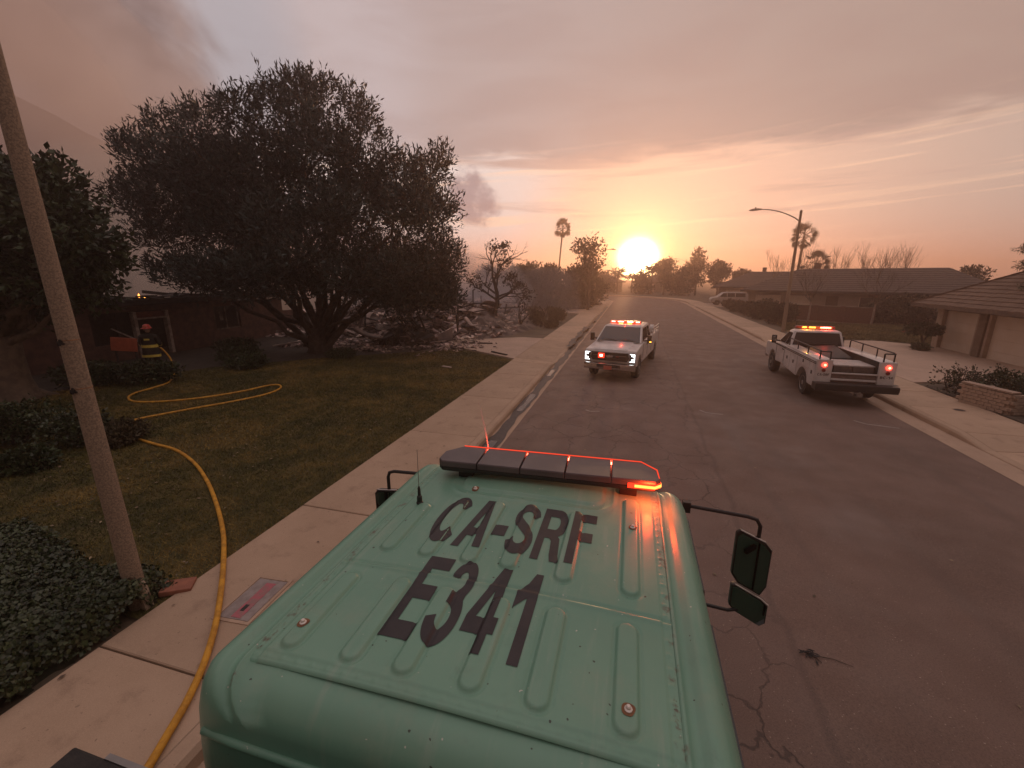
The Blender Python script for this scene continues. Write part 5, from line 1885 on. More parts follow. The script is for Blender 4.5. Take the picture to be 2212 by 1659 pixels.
# the two leaning low stems that show against the rubble
limb(mb, base + Vector((.2, .1, .2)), (-12.6, 20.3, 3.4), .20, .09, 0.02, 7, 9, .12, rg)
limb(mb, base + Vector((.3, .5, .2)), (-14.2, 19.6, 4.0), .20, .08, 0.02, 7, 9, .12, rg)
limb(mb, base + Vector((-.3, 0, .4)), (-19.8, 19.5, 3.2), .20, .10, 0.0, 7, 9, .12, rg)
mb.obj("trunk", M['bark'], bt, smooth='all')
BIGC = [(-15.7 + (x + 15.7) * .93, y, z - .55 - (.3 if z > 9 else 0), rh * .98, rv * .95) for x, y, z, rh, rv in BIG if (x, y) not in ((-23.24, 19.08), (-21.93, 15.92))]
BIGC += [(-20.5, 16.6, 4.1, 1.9, .8), (-17.6, 17.0, 4.2, 1.6, .8), (-11.4, 19.9, 3.3, 1.6, 1.0), (-13.0, 18.6, 5.6, 1.5, 1.3), (-18.9, 17.6, 6.2, 1.6, 1.3), (-15.2, 19.5, 6.6, 1.4, 1.0), (-9.4, 20.2, 2.7, 1.2, .6), (-16.0, 16.4, 4.2, 1.5, .9), (-14.3, 17.0, 4.9, 1.4, 1.0), (-12.2, 17.7, 4.1, 1.4, .9), (-18.1, 15.8, 4.1, 1.5, .8), (-10.6, 18.1, 4.0, 1.2, 1.0), (-15.6, 16.9, 6.4, 1.5, 1.1), (-13.1, 17.6, 6.8, 1.5, 1.1), (-9.6, 20.0, 2.9, 1.3, .8), (-10.8, 20.6, 2.7, 1.3, .8), (-12.2, 20.3, 3.1, 1.4, .9), (-9.2, 19.6, 4.6, 1.1, 1.3), (-15.2, 17.6, 3.2, 1.3, .7), (-17.4, 16.6, 3.3, 1.3, .6), (-13.2, 18.4, 3.2, 1.2, .7), (-19.3, 16.2, 3.7, 1.3, .6)]
BIGC = [(x, y, z - (.5 if z > 8.6 else 0), rh * .95, rv * .92) for x, y, z, rh, rv in BIGC] + TUFTS
crown("crown", bt, BIGC, 37000, .25, .15, M['olive'], up=0.75, seed=5, per=6, shoot=.62, solid=.56, gap=.9)

# ---- the tree at the left edge
LEFT = [(-15.9, 8.92, 6.1, 1.1, 1.0), (-14.9, 8.79, 5.3, 1.0, .9), (-16.87, 8.94, 5.2, 1.1, 1.4), (-15.3, 9.34, 4.6, .85, .75), (-16.53, 9.15, 4.0, 1.2, .8), (-18.95, 9.29, 3.6, 1.2, 1.2), (-17.64, 10.2, 3.8, .8, .6),
        (-19.72, 9.27, 6.0, 1.7, 1.6), (-19.38, 8.62, 4.0, 1.5, 1.4), (-18.4, 10.1, 6.4, 1.0, .9), (-20.5, 8, 4.8, 1.8, 1.8), (-21, 7, 3.2, 1.6, 1.0), (-17.7, 8.4, 4.8, 1.2, 1.2), (-15.9, 9.6, 3.4, .6, .4)]
lt = thing("broadleaf_tree", (0, 0, 0), "dark broadleaf tree with a thick pale trunk behind the near concrete post", "tree")
mb = MB()
base = Vector((-19.0, 8.7, -0.1))
mb.tube([base + Vector((.1, 0, 0)), base + Vector((.05, 0, .35)), base + Vector((0, 0, .9)), base + Vector((.05, 0, 1.7)), base + Vector((.1, .1, 2.4))], [.80, .56, .46, .42, .36], 14)
for i in range(6):
    a = i * 1.05
    mb.tube([base + Vector((.3 * math.cos(a), .3 * math.sin(a), .45)), base + Vector((.75 * math.cos(a), .75 * math.sin(a), .2)), base + Vector((1.3 * math.cos(a), 1.3 * math.sin(a), .1))], [.2, .13, .04], 7)
for x, y, z, rh, rv in LEFT:
    pts_ = limb(mb, base + Vector((0, 0, rg.uniform(1.6, 2.4))), (x, y, z), rg.uniform(.12, .2), .03, .04, 6, 7, .18, rg)
    for _ in range(3):
        q = pts_[rg.randrange(3, 6)]
        limb(mb, q, q + Vector((rg.gauss(0, rh * .6), rg.gauss(0, rh * .6), rg.uniform(.0, 1) * rv)), .035, .01, .05, 3, 5, .2, rg)
mb.obj("trunk", mat("pale_bark", (0.10, 0.075, 0.055), (0.17, 0.125, 0.09), 5, 0.9, bump=0.8, bscale=14), lt, smooth='all')
crown("crown", lt, LEFT, 10500, .20, .26, M['leaf_dark'], up=0.3, seed=9, per=6, shoot=.40, solid=.6, droop=.15)

# ---- charred tree on the left beyond the driveway
ct = thing("charred_tree", (-9.65, 30.7, 0.1), "scorched crooked tree with a few curled leaves beyond the left driveway", "tree")
rg = random.Random(21)
mb = MB()
tw_ = []
mb.tube([(0, 0, -.1), (.05, 0, .5), (-.1, .1, 1.2), (.15, 0, 2.0), (.1, .1, 2.7), (-.1, 0, 3.6)], [.26, .2, .18, .17, .14, .11], 9)
for p, dv, ln in (((.1, .1, 2.6), (-1, 0, .5), 1.1), ((.1, .1, 2.4), (1, .2, .5), 1.2), ((0, 0, 3.0), (.2, .3, 1), 1.1), ((-.1, 0, 3.5), (-.3, 0, 1), 1.2), ((-.1, 0, 3.6), (.45, -.2, 1), 1.3), ((.1, 0, 2.2), (-.8, .5, .25), 1.2), ((.1, 0, 2.2), (.9, -.5, .35), 1.2)):
    bare_branches(mb, p, dv, ln, .085, 4, rg, .55, .10, (2, 3), 6, .70, tw_)
mb.obj("trunk", M['char'], ct)
P = np.array([t[0] for t in tw_])
D = np.array([t[1] for t in tw_])
g_ = np.random.default_rng(2)
low_ = (P[:, 2] < 4.0) | (np.abs(P[:, 0] - .6) < .45)
P, D = P[low_], D[low_]
P = np.repeat(P, 5, 0) + g_.normal(size=(len(P) * 5, 3)) * .13
D = unit(np.repeat(D, 5, 0) + g_.normal(size=(len(P), 3)) * .8)
ln = g_.uniform(.10, .24, len(P))
V = leaves(P, D, ln, ln * .3, g_)
link("crown", np_mesh("crown", V, np.arange(len(V)).reshape(-1, 4), M['burnt_leaf']), ct)

# small scorched trees and stalks around it
for i, (x, y, h, lab) in enumerate(((-8.1, 32.4, 2.6, "small scorched tree right beside the crooked charred tree"), (-11.4, 29.4, 2.4, "leafless burnt shrub left of the crooked charred tree"),
                                     (-12.6, 30.0, 2.8, "thin burnt stalks standing at the edge of the rubble"), (-6.9, 33.6, 1.7, "small bare tree standing in the dry yard beside the round shrubs"), (-10.7, 30.6, 2.2, "burnt forked sapling at the foot of the charred tree"))):
    t_ = thing("burnt_sapling", (x, y, 0.1), lab, "burnt tree", 0, "burnt saplings by the rubble")
    rg = random.Random(40 + i)
    mb = MB()
    for k_ in range(3):
        bare_branches(mb, (rg.gauss(0, .1), rg.gauss(0, .1), -.05), (rg.gauss(0, .35), rg.gauss(0, .35), 1), h * .42, .05, 3, rg, .5, .2, (2, 3), 5)
    mb.obj("branches", M['char'], t_)


# ---- generic leafy trees and shrubs
def leafy_tree(name, loc, h, r, label, m_, n, size, seed, cat="tree", group=None, trunk=0.16, base_f=0.35, squat=0.8, aspect=.3, per=4, solid=.55, up=.4, lumps=8, skirt=False):
    t_ = thing(name, loc, label, cat, 0, group)
    rg = random.Random(seed)
    L_ = []
    for i in range(lumps):
        a = rg.uniform(0, 6.28)
        rr = r * rg.uniform(.15, .62)
        zz = h * rg.uniform(base_f, .86)
        f_ = 1 - .45 * abs(zz / h - .6)
        L_.append((rr * math.cos(a), rr * math.sin(a), zz, r * rg.uniform(.35, .5) * f_, r * squat * rg.uniform(.32, .5) * f_))
    L_.append((0, 0, h * .86, r * .35, h * .14))
    if skirt:
        for i in range(4):
            a = i * 1.57 + .4
            L_.append((r * .5 * math.cos(a), r * .5 * math.sin(a), h * .22, r * .5, h * .22))
    mb = MB()
    mb.tube([(0, 0, -.15), (.03, 0, h * .2), (-.02, .02, h * .45), (0, 0, h * .8)], [trunk * 1.3, trunk, trunk * .75, trunk * .2], 8)
    for l in L_:
        limb(mb, (0, 0, h * rg.uniform(.15, .4)), l[:3], trunk * .45, .015, .05, 4, 5, .2, rg)
    mb.obj("trunk", M['bark'], t_)
    crown("crown", t_, L_, n, size, aspect, m_, up=up, seed=seed, per=per, shoot=size * 1.8, solid=solid)
    return t_


def shrub(loc, r, h, label, m_, n, size, seed, group=None, name="shrub", aspect=.32, sx=1.0, sy=1.0, up=.3, cat="shrub"):
    t_ = thing(name, loc, label, cat, 0, group)
    rg = random.Random(seed)
    L_ = []
    k_ = 7
    for i in range(k_):
        a = rg.uniform(0, 6.28)
        L_.append((sx * r * .5 * math.cos(a) * rg.uniform(.4, 1.1), sy * r * .5 * math.sin(a) * rg.uniform(.4, 1.1), h * rg.uniform(.35, .62), r * rg.uniform(.45, .6), h * rg.uniform(.33, .42)))
    mb = MB()
    for l in L_:
        limb(mb, (rg.gauss(0, .05), rg.gauss(0, .05), -.05), l[:3], .035, .01, .04, 4, 5, .2, rg)
    mb.obj("stems", M['bark'], t_)
    crown("foliage", t_, L_, n, size, aspect, m_, up=up, seed=seed, per=4, shoot=size * 1.6, solid=.6)
    return t_


leafy_tree("leafy_tall_tree", (-4.9, 51.6, 0.1), 8.4, 2.6, "tall thin-leaved tree left of the sun with sky showing through its crown", M['leaf_far'], 760, .34, 61, trunk=.14, base_f=.42, squat=1.3, aspect=.34, per=3, solid=.35, lumps=11)
# dark growth left of the road further on
for i, (x, y, h, r, lab) in enumerate(((-12.5, 50, 4.9, 3.2, "low dark tree behind the crooked charred tree"), (-9.2, 50.5, 4.9, 2.8, "dense dark tree below the tall thin palm"), (-6.9, 54.5, 4.9, 2.4, "dense dark tree right of the palm trunk, beside the pavement"),
                                        (-13.8, 62, 5.6, 3.6, "dark tree standing far back left of the palm"), (-18.5, 58, 5.0, 3.6, "smoke-veiled dark tree at the back of the burnt lots"), (-5.8, 61, 4.2, 2.3, "small dark tree at the pavement just before the bend"))):
    leafy_tree("dark_tree", (x, y, 0.1), h, r, lab, M['leaf_far'], 1900, .34, 70 + i, group="dark trees left of the road", base_f=.25, lumps=10, skirt=True)
for i, (x, y, h, r, lab) in enumerate(((6.3, 97.5, 7.0, 2.8, "feathery tree just right of the sun"), (12.6, 98.2, 9.3, 3.0, "taller pointed tree on the skyline right of the sun"), (16.9, 99, 6.8, 3.0, "rounded tree right of the pointed skyline tree"), (21.5, 100, 5.0, 2.8, "low end tree of the skyline row above the far roof"),
                                        (9.5, 96.5, 5.4, 2.6, "low tree between the two skyline trees right of the sun"), (2.0, 102, 4.4, 2.6, "low dark tree under the sun at the bend"), (-6.5, 104, 4.6, 3.0, "low dark tree left of the sun at the bend"), (-12, 106, 5.2, 3.4, "dark tree beyond the bend behind the tall thin-leaved tree"),
                                        (-20, 104, 5.6, 4.0, "dark tree far beyond the bend at the left"))):
    leafy_tree("skyline_tree", (x, y, 0.1), h, r, lab, M['leaf_far'], 1150, .42, 90 + i, group="trees beyond the bend", base_f=.3, lumps=9, squat=1.1, per=4, solid=.45, skirt=i > 3)
leafy_tree("small_round_tree", (33.2, 55.7, 0.1), 4.9, 2.1, "thin rounded tree showing above the roofs near the right edge", M['leaf_far'], 520, .26, 111, base_f=.5, per=4, solid=.4)

# ---- palms
def fan_frond(m_name, ln, spread=1.9, blades=13):
    mb = MB()
    mb.bar((0, 0, 0), (ln * .5, 0, 0.02), .025, .02)
    for i in range(blades):
        a = (i / (blades - 1) - .5) * spread
        a2 = a + spread / blades * .45
        l_ = ln * (.52 - .12 * abs(i / (blades - 1) - .5))
        b = Vector((ln * .48, 0, .02))
        mb.add([b, b + Vector((math.cos(a - .07) * l_ * .6, math.sin(a - .07) * l_ * .6, .03)), b + Vector((math.cos(a) * l_, math.sin(a) * l_, -.10 * ln)), b + Vector((math.cos(a2) * l_ * .6, math.sin(a2) * l_ * .6, .0))], [(0, 1, 2, 3)])
    return mb.mesh("frond", M[m_name], fix=False)


def feather_frond(m_name, ln, n=16):
    mb = MB()
    sp_ = []
    for i in range(n + 1):
        t = i / n
        sp_.append(Vector((ln * (t - .12 * t * t), 0, ln * (.30 * t - .62 * t * t))))
    mb.tube(sp_[::2], [.03 * (1 - .8 * i / 8) for i in range(9)][:len(sp_[::2])], 4)
    for i in range(2, n + 1):
        p = sp_[i]
        l_ = ln * .28 * math.sin(min(1, (i / n) * 1.1) * math.pi * .85 + .25)
        for s in (-1, 1):
            q = p + Vector((l_ * .45, s * l_, -l_ * .45))
            mb.add([p, p + Vector((.05 * ln * .5, s * l_ * .45, -l_ * .08)), q, p + Vector((l_ * .1, s * l_ * .5, -l_ * .28))], [(0, 1, 2, 3)])
    return mb.mesh("frond", M[m_name], fix=False)


def palm(loc, h, r, label, fan=True, n=34, trunk=.17, lean=(0, 0), skirt=True, seed=1, name="fan_palm"):
    t_ = thing(name, loc, label, "palm tree", 0, "palms on the skyline")
    rg = random.Random(seed)
    mb = MB()
    mb.tube([(lean[0] * (i / 8) ** 1.5, lean[1] * (i / 8) ** 1.5, -.1 + (h + .1) * i / 8) for i in range(9)], [trunk * (1.25 if i == 0 else 1 - .25 * i / 8) for i in range(9)], 9)
    mb.obj("trunk", M['palm_trunk'], t_, smooth='all')
    me_ = fan_frond('palm_leaf', r) if fan else feather_frond('palm_leaf', r)
    dead = fan_frond('palm_dead', r * .8) if fan else me_
    for i in range(n):
        f_ = i / n
        pitch = (82 - 150 * f_) if fan else (62 - 75 * f_)
        isdead = skirt and f_ > .84
        o = link("frond", dead if isdead else me_, t_, (lean[0], lean[1], h + (.15 - .45 * f_ if fan else .0)))
        o.rotation_euler = (rg.uniform(-1.3, 1.3) if fan else rg.uniform(-.3, .3), R(-(pitch + rg.uniform(-10, 10)) if not isdead else 72 + rg.uniform(-8, 8)), i * 2.399 + rg.uniform(-.2, .2))
        o.scale = [rg.uniform(.85, 1.12)] * 3
    return t_


palm((-13.2, 79.5, 0.1), 12.0, 1.7, "very tall thin fan palm standing alone against the sky", n=56, trunk=.16, lean=(.75, 0), seed=3)
palm((21.3, 68.1, 0.1), 9.0, 1.75, "fan palm just right of the tall street lamp", n=46, trunk=.20, lean=(.2, 0), seed=5)
palm((23.6, 68.6, 0.1), 5.3, 2.0, "squat shaggy palm above the roof right of the lamp", n=30, trunk=.26, seed=6)
palm((4.1, 104.8, 0.1), 5.0, 3.3, "feather palm silhouetted right against the sun", fan=False, n=16, trunk=.2, skirt=False, seed=8, name="feather_palm")
palm((-3.4, 102.7, 0.1), 4.2, 3.0, "feather palm just left of the sun", fan=False, n=16, trunk=.2, skirt=False, seed=9, name="feather_palm")
palm((-0.2, 110, 0.1), 3.4, 2.4, "short feather palm below the sun", fan=False, n=14, trunk=.2, skirt=False, seed=10, name="feather_palm")

# ---- leafless trees behind and before the long roof
for i, (x, y, h, lab) in enumerate(((18.2, 65.0, 6.6, "bare tree left of the fan palm behind the long roof"), (21.4, 66.6, 7.4, "bare upright tree around the squat palm behind the long roof"), (25.6, 67.2, 6.8, "bare thin tree over the middle of the long roof"),
                                     (28.7, 68.0, 6.9, "bare bushy tree right of the middle of the long roof"), (31.6, 68.8, 7.6, "bare tree with leaning stems over the right of the long roof"), (34.0, 69.4, 7.2, "last bare tree at the right end of the long roof"), (23.4, 67.0, 6.0, "small bare tree behind the squat shaggy palm"))):
    t_ = thing("bare_tree", (x, y, 0.1), lab, "bare tree", 0, "bare trees behind the long roof")
    rg = random.Random(200 + i)
    mb = MB()
    mb.tube([(0, 0, -.1), (0, 0, h * .3)], [.14, .10], 6)
    for k_ in range(5):
        bare_branches(mb, (0, 0, h * rg.uniform(.2, .3)), (rg.gauss(0, .35), rg.gauss(0, .35), 1), h * .27, .05, 4, rg, .28, .35, (2, 3), 4, .78)
    mb.obj("branches", M['bare'], t_)
for i, (x, y, h, lab) in enumerate(((14.6, 42.3, 4.6, "slim pale bare tree before the dark brick wall, behind the truck's cab"), (18.9, 41.6, 4.8, "slim pale bare tree at the right end of the brick wall"))):
    t_ = thing("street_tree", (x, y, 0.1), lab, "bare tree", 0, "bare trees on the right lawn")
    rg = random.Random(230 + i)
    mb = MB()
    tip = (rg.uniform(-.1, .1), .1, 1.7)
    mb.tube([(0, 0, -.1), (.03, 0, .8), tip], [.10, .075, .065], 8)
    mb.obj("trunk", mat("pale_tree_bark", (0.22, 0.165, 0.135), (0.30, 0.23, 0.19), 7, 0.9), t_)
    mb = MB()
    for k_ in range(6):
        bare_branches(mb, tip, (rg.gauss(0, .6), rg.gauss(0, .6), .8), h * .26, .035, 4, rg, .4, .2, (2, 3), 4, .76)
    mb.obj("branches", M['bare'], t_)

# ---- hedges and shrubs on the right of the street
for i, (x, y, r, h, sy, lab) in enumerate(((12.0, 40.5, 1.25, 1.75, 1.5, "dark clipped shrub nearest the tall street lamp"), (12.1, 44.8, 1.3, 1.7, 1.6, "dark shrub second along the hedge from the street lamp"), (12.0, 49.3, 1.3, 1.5, 1.6, "dark shrub third along the hedge from the street lamp"),
                                            (11.7, 53.8, 1.2, 1.1, 1.6, "low shrub toward the far end of the right hedge"), (11.6, 58.3, 1.1, 1.0, 1.5, "low shrub at the far end of the hedge before the pale van"))):
    shrub((x, y, 0.1), r, h, lab, M['leaf_far'], 1500, .17, 300 + i, "hedge shrubs along the right pavement", sy=sy)
for i, (x, y, r, h, lab) in enumerate(((22.5, 43.6, 2.6, 2.5, "big dark hedge mass at the lawn's right end"), (26.0, 42.0, 2.6, 2.5, "dark hedge mass partly behind the garage roof"), (20.3, 44.2, 1.4, 1.7, "smaller dark bush left of the big hedge mass"))):
    shrub((x, y, 0.1), r, h, lab, M['leaf_far'], 2600, .2, 320 + i, "dark hedges behind the right lawn", "hedge", cat="hedge")
tp = thing("topiary_tree", (15.5, 28.6, 0.13), "small clipped tree with a flat round head at the garage corner", "topiary")
mb = MB()
mb.tube([(0, 0, -.05), (.05, 0, .4), (-.05, .05, .8)], [.06, .05, .05], 7)
mb.tube([(.2, .05, -.05), (.12, .05, .4), (.25, .0, .8)], [.05, .04, .04], 7)
mb.obj("trunk", M['bark'], tp)
crown("crown", tp, [(0, 0, 1.05, .62, .30), (.42, .05, 1.0, .45, .26), (-.35, .1, 1.0, .45, .24)], 1500, .10, .34, M['leaf_dark'], seed=340, per=4, shoot=.12, solid=.7)
shrub((15.1, 27.9, 0.13), .55, .36, "low round shrub at the foot of the clipped garage tree", M['leaf_dark'], 500, .09, 345)
# scraggly jade-like bush and clipped hedge by the brick planter
sb_ = thing("scraggly_bush", (11.25, 18.0, 0.12), "scraggly half-bare bush beside the pavement, left of the brick planter", "bush")
rg = random.Random(51)
mb = MB()
tw_ = []
for k_ in range(24):
    x, y = rg.uniform(-.75, 1.3), rg.uniform(-1.1, .5)
    bare_branches(mb, (x * .8, y * .8, 0), (rg.gauss(.0, .8), rg.gauss(-.1, .8), .75), .36, .032, 3, rg, .75, .12, (2, 3), 5, .78, tw_)
mb.obj("branches", M['bark'], sb_)
P = np.array([t[0] for t in tw_])
D = np.array([t[1] for t in tw_])
g_ = np.random.default_rng(12)
P = np.repeat(P, 3, 0) + g_.normal(size=(len(P) * 3, 3)) * .04
D = unit(np.repeat(D, 3, 0) + g_.normal(size=(len(P), 3)) * .8)
ln = g_.uniform(.05, .10, len(P))
V = leaves(P, D, ln, ln * .32, g_)
link("foliage", np_mesh("foliage", V, np.arange(len(V)).reshape(-1, 4), M['leaf_dark']), sb_)
hg = thing("clipped_hedge", (12.1, 15.4, 0.1), "clipped dark hedge behind the low brick planter at the right edge", "hedge")
crown("foliage", hg, [(x, y, .5, .55, .48) for x in (-.5, .3, 1.1, 1.9) for y in (-1.6, -.8, 0, .8, 1.5)], 9000, .075, .36, M['leaf_hedge'], seed=360, per=4, shoot=.10, solid=.75)
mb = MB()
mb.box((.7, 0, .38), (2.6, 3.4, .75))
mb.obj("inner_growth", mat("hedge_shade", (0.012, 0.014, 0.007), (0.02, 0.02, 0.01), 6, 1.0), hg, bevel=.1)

# ---- ivy bank at the lower left corner
iv = thing("ivy_hedge", (0, 0, 0), "bank of small-leaved ground ivy at the lower left corner by the pavement", "hedge")
g_ = np.random.default_rng(77)


def ivy_h(x, y):
    """height of the ivy bank over its bed"""
    ex = np.clip((-5.33 - x + .06 * np.sin(y * 5.1) + .04 * np.sin(y * 11.3)) / .38, 0, 1)
    ey = np.clip((3.28 - y + .12 * np.sin(x * 3.1) - .10 * (x + 5.3)) / .45, 0, 1)
    e_ = np.sqrt(np.clip(ex * (2 - ex), 0, 1)) * np.sqrt(np.clip(ey * (2 - ey), 0, 1))
    return .04 + e_ * (.40 + .07 * np.sin(x * 2.3 + 1) * np.cos(y * 1.9) + .05 * np.sin(x * 5.7) * np.sin(y * 4.9) + .03 * np.sin(x * 13 + y * 9) + .06 * np.clip(-6.2 - x, 0, 1.5))


n = 125000
x = -5.30 - np.abs(g_.normal(0, .02, n)) - g_.random(n) ** 1.25 * 3.6
y = g_.uniform(-1.6, 3.4, n)
h = ivy_h(x, y)
ok = h > .06
x, y, h = x[ok], y[ok], h[ok]
n = len(x)
dxh = (ivy_h(x + .03, y) - h) / .03
dyh = (ivy_h(x, y + .03) - h) / .03
N_ = unit(np.stack([-dxh, -dyh, np.ones(n)], 1))
P = np.stack([x, y, .1 + h], 1) + N_ * g_.uniform(-.09, .035, n)[:, None]
D = unit(np.cross(N_, unit(g_.normal(size=(n, 3)))) + N_ * g_.uniform(-.15, .6, n)[:, None])
side = unit(np.cross(D, N_ + g_.normal(size=(n, 3)) * .35))
ln = g_.uniform(.030, .062, n) * np.where(g_.random(n) < .12, 1.35, 1.0)
ll, ws = ln[:, None], (ln * g_.uniform(.30, .42, n))[:, None]
V = np.stack([P, P + D * ll * .42 + side * ws + N_ * .006, P + D * ll, P + D * ll * .42 - side * ws + N_ * .006], 1).reshape(-1, 3)
link("foliage", np_mesh("foliage", V, np.arange(len(V)).reshape(-1, 4), M['leaf_hedge']), iv)
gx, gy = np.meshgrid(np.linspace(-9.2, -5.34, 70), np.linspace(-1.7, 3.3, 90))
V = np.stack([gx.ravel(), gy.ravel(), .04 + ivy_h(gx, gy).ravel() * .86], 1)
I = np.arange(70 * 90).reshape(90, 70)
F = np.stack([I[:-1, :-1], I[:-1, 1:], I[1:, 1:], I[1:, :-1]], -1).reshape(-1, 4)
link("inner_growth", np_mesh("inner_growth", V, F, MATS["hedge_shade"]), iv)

# ---- shrubs, twigs and undergrowth under the left trees
for i, (x, y, r, h, m_, lab) in enumerate(((-12.6, 6.5, .75, .85, 'leaf_hedge', "yellow-green shrub just left of the concrete post's middle"), (-13.9, 6.2, .9, 1.1, 'leaf_dark', "tangled dark shrub left of the yellow-green one"), (-11.5, 6.9, .6, .5, 'leaf_dry', "small straggly plant right of the concrete post by the hose"),
                                            (-14.6, 5.0, .8, .6, 'leaf_dark', "dark low shrub at the left edge of the lawn"), (-11.8, 5.2, .55, .45, 'leaf_dark', "low shrub at the lawn's dark corner behind the post"), (-17.2, 11.6, 1.0, .8, 'leaf_dark', "dark shrub in front of the firefighter"), (-18.6, 10.6, 1.0, .9, 'leaf_dark', "dark shrub between the thick trunk and the firefighter"),
                                            (-15.9, 14.6, .9, .55, 'leaf_dark', "low dark shrub on the bed in front of the burnt house wall"), (-17.3, 15.6, 1.0, .7, 'leaf_dark', "dark shrub below the burnt house's side window"), (-19.2, 17.2, 1.1, .8, 'leaf_dark', "dark shrub against the brick wall beside the big tree"),
                                            (-13.6, 17.8, .8, .45, 'leaf_dark', "low plant at the right foot of the big tree"), (-20.4, 11.4, .9, .6, 'leaf_dark', "low dark shrub left of the firefighter below the orange board"))):
    shrub((x, y, 0.1), r, h, lab, M[m_], 1300, .085 if x > -15 else .11, 400 + i, "shrubs under the left trees")
for i, (x, y, lab) in enumerate(((-14.6, 6.2, "fan of dry bare sticks at the left edge"), (-13.0, 4.6, "bleached bare twigs at the lawn's left corner"))):
    t_ = thing("dry_sticks", (x, y, 0.1), lab, "dry sticks", 0, "dry sticks at the left edge")
    rg = random.Random(450 + i)
    mb = MB()
    for k_ in range(7):
        bare_branches(mb, (0, 0, 0), (rg.gauss(0, .7), rg.gauss(0, .7), .7), .45, .016, 3, rg, .4, .1, (2, 3), 4)
    mb.obj("branches", mat("bleached_twigs", (0.20, 0.15, 0.115), (0.28, 0.21, 0.16), 6, 0.9), t_)

# ---- round shrubs of the yard beyond the left driveway
for i, (x, y, r, h, lab) in enumerate(((-7.3, 34.6, .85, 1.2, "round brown shrub nearest the crooked charred tree"), (-6.2, 36.6, .8, 1.1, "round brown shrub close to the left pavement"), (-6.6, 39.8, .9, 1.0, "round brown shrub second row by the pavement"), (-8.2, 38.2, .9, .9, "brown shrub farther back in the dry yard"),
                                        (-7.4, 43.2, 1.0, .9, "low brown shrub at the far end of the dry yard"), (-6.0, 33.2, .7, .5, "low flat shrub at the driveway corner of the dry yard"), (-9.6, 42.5, 1.2, 1.0, "wide low shrub at the back of the dry yard"))):
    shrub((x, y, 0.1), r, h, lab, M['leaf_dry'], 900, .11, 500 + i, "round shrubs in the dry yard")
# conifer boughs reaching in at the right edge
pt_ = thing("conifer", (18.9, 25.2, 0.1), "conifer whose dark boughs reach in at the right edge above the garage", "tree")
mb = MB()
mb.tube([(0, 0, -.1), (0, 0, 3), (0, 0, 7.5)], [.25, .2, .04], 9)
bl = []
rg = random.Random(5)
for k_ in range(26):
    a = k_ * 2.399
    z = 2.8 + k_ * .18
    ln_ = 2.5 * (1 - (z - 2.8) / 6.0)
    b_ = Vector((math.cos(a) * ln_, math.sin(a) * ln_, z - .15))
    limb(mb, (0, 0, z), b_, .05, .015, .03, 4, 5, .1, rg)
    for t in (.45, .7, .95):
        bl.append((b_.x * t, b_.y * t, z - .1 * t, .32, .10))
for z, ln_ in ((5.05, 2.42), (4.38, 2.22)):
    limb(mb, (0, 0, z + .2), (-ln_, 0.0, z), .06, .015, .02, 4, 5, .05, rg)
    for t in (.5, .7, .85, .97):
        bl.append((-ln_ * t, 0.0, z + .02, .30, .08))
mb.obj("trunk", M['bark'], pt_)
crown("crown", pt_, bl, 5200, .13, .10, M['leaf_dark'], up=.1, seed=600, per=5, shoot=.16, solid=.6)
# ghostly bare tree far behind, in the smoke on the left
gt = thing("smoke_veiled_tree", (-41, 27.5, 0.1), "pale bare tree ghosting through the smoke at the far left", "tree")
rg = random.Random(77)
mb = MB()
mb.tube([(0, 0, -.1), (0, 0, 4)], [.3, .2], 8)
for k_ in range(9):
    bare_branches(mb, (0, 0, rg.uniform(3, 4.2)), (rg.gauss(0, .45), rg.gauss(0, .45), 1), 2.9, .10, 4, rg, .35, .25, (2, 3), 4, .76)
mb.obj("branches", M['bare'], gt)
# ------------------------------------------------------------------ right: house with the double garage and the tiled hip roof
hs_ = thing("garage_house", (16.5, 0, 0.1), "tan house with two pale garage doors under a brown tiled hip roof", "house")
def hbox(name, m_, x0, x1, y0, y1, z0, z1, parent=hs_, bevel=0.0):
    mb = MB()
    mb.box(((x0 + x1) / 2, (y0 + y1) / 2, (z0 + z1) / 2), (abs(x1 - x0), abs(y1 - y0), abs(z1 - z0)))
    return mb.obj(name, m_, parent, bevel=bevel)


D1, D2 = (26.45, 29.2), (22.6, 25.85)
hbox("wall", M['stucco'], 0.0, 0.25, 29.2, 29.6, -.1, 2.36)
hbox("wall", M['stucco'], 0.0, 0.25, 25.85, 26.45, -.1, 2.36)
hbox("wall", M['stucco'], 0.0, 0.25, 8.0, 22.6, -.1, 2.36)
hbox("lintel", M['trim'], -0.02, 0.25, 22.6, 25.85, 2.10, 2.36)
hbox("lintel", M['trim'], -0.02, 0.25, 26.45, 29.2, 2.10, 2.36)
hbox("side_wall", M['stucco'], 0.25, 10.0, 29.4, 29.6, -.1, 2.36)
hbox("pier", mat("brown_pier", (0.20, 0.14, 0.10), (0.26, 0.185, 0.135), 5, .85), -0.10, 0.0, 25.92, 26.38, -.1, 2.36, bevel=.01)
for y0, y1 in (D1, D2):
    for ya, yb in ((y0, y0 + .12), (y1 - .12, y1)):
        hbox("door_jamb", M['stucco'], -0.03, 0.20, ya, yb, -.1, 2.10)
    gd = hbox("garage_door", M['garage'], 0.17, 0.21, y0 + .12, y1 - .12, -.1, 2.10)
    for k_ in range(4):
        hbox("panel", M['garage'], 0.148, 0.17, y0 + .13, y1 - .13, -.09 + k_ * .545, .445 + k_ * .545, gd, .006)
hbox("fascia", M['trim'], -1.20, -1.15, 7.0, 29.9, 2.26, 2.44)
hbox("fascia", M['trim'], -1.15, 10.8, 29.85, 29.9, 2.26, 2.44)
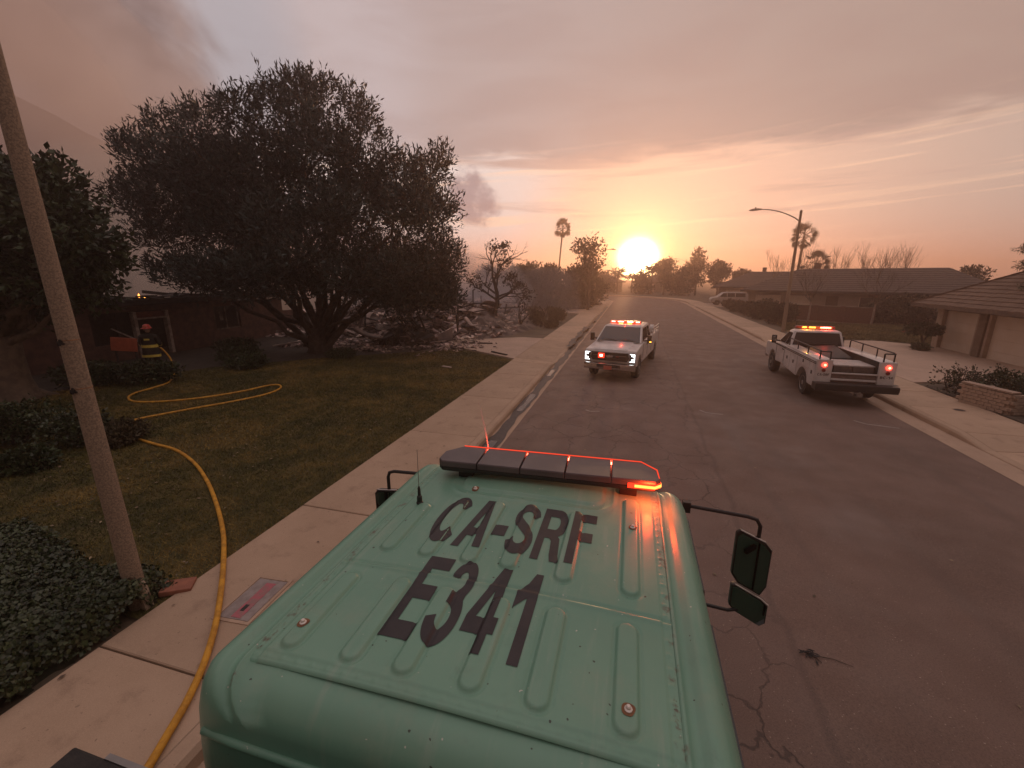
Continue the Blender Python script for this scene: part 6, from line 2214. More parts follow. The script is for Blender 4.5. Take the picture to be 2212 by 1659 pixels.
hbox("soffit", M['trim'], -1.15, 0.0, 7.0, 29.85, 2.36, 2.385)
SL = .59
half = 6.0
mb = MB()
x0, x1, y1, y0 = -1.18, -1.18 + 2 * half, 29.9, 7.0
zr_ = 2.40 + half * SL
A_, B_, C_, D_ = (x0, y0, 2.40), (x0, y1, 2.40), (x1, y1, 2.40), (x1, y0, 2.40)
E_, F_ = (x0 + half, y1 - half, zr_), (x0 + half, y0, zr_)
mb.add([A_, B_, C_, D_, E_, F_], [(0, 5, 4, 1), (1, 4, 2), (2, 4, 5, 3), (0, 3, 5)])
rf = mb.obj("roof", M['shingle'], hs_)
stepx = .285
rg = random.Random(8)
for k_ in range(int(half / stepx)):
    t0, t1 = k_ * stepx, (k_ + 1) * stepx + .03
    ymax = y1 - t0 - .03
    mb = MB()
    y = y0
    while y < ymax - .05:
        y2 = min(y + .33, ymax)
        j = rg.uniform(-.012, .012)
        xa, xb = x0 + t0 - .015 + j, x0 + t1
        za, zb = 2.40 + t0 * SL, 2.40 + t1 * SL
        up_ = .062 + j * .8
        mb.add([(xa, y + .006, za + .004), (xa, y2 - .006, za + .004), (xa, y2 - .006, za + up_), (xa, y + .006, za + up_), (xb, y + .006, zb + .022), (xb, y2 - .006, zb + .022)],
               [(0, 1, 2, 3), (3, 2, 5, 4), (0, 3, 4), (1, 5, 2)])
        y = y2
    mb.obj("tile_course", M['tile'], rf, fix=False)
mb = MB()
for k_ in range(17):
    t = k_ * .36
    p0 = Vector((x0 + t, y1 - t, 2.40 + t * SL + .07))
    p1 = Vector((x0 + t + .40, y1 - t - .40, 2.40 + (t + .40) * SL + .055))
    mb.bar(p0, p1, .22, .05)
mb.obj("hip_tiles", M['tile'], rf)

# low brick planter wall by the pavement, bricks laid one by one
pw_ = thing("brick_planter", (10.55, 15.1, 0.12), "low pale brick planter wall beside the right pavement", "planter", R(17))
br = MB().box((0, 0, 0), (.088, .195, .088)).mesh("brick", mat("tan_brick", (0.40, 0.29, 0.22), (0.48, 0.355, 0.27), 5, 0.9, bump=.5, bscale=40), bevel=.006, seg=1)
brc = MB().box((0, 0, 0), (.26, .098, .055)).mesh("cap_brick", mat("tan_brick_cap", (0.44, 0.32, 0.245), (0.36, 0.26, 0.20), 5, 0.9), bevel=.006, seg=1)
mb = MB()
mb.box((.09, .6, .24), (.15, 1.30, .62))
mb.box((.5, 1.2, .24), (.9, .13, .62))
mb.box((.5, .0, .24), (.9, .13, .62))
mb.obj("core", MATS['tan_brick'], pw_)
rg = random.Random(3)
for row in range(7):
    for k_ in range(7):
        y = .05 + k_ * .205 + (.1 if row % 2 else 0)
        if y > 1.30:
            continue
        o = link("brick", br, pw_, (.012 + rg.uniform(-.004, .004), y, -.03 + row * .099))
        o.rotation_euler = (0, 0, rg.uniform(-.012, .012))
    for k_ in range(4):
        o = link("brick", br, pw_, (.10 + k_ * .205 + (.1 if row % 2 else 0), -.075, -.03 + row * .099), (0, 0, R(90)))
for k_ in range(13):
    link("cap_brick", brc, pw_, (.09, -.03 + k_ * .108, .66))


# ------------------------------------------------------------------ the long low houses further down on the right
def ranch(name, loc, rz, ln, dep, z_e, z_r, label, wall, roofm, openings, over=.7, hip=4.6):
    t_ = thing(name, loc, label, "house", rz)
    hx = ln / 2
    cuts = sorted(openings, key=lambda o: o[1])
    x = -hx
    for kind, a_, b_, s0, s1 in cuts:
        hbox("wall", wall, x, a_, 0, .2, -.2, z_e, t_)
        if s0 > 0.05:
            hbox("wall", wall, a_, b_, 0, .2, -.2, s0, t_)
        hbox("wall", wall, a_, b_, 0, .2, s1, z_e, t_)
        if kind == 'g':
            gd_ = hbox("garage_door", M['garage'], a_, b_, .12, .16, -.2, s1, t_)
            for k_ in range(4):
                hbox("panel", M['garage'], a_ + .03, b_ - .03, .10, .12, k_ * s1 / 4 + .02, (k_ + 1) * s1 / 4 - .02, gd_)
        elif kind == 'd':
            hbox("door", M['trim'], a_, b_, .12, .17, -.2, s1, t_)
        else:
            fr_ = MB()
            for q0, q1 in (((a_, s0), (b_, s0)), ((a_, s1), (b_, s1)), ((a_, s0), (a_, s1)), ((b_, s0), (b_, s1)), (((a_ + b_) / 2, s0), ((a_ + b_) / 2, s1))):
                fr_.bar((q0[0], .06, q0[1]), (q1[0], .06, q1[1]), .07)
            wf = fr_.obj("window", M['garage'], t_)
            hbox("pane", M['glass'], a_, b_, .09, .10, s0, s1, wf)
        x = b_
    hbox("wall", wall, x, hx, 0, .2, -.2, z_e, t_)
    hbox("wall", wall, -hx, -hx + .2, .2, dep, -.2, z_e, t_)
    hbox("wall", wall, hx - .2, hx, .2, dep, -.2, z_e, t_)
    hbox("wall", wall, -hx + .2, hx - .2, dep - .2, dep, -.2, z_e, t_)
    a0, a1, b0, b1 = -hx - over, hx + over, -over, dep + over
    ym = (b0 + b1) / 2
    mb = MB()
    V_ = [(a0, b0, z_e), (a1, b0, z_e), (a1, b1, z_e), (a0, b1, z_e), (a0 + hip, ym, z_r), (a1 - hip, ym, z_r)]
    V_ += [(x_, y_, z_ - .16) for x_, y_, z_ in V_[:4]]
    mb.add(V_, [(0, 1, 5, 4), (1, 2, 5), (2, 3, 4, 5), (3, 0, 4), (6, 7, 1, 0), (7, 8, 2, 1), (8, 9, 3, 2), (9, 6, 0, 3), (9, 8, 7, 6)])
    rf_ = mb.obj("roof", roofm, t_)
    n_ = 12
    for k_ in range(n_):                                          # shingle courses on the street side
        f0, f1 = k_ / n_, (k_ + 1.15) / n_
        mb = MB()
        P0 = Vector(V_[0]).lerp(Vector(V_[4]), f0)
        P1 = Vector(V_[1]).lerp(Vector(V_[5]), f0)
        Q0 = Vector(V_[0]).lerp(Vector(V_[4]), min(f1, 1))
        Q1 = Vector(V_[1]).lerp(Vector(V_[5]), min(f1, 1))
        u_ = Vector((0, 0, .055))
        e_ = Vector((0, 0, .012))
        mb.add([P0 + e_, P1 + e_, P1 + u_, P0 + u_, Q1 + e_, Q0 + e_], [(0, 1, 2, 3), (3, 2, 4, 5)])
        mb.obj("shingle_course", roofm, rf_, fix=False)
    mb = MB()
    mb.box((a0 + hip + 1.5, ym + .6, z_r + .15), (.5, .5, .9))
    mb.obj("chimney", M['brickred'], rf_)
    return t_


wall_far = mat("tan_wall", (0.33, 0.25, 0.20), (0.38, 0.29, 0.23), 2, 0.9)
ranch("long_house", (20.3, 48.0, 0.1), R(-28), 18.5, 9.0, 2.45, 4.62, "long low house with a wide dark hip roof behind the tall street lamp", wall_far, M['shingle'],
      [('g', -8.6, -6.2, 0, 2.0), ('g', -5.8, -3.6, 0, 2.0), ('d', -2.4, -1.4, 0, 2.0), ('w', 0.2, 2.2, .9, 2.0), ('w', 3.6, 5.4, .9, 2.0), ('w', 6.6, 8.2, .9, 2.0)], hip=4.2)
ranch("far_house", (20.0, 66.5, 0.1), R(-20), 17, 9.0, 2.4, 4.5, "low dark-roofed house behind the pale van", wall_far, M['shingle'],
      [('g', -7.5, -4.8, 0, 2.0), ('w', -2.5, -.5, .9, 2.0), ('d', .8, 1.8, 0, 2.0), ('w', 3.5, 6, .9, 2.0)], hip=4.2)
for i, (x, y, rz, lab) in enumerate(((8.0, 112.0, -6, "hazy low house beyond the bend, right of the sun"), (-9.0, 113.0, 4, "hazy low house beyond the bend, left of the sun"))):
    ranch("hazy_house", (x, y, 0.1), R(rz), 13, 8, 2.5, 4.2, lab, wall_far, M['shingle'], [('g', -5.5, -3, 0, 2.0), ('w', -1, 1, .9, 2.0), ('w', 3, 5, .9, 2.0)], hip=4.0)
bw = thing("brick_wall", (14.3, 46.2, 0.1), "low dark red brick garden wall on the lawn before the long house", "wall", R(-34))
mb = MB()
mb.box((3.1, 0, .62), (6.2, .22, 1.3))
mb.obj("courses", M['brickred'], bw)
mb = MB()
mb.box((3.1, 0, 1.30), (6.35, .34, .08))
mb.obj("coping", M['trim'], bw)
for k_ in range(4):
    mb = MB()
    mb.box((.1 + k_ * 2.0, -.02, .66), (.34, .36, 1.4))
    mb.obj("pier", M['brickred'], bw)
mb = MB()
mb.box((0, 0, .09), (1.9, .28, .18))
o = mb.obj("garden_bench", mat("red_timber", (0.16, 0.05, 0.035), (0.22, 0.08, 0.05), 5, .8), bevel=.02)
o.location = (19.4, 36.2, 0.11)
o.rotation_euler = (0, 0, R(-14))
tag(o, "low reddish timber edging lying on the lawn right of the truck's lightbar", "timber")

# ------------------------------------------------------------------ left: the burning house
bh = thing("burnt_house", (-23.0, 0, 0.1), "dark burnt-out brick house with a white-framed doorway behind the big tree", "house")
cb = mat("sooty_brick", (0.075, 0.042, 0.033), (0.14, 0.072, 0.052), 3, 0.95, bump=.5, bscale=18)
def bbox(name, m_, y0, y1, z0, z1, x0=-.25, x1=0.0, parent=bh, bevel=0):
    return hbox(name, m_, x0, x1, y0, y1, z0, z1, parent, bevel)


bbox("wall", cb, 10.2, 13.5, -.2, 2.55)
bbox("wall", cb, 13.5, 15.25, -.2, .80)
bbox("wall", cb, 13.5, 16.95, 2.25, 2.55)
bbox("wall", cb, 16.95, 19.5, -.2, 2.55)
bbox("wall", cb, 19.5, 21.2, -.2, .85)
bbox("wall", cb, 19.5, 21.2, 2.2, 2.55)
bbox("wall", cb, 21.2, 24.6, -.2, 2.45)
bbox("wall", cb, 24.6, 25.6, -.2, 1.6)
bbox("wall", cb, 25.6, 27.0, -.2, .9)
bbox("shade_ceiling", M['char'], 10.4, 24.4, 2.30, 2.40, -7.9, -.3)  # ceiling slab added to keep sky light out of the rooms
bbox("inner_wall", M['char'], 10.4, 24.4, -.1, 2.3, -2.6, -2.4)
bbox("wall", cb, 10.2, 22.6, -.2, 2.3, -8.2, -8.0)
bbox("wall", cb, 10.2, 10.4, -.2, 2.55, -8, -.25)
wt_ = mat("scorched_white_frame", (0.50, 0.42, 0.36), (0.30, 0.23, 0.19), 5, .8)
for y in (15.33, 16.86):
    bbox("door_frame", wt_, y - .07, y + .07, -.15, 2.22, -.2, .05)
bbox("transom", mat("red_transom", (0.22, 0.075, 0.055), (0.14, 0.05, 0.04), 5, .8), 15.42, 16.78, 1.92, 2.2, -.15, -.05)
bbox("door_frame", wt_, 15.4, 16.8, 1.84, 1.91, -.2, .04)
mb = MB()
mb.bar((.10, 14.2, 1.55), (.22, 15.35, .75), .10, .05)
mb.obj("fallen_frame", wt_, bh)
mb = MB()
for a_, b_ in (((13.55, .85), (13.55, 2.2)), ((14.6, .85), (14.6, 2.2)), ((13.5, .85), (15.2, .85))):
    mb.bar((-.1, a_[0], a_[1]), (-.1, b_[0], b_[1]), .07)
mb.obj("window_frame", M['char'], bh)
mb = MB()
for a_, b_ in (((19.55, .9), (19.55, 2.15)), ((20.3, .9), (20.3, 2.15)), ((21.1, .9), (21.1, 2.15)), ((19.5, .9), (21.2, .9))):
    mb.bar((-.1, a_[0], a_[1]), (-.1, b_[0], b_[1]), .06)
mb.obj("window_frame", mat("singed_blind", (.22, .17, .14), (.08, .06, .05), 4, .9), bh)
mb = MB()
mb.box((-.12, 20.02, 1.62), (.01, .22, .5), (.1, .0, 0))
mb.obj("torn_blind", mat("singed_blind", (.22, .17, .14), (.08, .06, .05), 4, .9), bh)
bbox("fascia", M['char'], 10.0, 24.7, 2.55, 2.82, -.3, .45, bevel=.02)
rg = random.Random(9)
for k_ in range(17):
    y = 10.3 + k_ * .75
    mb = MB()
    z1_ = 2.85 + rg.uniform(-.1, .25)
    mb.bar((.35, y, 2.75), (-3.5 - rg.uniform(0, 3), y + rg.uniform(-.4, .4), z1_ + rg.uniform(-1.0, .2)), .09, .16)
    mb.obj("rafter", M['char'], bh)
mb = MB()
for k_ in range(30):
    y = 10 + k_ * .5
    mb.box((.05 + rg.uniform(-.2, .2), y, 2.84 + rg.uniform(0, .10)), (.6, .6, .06), (rg.uniform(-.12, .12), rg.uniform(-.12, .12), rg.uniform(-.3, .3)))
mb.obj("roof_remains", M['char'], bh)
for y, z, s in ((16.0, 2.92, .10), (16.25, 2.9, .06), (22.4, 2.95, .09)):
    mb = MB()
    mb.lathe([(.02, 0), (s * .55, s * .5), (s * .35, s * 1.2), (.01, s * 2.0)], 8)
    o = mb.obj("flame", M['ember'], None, smooth='all')
    o.location = (-23.4, y, z + .04)
    tag(o, {2.92: "largest orange flame licking the roof edge of the burnt house", 2.9: "small flame right beside the largest roof flame", 2.95: "orange flame seen through the lower branches of the big tree"}[z], "flame", "flames on the burnt roof")
ob = thing("notice_board", (-21.6, 13.75, 0.1), "faded orange board leaning in the shrubs left of the firefighter", "board", R(35))
mb = MB()
mb.box((0, 0, .95), (.95, .04, .60), (0, R(7), 0))
mb.obj("panel", M['orange_board'], ob, bevel=.01)
mb = MB()
mb.bar((-.35, .05, -.1), (-.38, .05, 1.2), .06)
mb.bar((.35, .05, -.1), (.33, .05, 1.2), .06)
mb.obj("post", M['char'], ob)
lf = thing("low_fence", (-23.2, 9.6, 0.1), "low dark board fence at the left between trunk and burnt house", "fence", R(112))
for k_ in range(11):
    mb = MB()
    mb.box((-3.2 + k_ * .62, 0, .55 + .02 * math.sin(k_ * 3.)), (.58, .03, 1.15))
    mb.obj("board", M['trim'], lf)
mb = MB()
mb.box((0, .03, 1.16), (7.0, .12, .06))
mb.obj("top_rail", M['trim'], lf)

# ------------------------------------------------------------------ the burnt-down house: ash mound, fragments, beams, sheets
nx, ny = 60, 60
gx, gy = np.meshgrid(np.linspace(0, 1, nx), np.linspace(0, 1, ny))
X = -8.2 - 16.0 * gx + 1.2 * np.sin(gy * 5)
Y = 23.6 + 21.0 * gy + 2.4 * (1 - gx) - 0.6 * np.sin(gx * 9)
edge = np.minimum(np.minimum(gx, 1 - gx) * 5, np.minimum(gy, 1 - gy) * 6).clip(0, 1)


def mound_z(x, y):
    return 0.70 + .55 * np.clip((y - 25) / 6, 0, 1) + .22 * np.sin(x * 1.3 + y * .7) + .16 * np.sin(x * 2.7 - y * 1.9) + .10 * np.sin(x * 5.1 + y * 4.3) + .22 * np.sin(y * .5)


Z = .06 + edge * (mound_z(X, Y)).clip(0, 2)
I = np.arange(nx * ny).reshape(ny, nx)
F = np.stack([I[:-1, :-1], I[1:, :-1], I[1:, 1:], I[:-1, 1:]], -1).reshape(-1, 4)
o = link("ash_ground", np_mesh("ash_ground", np.stack([X.ravel(), Y.ravel(), Z.ravel()], 1), F, mat("ash_bed", (0.05, 0.04, 0.036), (0.20, 0.155, 0.135), 1.6, .95, bump=.8, bscale=9)))
tag(o, "heaped ash bed of the burnt-down house", kind='stuff')
rg = random.Random(14)
mb = MB()
for i in range(240):
    u, v_ = rg.random(), rg.random() ** 1.3
    x = -8.8 - 14.0 * u
    y = 23.4 + 18 * v_ + 2.0 * (1 - u)
    z = .12 + max(0, float(mound_z(x, y))) * min(1, v_ * 6, u * 4 + .1)
    mb.box((x, y, z + .1), (rg.uniform(.5, 1.7), rg.uniform(.1, .55), rg.uniform(.03, .12)), (rg.gauss(0, .4), rg.gauss(0, .4), rg.uniform(0, 3.1)))
for i in range(2600):
    u, v_ = rg.random(), rg.random() ** 1.3
    x = -8.6 - 14.5 * u + 1.0 * math.sin(v_ * 5)
    y = 22.9 + 20 * v_ + 2.2 * (1 - u)
    z = .10 + max(0, float(mound_z(x, y))) * min(1, v_ * 6, u * 4 + .1)
    s = rg.uniform(.06, .27) * (1 + v_)
    mb.box((x, y, z + s * .15), (s * rg.uniform(.5, 2.2), s * rg.uniform(.4, 1.3), s * rg.uniform(.08, .5)), (rg.gauss(0, .35), rg.gauss(0, .35), rg.uniform(0, 3.1)))
for i in range(420):                                              # the spill over the driveway and around the tree foot
    x, y = rg.gauss(-10.4, 1.3), rg.gauss(22.6, 1.1)
    s = rg.uniform(.03, .13)
    mb.box((x, y, .17 + s * .2), (s * 2, s * rg.uniform(.5, 1.5), s * .4), (rg.gauss(0, .3), rg.gauss(0, .3), rg.uniform(0, 3.1)))
for i in range(500):
    x, y = rg.uniform(-19.5, -12), rg.uniform(19.6, 23.5)
    s = rg.uniform(.04, .16)
    mb.box((x, y, .14 + s * .2), (s * 2, s * rg.uniform(.5, 1.5), s * .4), (rg.gauss(0, .3), rg.gauss(0, .3), rg.uniform(0, 3.1)))
o = mb.obj("rubble", M['rubble'], fix=False)
tag(o, "ash-grey rubble fragments strewn over the burnt lot", kind='stuff')
for i in range(46):
    v_ = rg.random()
    x, y = -9.5 - 12.5 * rg.random(), 22.8 + 15 * v_ ** 1.4
    z = .15 + max(0, float(mound_z(x, y))) * min(1, v_ * 5)
    ln_ = rg.uniform(.9, 2.6)
    mb = MB()
    mb.box((0, 0, 0), (ln_, rg.uniform(.06, .14), rg.uniform(.05, .10)))
    o = mb.obj("charred_beam", M['char'], bevel=.008, seg=1)
    o.location = (x, y, z + .14)
    o.rotation_euler = (rg.gauss(0, .2), rg.gauss(0, .28), rg.uniform(0, 3.1))
    tag(o, "blackened timber lying crosswise in the rubble of the burnt house", "charred beam", "charred beams in the rubble")
for i in range(30):
    v_ = rg.random()
    x, y = -9.8 - 11.5 * rg.random(), 23.4 + 14 * v_ ** 1.3
    z = .2 + max(0, float(mound_z(x, y))) * min(1, v_ * 5)
    wd, ln_ = rg.uniform(.5, 1.2), rg.uniform(.8, 1.9)
    mb = MB()
    ph = rg.uniform(0, 6)
    rows = []
    for k_ in range(9):
        t = k_ / 8 - .5
        h_ = .16 * math.sin(t * rg.uniform(4, 5) + ph)
        rows.append([(t * ln_, -wd / 2, h_), (t * ln_, 0, h_ + .05), (t * ln_, wd / 2, h_ - .03), (t * ln_, wd / 2, h_ - .045), (t * ln_, 0, h_ + .035), (t * ln_, -wd / 2, h_ - .015)])
    mb.loft(rows)
    o = mb.obj("warped_sheet", M['ash'] if i % 3 else M['rust'], smooth='all')
    o.location = (x, y, z + .12)
    o.rotation_euler = (rg.gauss(0, .25), rg.gauss(0, .25), rg.uniform(0, 3.1))
    tag(o, "pale ash-covered sheet warped by the fire among the rubble" if i % 3 else "rust-brown metal sheet buckled by the fire among the rubble", "sheet", "warped sheets in the rubble")
for i in range(14):
    x, y = -9.8 - 12 * rg.random(), 24.5 + 12 * rg.random()
    mb = MB()
    hgt = rg.uniform(.9, 2.0)
    mb.bar((0, 0, -.2), (rg.gauss(0, .22), rg.gauss(0, .22), hgt), .11, .09)
    o = mb.obj("charred_post", M['char'])
    o.location = (x, y, .3 + max(0, float(mound_z(x, y))) * .6)
    tag(o, "blackened wall stud still standing upright in the rubble", "charred post", "charred studs in the rubble")
chm = thing("chimney_stump", (-17.2, 31.5, .3), "sooty brick chimney left standing in the rubble behind the big tree", "chimney", R(12))
mb = MB()
mb.box((0, 0, .9), (1.3, .9, 1.9))
mb.box((0, 0, 2.3), (.8, .7, 1.1))
mb.obj("stack", M['brickred'], chm, bevel=.03)
mb = MB()
mb.box((.1, -.46, .55), (.6, .04, .6))
mb.obj("firebox", M['char'], chm)
# the black collapsed heap beside the driveway
ch = thing("collapsed_heap", (-12.7, 23.0, 0.1), "big black heap of collapsed roof and curled sheet beside the driveway", "debris heap")
mb = MB()
rg = random.Random(31)
rings_ = []
for k_, (rr, z) in enumerate(((1.7, -.1), (1.5, .25), (1.2, .5), (.9, .68), (.4, .8))):
    rings_.append([((rr + rg.gauss(0, .24)) * math.cos(j * 2 * math.pi / 18) * 1.15, (rr + rg.gauss(0, .22)) * math.sin(j * 2 * math.pi / 18), z + rg.gauss(0, .17)) for j in range(18)])
mb.loft(rings_)
mb.obj("char_mass", M['char'], ch)
mb = MB()
rows = []
for k_ in range(15):
    a = R(-75 + k_ * 11)
    c_ = Vector((-1.1 + 1.9 * math.sin(a) * .9, -1.25 + .25 * math.cos(a), .45 + .75 * (1 - math.cos(a))))
    rows.append([c_ + Vector((0, -.25, -.04)), c_ + Vector((0, .25, .05)), c_ + Vector((0, .25, .01)), c_ + Vector((0, -.25, -.08))])
mb.loft(rows)
mb.obj("curled_sheet", M['rust'], ch, smooth='all')
mb = MB()
for k_ in range(260):
    a, q = rg.uniform(0, 6.28), rg.random() ** .6
    s = rg.uniform(.05, .26)
    mb.box((1.9 * q * math.cos(a), 1.7 * q * math.sin(a), .85 * (1 - q * q) + rg.uniform(0, .22)), (s * rg.uniform(.8, 3), s, s * rg.uniform(.1, .5)), (rg.gauss(0, .6), rg.gauss(0, .6), rg.uniform(0, 3.1)))
tag(mb.obj("fragments", mat("sooty_fragments", (.02, .017, .016), (.22, .16, .135), 1.4, .9, island=.7, ramp=(.42, .7)), ch, fix=False), kind='stuff')
for k_ in range(16):
    mb = MB()
    a = rg.uniform(0, 6.28)
    mb.bar((1.5 * math.cos(a), 1.3 * math.sin(a), rg.uniform(0, .5)), (rg.gauss(0, .5), rg.gauss(0, .4), rg.uniform(1.0, 2.0)), .10, .07)
    mb.obj("beam", M['char'], ch)
sh = thing("fallen_sheet", (-10.9, 23.6, 0.2), "dark triangular sheet propped on pale planks right of the black heap", "sheet", R(20))
mb = MB()
mb.add([(-.9, -.4, .05), (.8, -.2, .1), (.7, .5, .75), (-.9, -.4, .02), (.8, -.2, .07), (.7, .5, .72)], [(0, 1, 2), (5, 4, 3), (0, 3, 4, 1), (1, 4, 5, 2), (2, 5, 3, 0)])
mb.obj("sheet", M['rust'], sh)
for k_ in range(3):
    mb = MB()
    mb.bar((-1.3 + k_ * .2, -.5 - .12 * k_, .02), (.2 + k_ * .1, -.75 + .1 * k_, .12), .09, .03)
    mb.obj("plank", M['ash'], sh)
for loc, rz, ln_, lab, m_ in (((-6.35, 20.75, .185), R(-36), 1.25, "black charred plank lying on the driveway corner by the lawn", 'char'), ((-18.3, 20.0, .35), R(38), 2.0, "long pale board propped in the bed left of the big tree", 'ash'),
                              ((-8.6, 23.6, .20), R(8), 1.9, "charred timber pointing over the driveway from the rubble", 'char'), ((-7.6, 17.0, .15), R(-20), .5, "small pale scrap lying on the lawn near the driveway", 'ash'), ((-10.9, 21.0, .16), R(50), .8, "small dark board on the grass below the rubble", 'char')):
    mb = MB()
    mb.box((0, 0, 0), (ln_, .13, .05))
    o = mb.obj("plank", M[m_], bevel=.008, seg=1)
    o.location = loc
    o.rotation_euler = (0, -.12 if ln_ == 2.0 else 0, rz)
    tag(o, lab, "plank", "loose planks and scraps")
# ------------------------------------------------------------------ the firefighter, seen from behind
ff = thing("person", (-18.25, 12.5, 0.1), "firefighter in dark coat with yellow stripes and red helmet, seen from behind, holding hose", "person", R(35))
ff.scale = (1.12, 1.12, 1.12)


def skinned(name, verts, edges, radii, m_, parent, subdiv=2):
    me_ = bpy.data.meshes.new(name)
    me_.from_pydata(verts, edges, [])
    o = bpy.data.objects.new(name, me_)
    COL.objects.link(o)
    md = o.modifiers.new("skin", 'SKIN')
    md.use_smooth_shade = True
    sv = me_.skin_vertices[0].data
    for i, r_ in enumerate(radii):
        sv[i].radius = (r_ if isinstance(r_, tuple) else (r_, r_))
    sv[0].use_root = True
    sd = o.modifiers.new("sub", 'SUBSURF')
    sd.levels = sd.render_levels = subdiv
    bpy.context.view_layer.update()
    m2 = bpy.data.meshes.new_from_object(o.evaluated_get(bpy.context.evaluated_depsgraph_get()))
    m2.name = name
    bpy.data.objects.remove(o)
    m2.materials.clear()
    m2.materials.append(m_)
    m2.polygons.foreach_set('use_smooth', [True] * len(m2.polygons))
    return link(name, m2, parent)


turn = mat("dark_turnout_cloth", (0.020, 0.018, 0.015), (0.034, 0.030, 0.025), 7, .9, bump=.5, bscale=14)
lime = mat("yellow_reflective_tape", (0.86, 0.70, 0.14), (0.74, 0.58, 0.10), 12, .5)
skin = mat("skin", (0.40, 0.25, 0.18), (0.36, 0.22, 0.16), 10, .6)
# local +Y is where the person looks (away from the camera)
Vb = [(0, 0, .98), (0, .0, 1.16), (0, .0, 1.34), (0, .01, 1.46), (0, .02, 1.54),                       # pelvis, waist, chest, collar, neck
      (.20, .0, 1.42), (.27, .06, 1.18), (.20, .25, 1.04), (.17, .31, 1.03),                              # right arm to wrist
      (-.20, .0, 1.42), (-.27, .06, 1.18), (-.20, .25, 1.00), (-.16, .32, .99),
      (.11, .0, .90), (.13, .03, .50), (.14, -.01, .12), (.15, .10, .05), (.15, .19, .03),
      (-.11, .0, .90), (-.14, .03, .50), (-.16, -.02, .12), (-.17, .09, .05), (-.18, .18, .03)]
Eb = [(0, 1), (1, 2), (2, 3), (3, 4), (3, 5), (5, 6), (6, 7), (7, 8), (3, 9), (9, 10), (10, 11), (11, 12), (0, 13), (13, 14), (14, 15), (15, 16), (16, 17), (0, 18), (18, 19), (19, 20), (20, 21), (21, 22)]
Rb = [(.19, .15), (.19, .15), (.20, .15), (.15, .11), .075, .085, .075, .058, .05, .085, .075, .058, .05, .115, .09, .075, .06, .045, .115, .09, .075, .06, .045]
skinned("body", Vb, Eb, Rb, turn, ff)
# head with face, ears, hair
hd = skinned("head", [(0, .02, 1.54), (0, .03, 1.60), (0, .035, 1.67), (0, .03, 1.74), (0, .10, 1.62)], [(0, 1), (1, 2), (2, 3), (1, 4)], [.055, .075, .092, .07, .04], skin, ff)
mb = MB()
mb.loft([[(-.014, .115, 1.64), (.014, .115, 1.64), (.008, .118, 1.70), (-.008, .118, 1.70)], [(-.012, .150, 1.645), (.012, .150, 1.645), (.003, .128, 1.695), (-.003, .128, 1.695)]])
mb.obj("nose", skin, hd)
for s in (-1, 1):
    mb = MB()
    mb.lathe([(.001, -.012), (.012, -.004), (.012, .004), (.001, .012)], 8, (s * .036, .112, 1.695))
    mb.obj("eye", mat("eye_white", (.6, .58, .55), None, rough=.2), hd)
    mb = MB()
    mb.loft([[(s * .088, .02 + a, 1.66 + b) for a, b in ((-.012, -.03), (.012, -.025), (.018, .02), (-.010, .03))], [(s * .102, .01 + a, 1.66 + b) for a, b in ((-.012, -.026), (.010, -.022), (.016, .018), (-.010, .026))]])
    mb.obj("ear", skin, hd)
mb = MB()
mb.box((0, .124, 1.605), (.05, .01, .010))
mb.obj("mouth", mat("lips", (.30, .12, .10), None, rough=.5), hd)
# gloved hands closed round the hose
for s, wrist, dirn in ((1, Vector((.17, .31, 1.03)), Vector((-.6, .75, -.1))), (-1, Vector((-.16, .32, .99)), Vector((.6, .75, -.05)))):
    dirn.normalize()
    side = Vector((0, 0, 1)).cross(dirn).normalized()
    upv = dirn.cross(side)
    Vh, Eh, Rh = [wrist, wrist + dirn * .05], [(0, 1)], [.034, .038]
    for i, (off, ln_) in enumerate(((.030, .060), (.010, .068), (-.010, .064), (-.030, .050))):
        b0 = len(Vh)
        k0 = wrist + dirn * .075 + upv * off
        k1 = k0 + dirn * ln_ * .45 - side * s * .018
        k2 = k1 + dirn * ln_ * .10 - side * s * .030
        k3 = k2 - dirn * ln_ * .35 - side * s * .012
        Vh += [k0, k1, k2, k3]
        Eh += [(1, b0), (b0, b0 + 1), (b0 + 1, b0 + 2), (b0 + 2, b0 + 3)]
        Rh += [.0105, .0100, .0095, .0085]
    b0 = len(Vh)
    Vh += [wrist + dirn * .035 + upv * .040, wrist + dirn * .062 + upv * .052 - side * s * .022, wrist + dirn * .075 + upv * .046 - side * s * .042]
    Eh += [(0, b0), (b0, b0 + 1), (b0 + 1, b0 + 2)]
    Rh += [.013, .0115, .010]
    skinned("glove", [tuple(v) for v in Vh], Eh, Rh, mat("tan_glove", (.22, .15, .08), None, rough=.8), ff, 1)
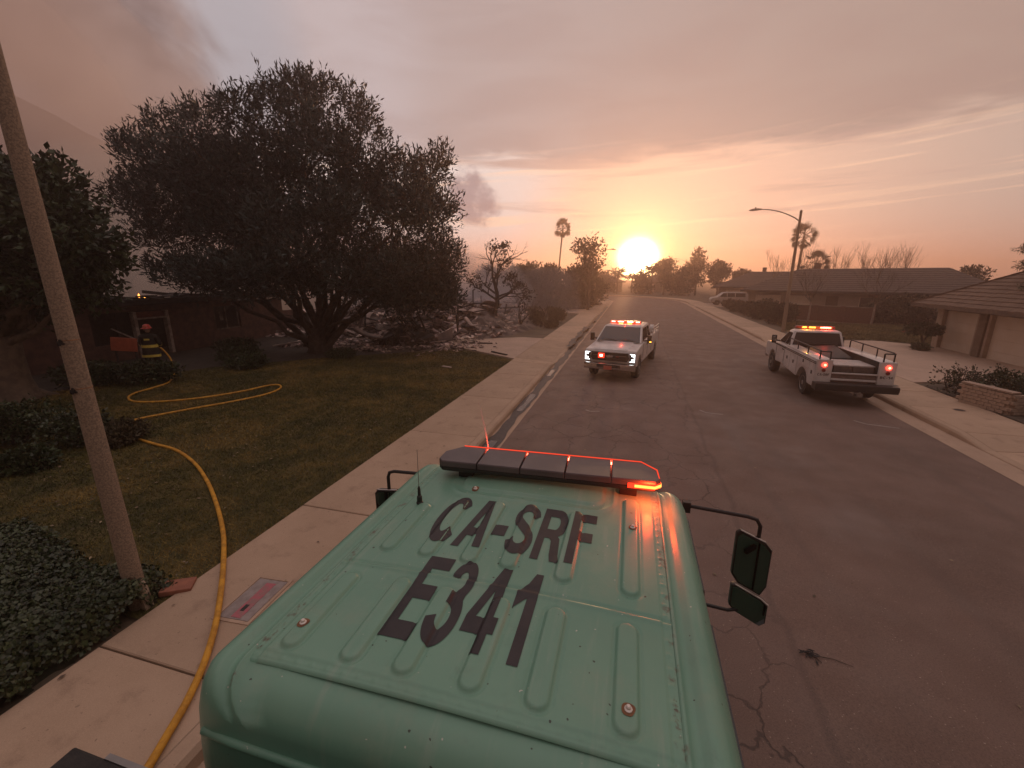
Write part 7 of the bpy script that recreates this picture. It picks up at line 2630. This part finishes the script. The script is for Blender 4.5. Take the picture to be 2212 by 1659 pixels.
# coat skirt, stripes, air bottle strap letters, helmet, boots
mb = MB()
mb.loft([[(.235 * math.cos(t) * k_, .165 * math.sin(t) * k_, z) for t in [i * math.pi / 9 for i in range(18)]] for k_, z in ((1.12, .72), (1.06, .85), (1.0, 1.0), (.98, 1.1))], cap=False)
mb.obj("coat", turn, ff, smooth='all')
for z, k_, h_ in ((.75, 1.16, .085), (1.09, 1.02, .10)):
    mb = MB()
    mb.loft([[(.237 * math.cos(t) * k_, .167 * math.sin(t) * k_, z + dz) for t in [i * math.pi / 10 for i in range(20)]] for dz in (-h_ / 2, h_ / 2)], cap=False)
    mb.obj("reflective_stripe", lime, ff, smooth='all')
mb = MB()
mb.box((.0, -.155, 1.33), (.16, .012, .055))
mb.obj("reflective_stripe", lime, ff)
for s in (-1, 1):
    mb = MB()
    c0, c1 = Vector((s * .262, .085, 1.15)), Vector((s * .250, .115, 1.13))
    mb.tube([c0, c1], .079, 12, cap=False)
    mb.obj("reflective_stripe", lime, ff)
    mb = MB()
    mb.tube([(s * .145, -.005, .20), (s * .145, -.005, .26)], .094, 12, cap=False)
    mb.obj("reflective_stripe", lime, ff)
mb = MB()
rings_ = []
for k_, z in ((1.42, 1.700), (1.40, 1.712), (1.06, 1.725), (1.03, 1.76), (.92, 1.80), (.66, 1.835), (.25, 1.852)):
    rings_.append([(.112 * math.cos(t) * k_, .03 + (.132 * math.sin(t) * k_ - (.03 * (k_ > 1.2))), z) for t in [i * math.pi / 10 for i in range(20)]])
mb.loft(rings_)
mb.obj("helmet", mat("red_helmet", (.55, .05, .03), (.42, .04, .03), 8, .35), ff, smooth='all')
mb = MB()
mb.box((.0, -.105, 1.765), (.09, .02, .05))  # helmet's highlight painted as a small orange block
mb.obj("helmet_highlight", mat("highlight_paint", (.75, .25, .12), None, rough=.4), ff)
# hose in the hands, running down to the line on the ground
mb = MB()
mb.tube(spline([(.55, -.30, .06), (.50, .05, .10), (.42, .30, .55), (.13, .385, .985), (-.12, .385, .98), (-.42, .52, 1.0)], 8), .030, 8)
o = mb.obj("hose_end", M['hose'], smooth='all')
o.location = ff.location
o.rotation_euler = ff.rotation_euler
o.scale = ff.scale
tag(o, "end of the yellow hose held up by the firefighter", "hose")

# ------------------------------------------------------------------ smoke and haze
def smoke_puff(c, r, density, colr, seed, label):
    g_ = random.Random(seed)
    mb = MB()
    n, m2 = 14, 20
    ph = [g_.uniform(0, 6.28) for _ in range(6)]
    rows = []
    for i in range(n + 1):
        th_ = math.pi * i / n
        row = []
        for j in range(m2):
            a = 2 * math.pi * j / m2
            k_ = 1 + .14 * math.sin(3 * a + ph[0]) * math.sin(th_) + .12 * math.sin(2 * th_ * 2 + ph[1]) * math.sin(th_) + .09 * math.sin(5 * a + 3 * th_ + ph[2]) * math.sin(th_)
            row.append((c[0] + r[0] * k_ * math.sin(th_) * math.cos(a), c[1] + r[1] * k_ * math.sin(th_) * math.sin(a), max(c[2] + r[2] * k_ * math.cos(th_), -.05)))
        rows.append(row)
    mb.loft(rows, cap=False)
    me_ = mb.mesh("smoke", volume_mat("smoke_%d" % seed, colr, density, 0.1), fix=True)
    o = link("smoke", me_)
    return tag(o, label, kind='stuff')


grey = (0.62, 0.60, 0.64)
smoke_puff((-15.5, 35.0, 1.4), (7.5, 6.0, 2.6), .02, (.82, .82, .88), 1, "blue-grey smoke lying over the rubble")
smoke_puff((-13.5, 38.0, 3.0), (4.5, 5.0, 3.0), .085, (.82, .82, .90), 2, "blue-grey smoke rising between the big tree and the charred tree")
smoke_puff((-21.0, 34.0, 3.5), (7.0, 6.0, 5.5), .08, (.82, .82, .88), 3, "smoke behind the big tree")
smoke_puff((-33.0, 22.0, 4.5), (7.0, 7.5, 5.0), .10, (.78, .74, .72), 4, "pale smoke rolling off the burnt house")
smoke_puff((-38.0, 27.0, 7.0), (9.0, 9.0, 6.0), .06, (.78, .74, .72), 5, "pale smoke behind the burnt house")
smoke_puff((-9.5, 47.0, 2.0), (5.0, 5.0, 3.0), .04, grey, 6, "thin grey smoke before the dark trees")

smoke_puff((-880, 480, 150), (330, 170, 260), .0036, (.80, .72, .72), 7, "smoke veiling the far hillside")
hz = MB()
hz.box((0, 0, 7.15), (880, 880, 16.7))
o = hz.obj("haze", volume_mat("haze_air", (0.94, 0.71, 0.62), 0.0037, 0.7))
tag(o, "smoky dusk air", kind='stuff')
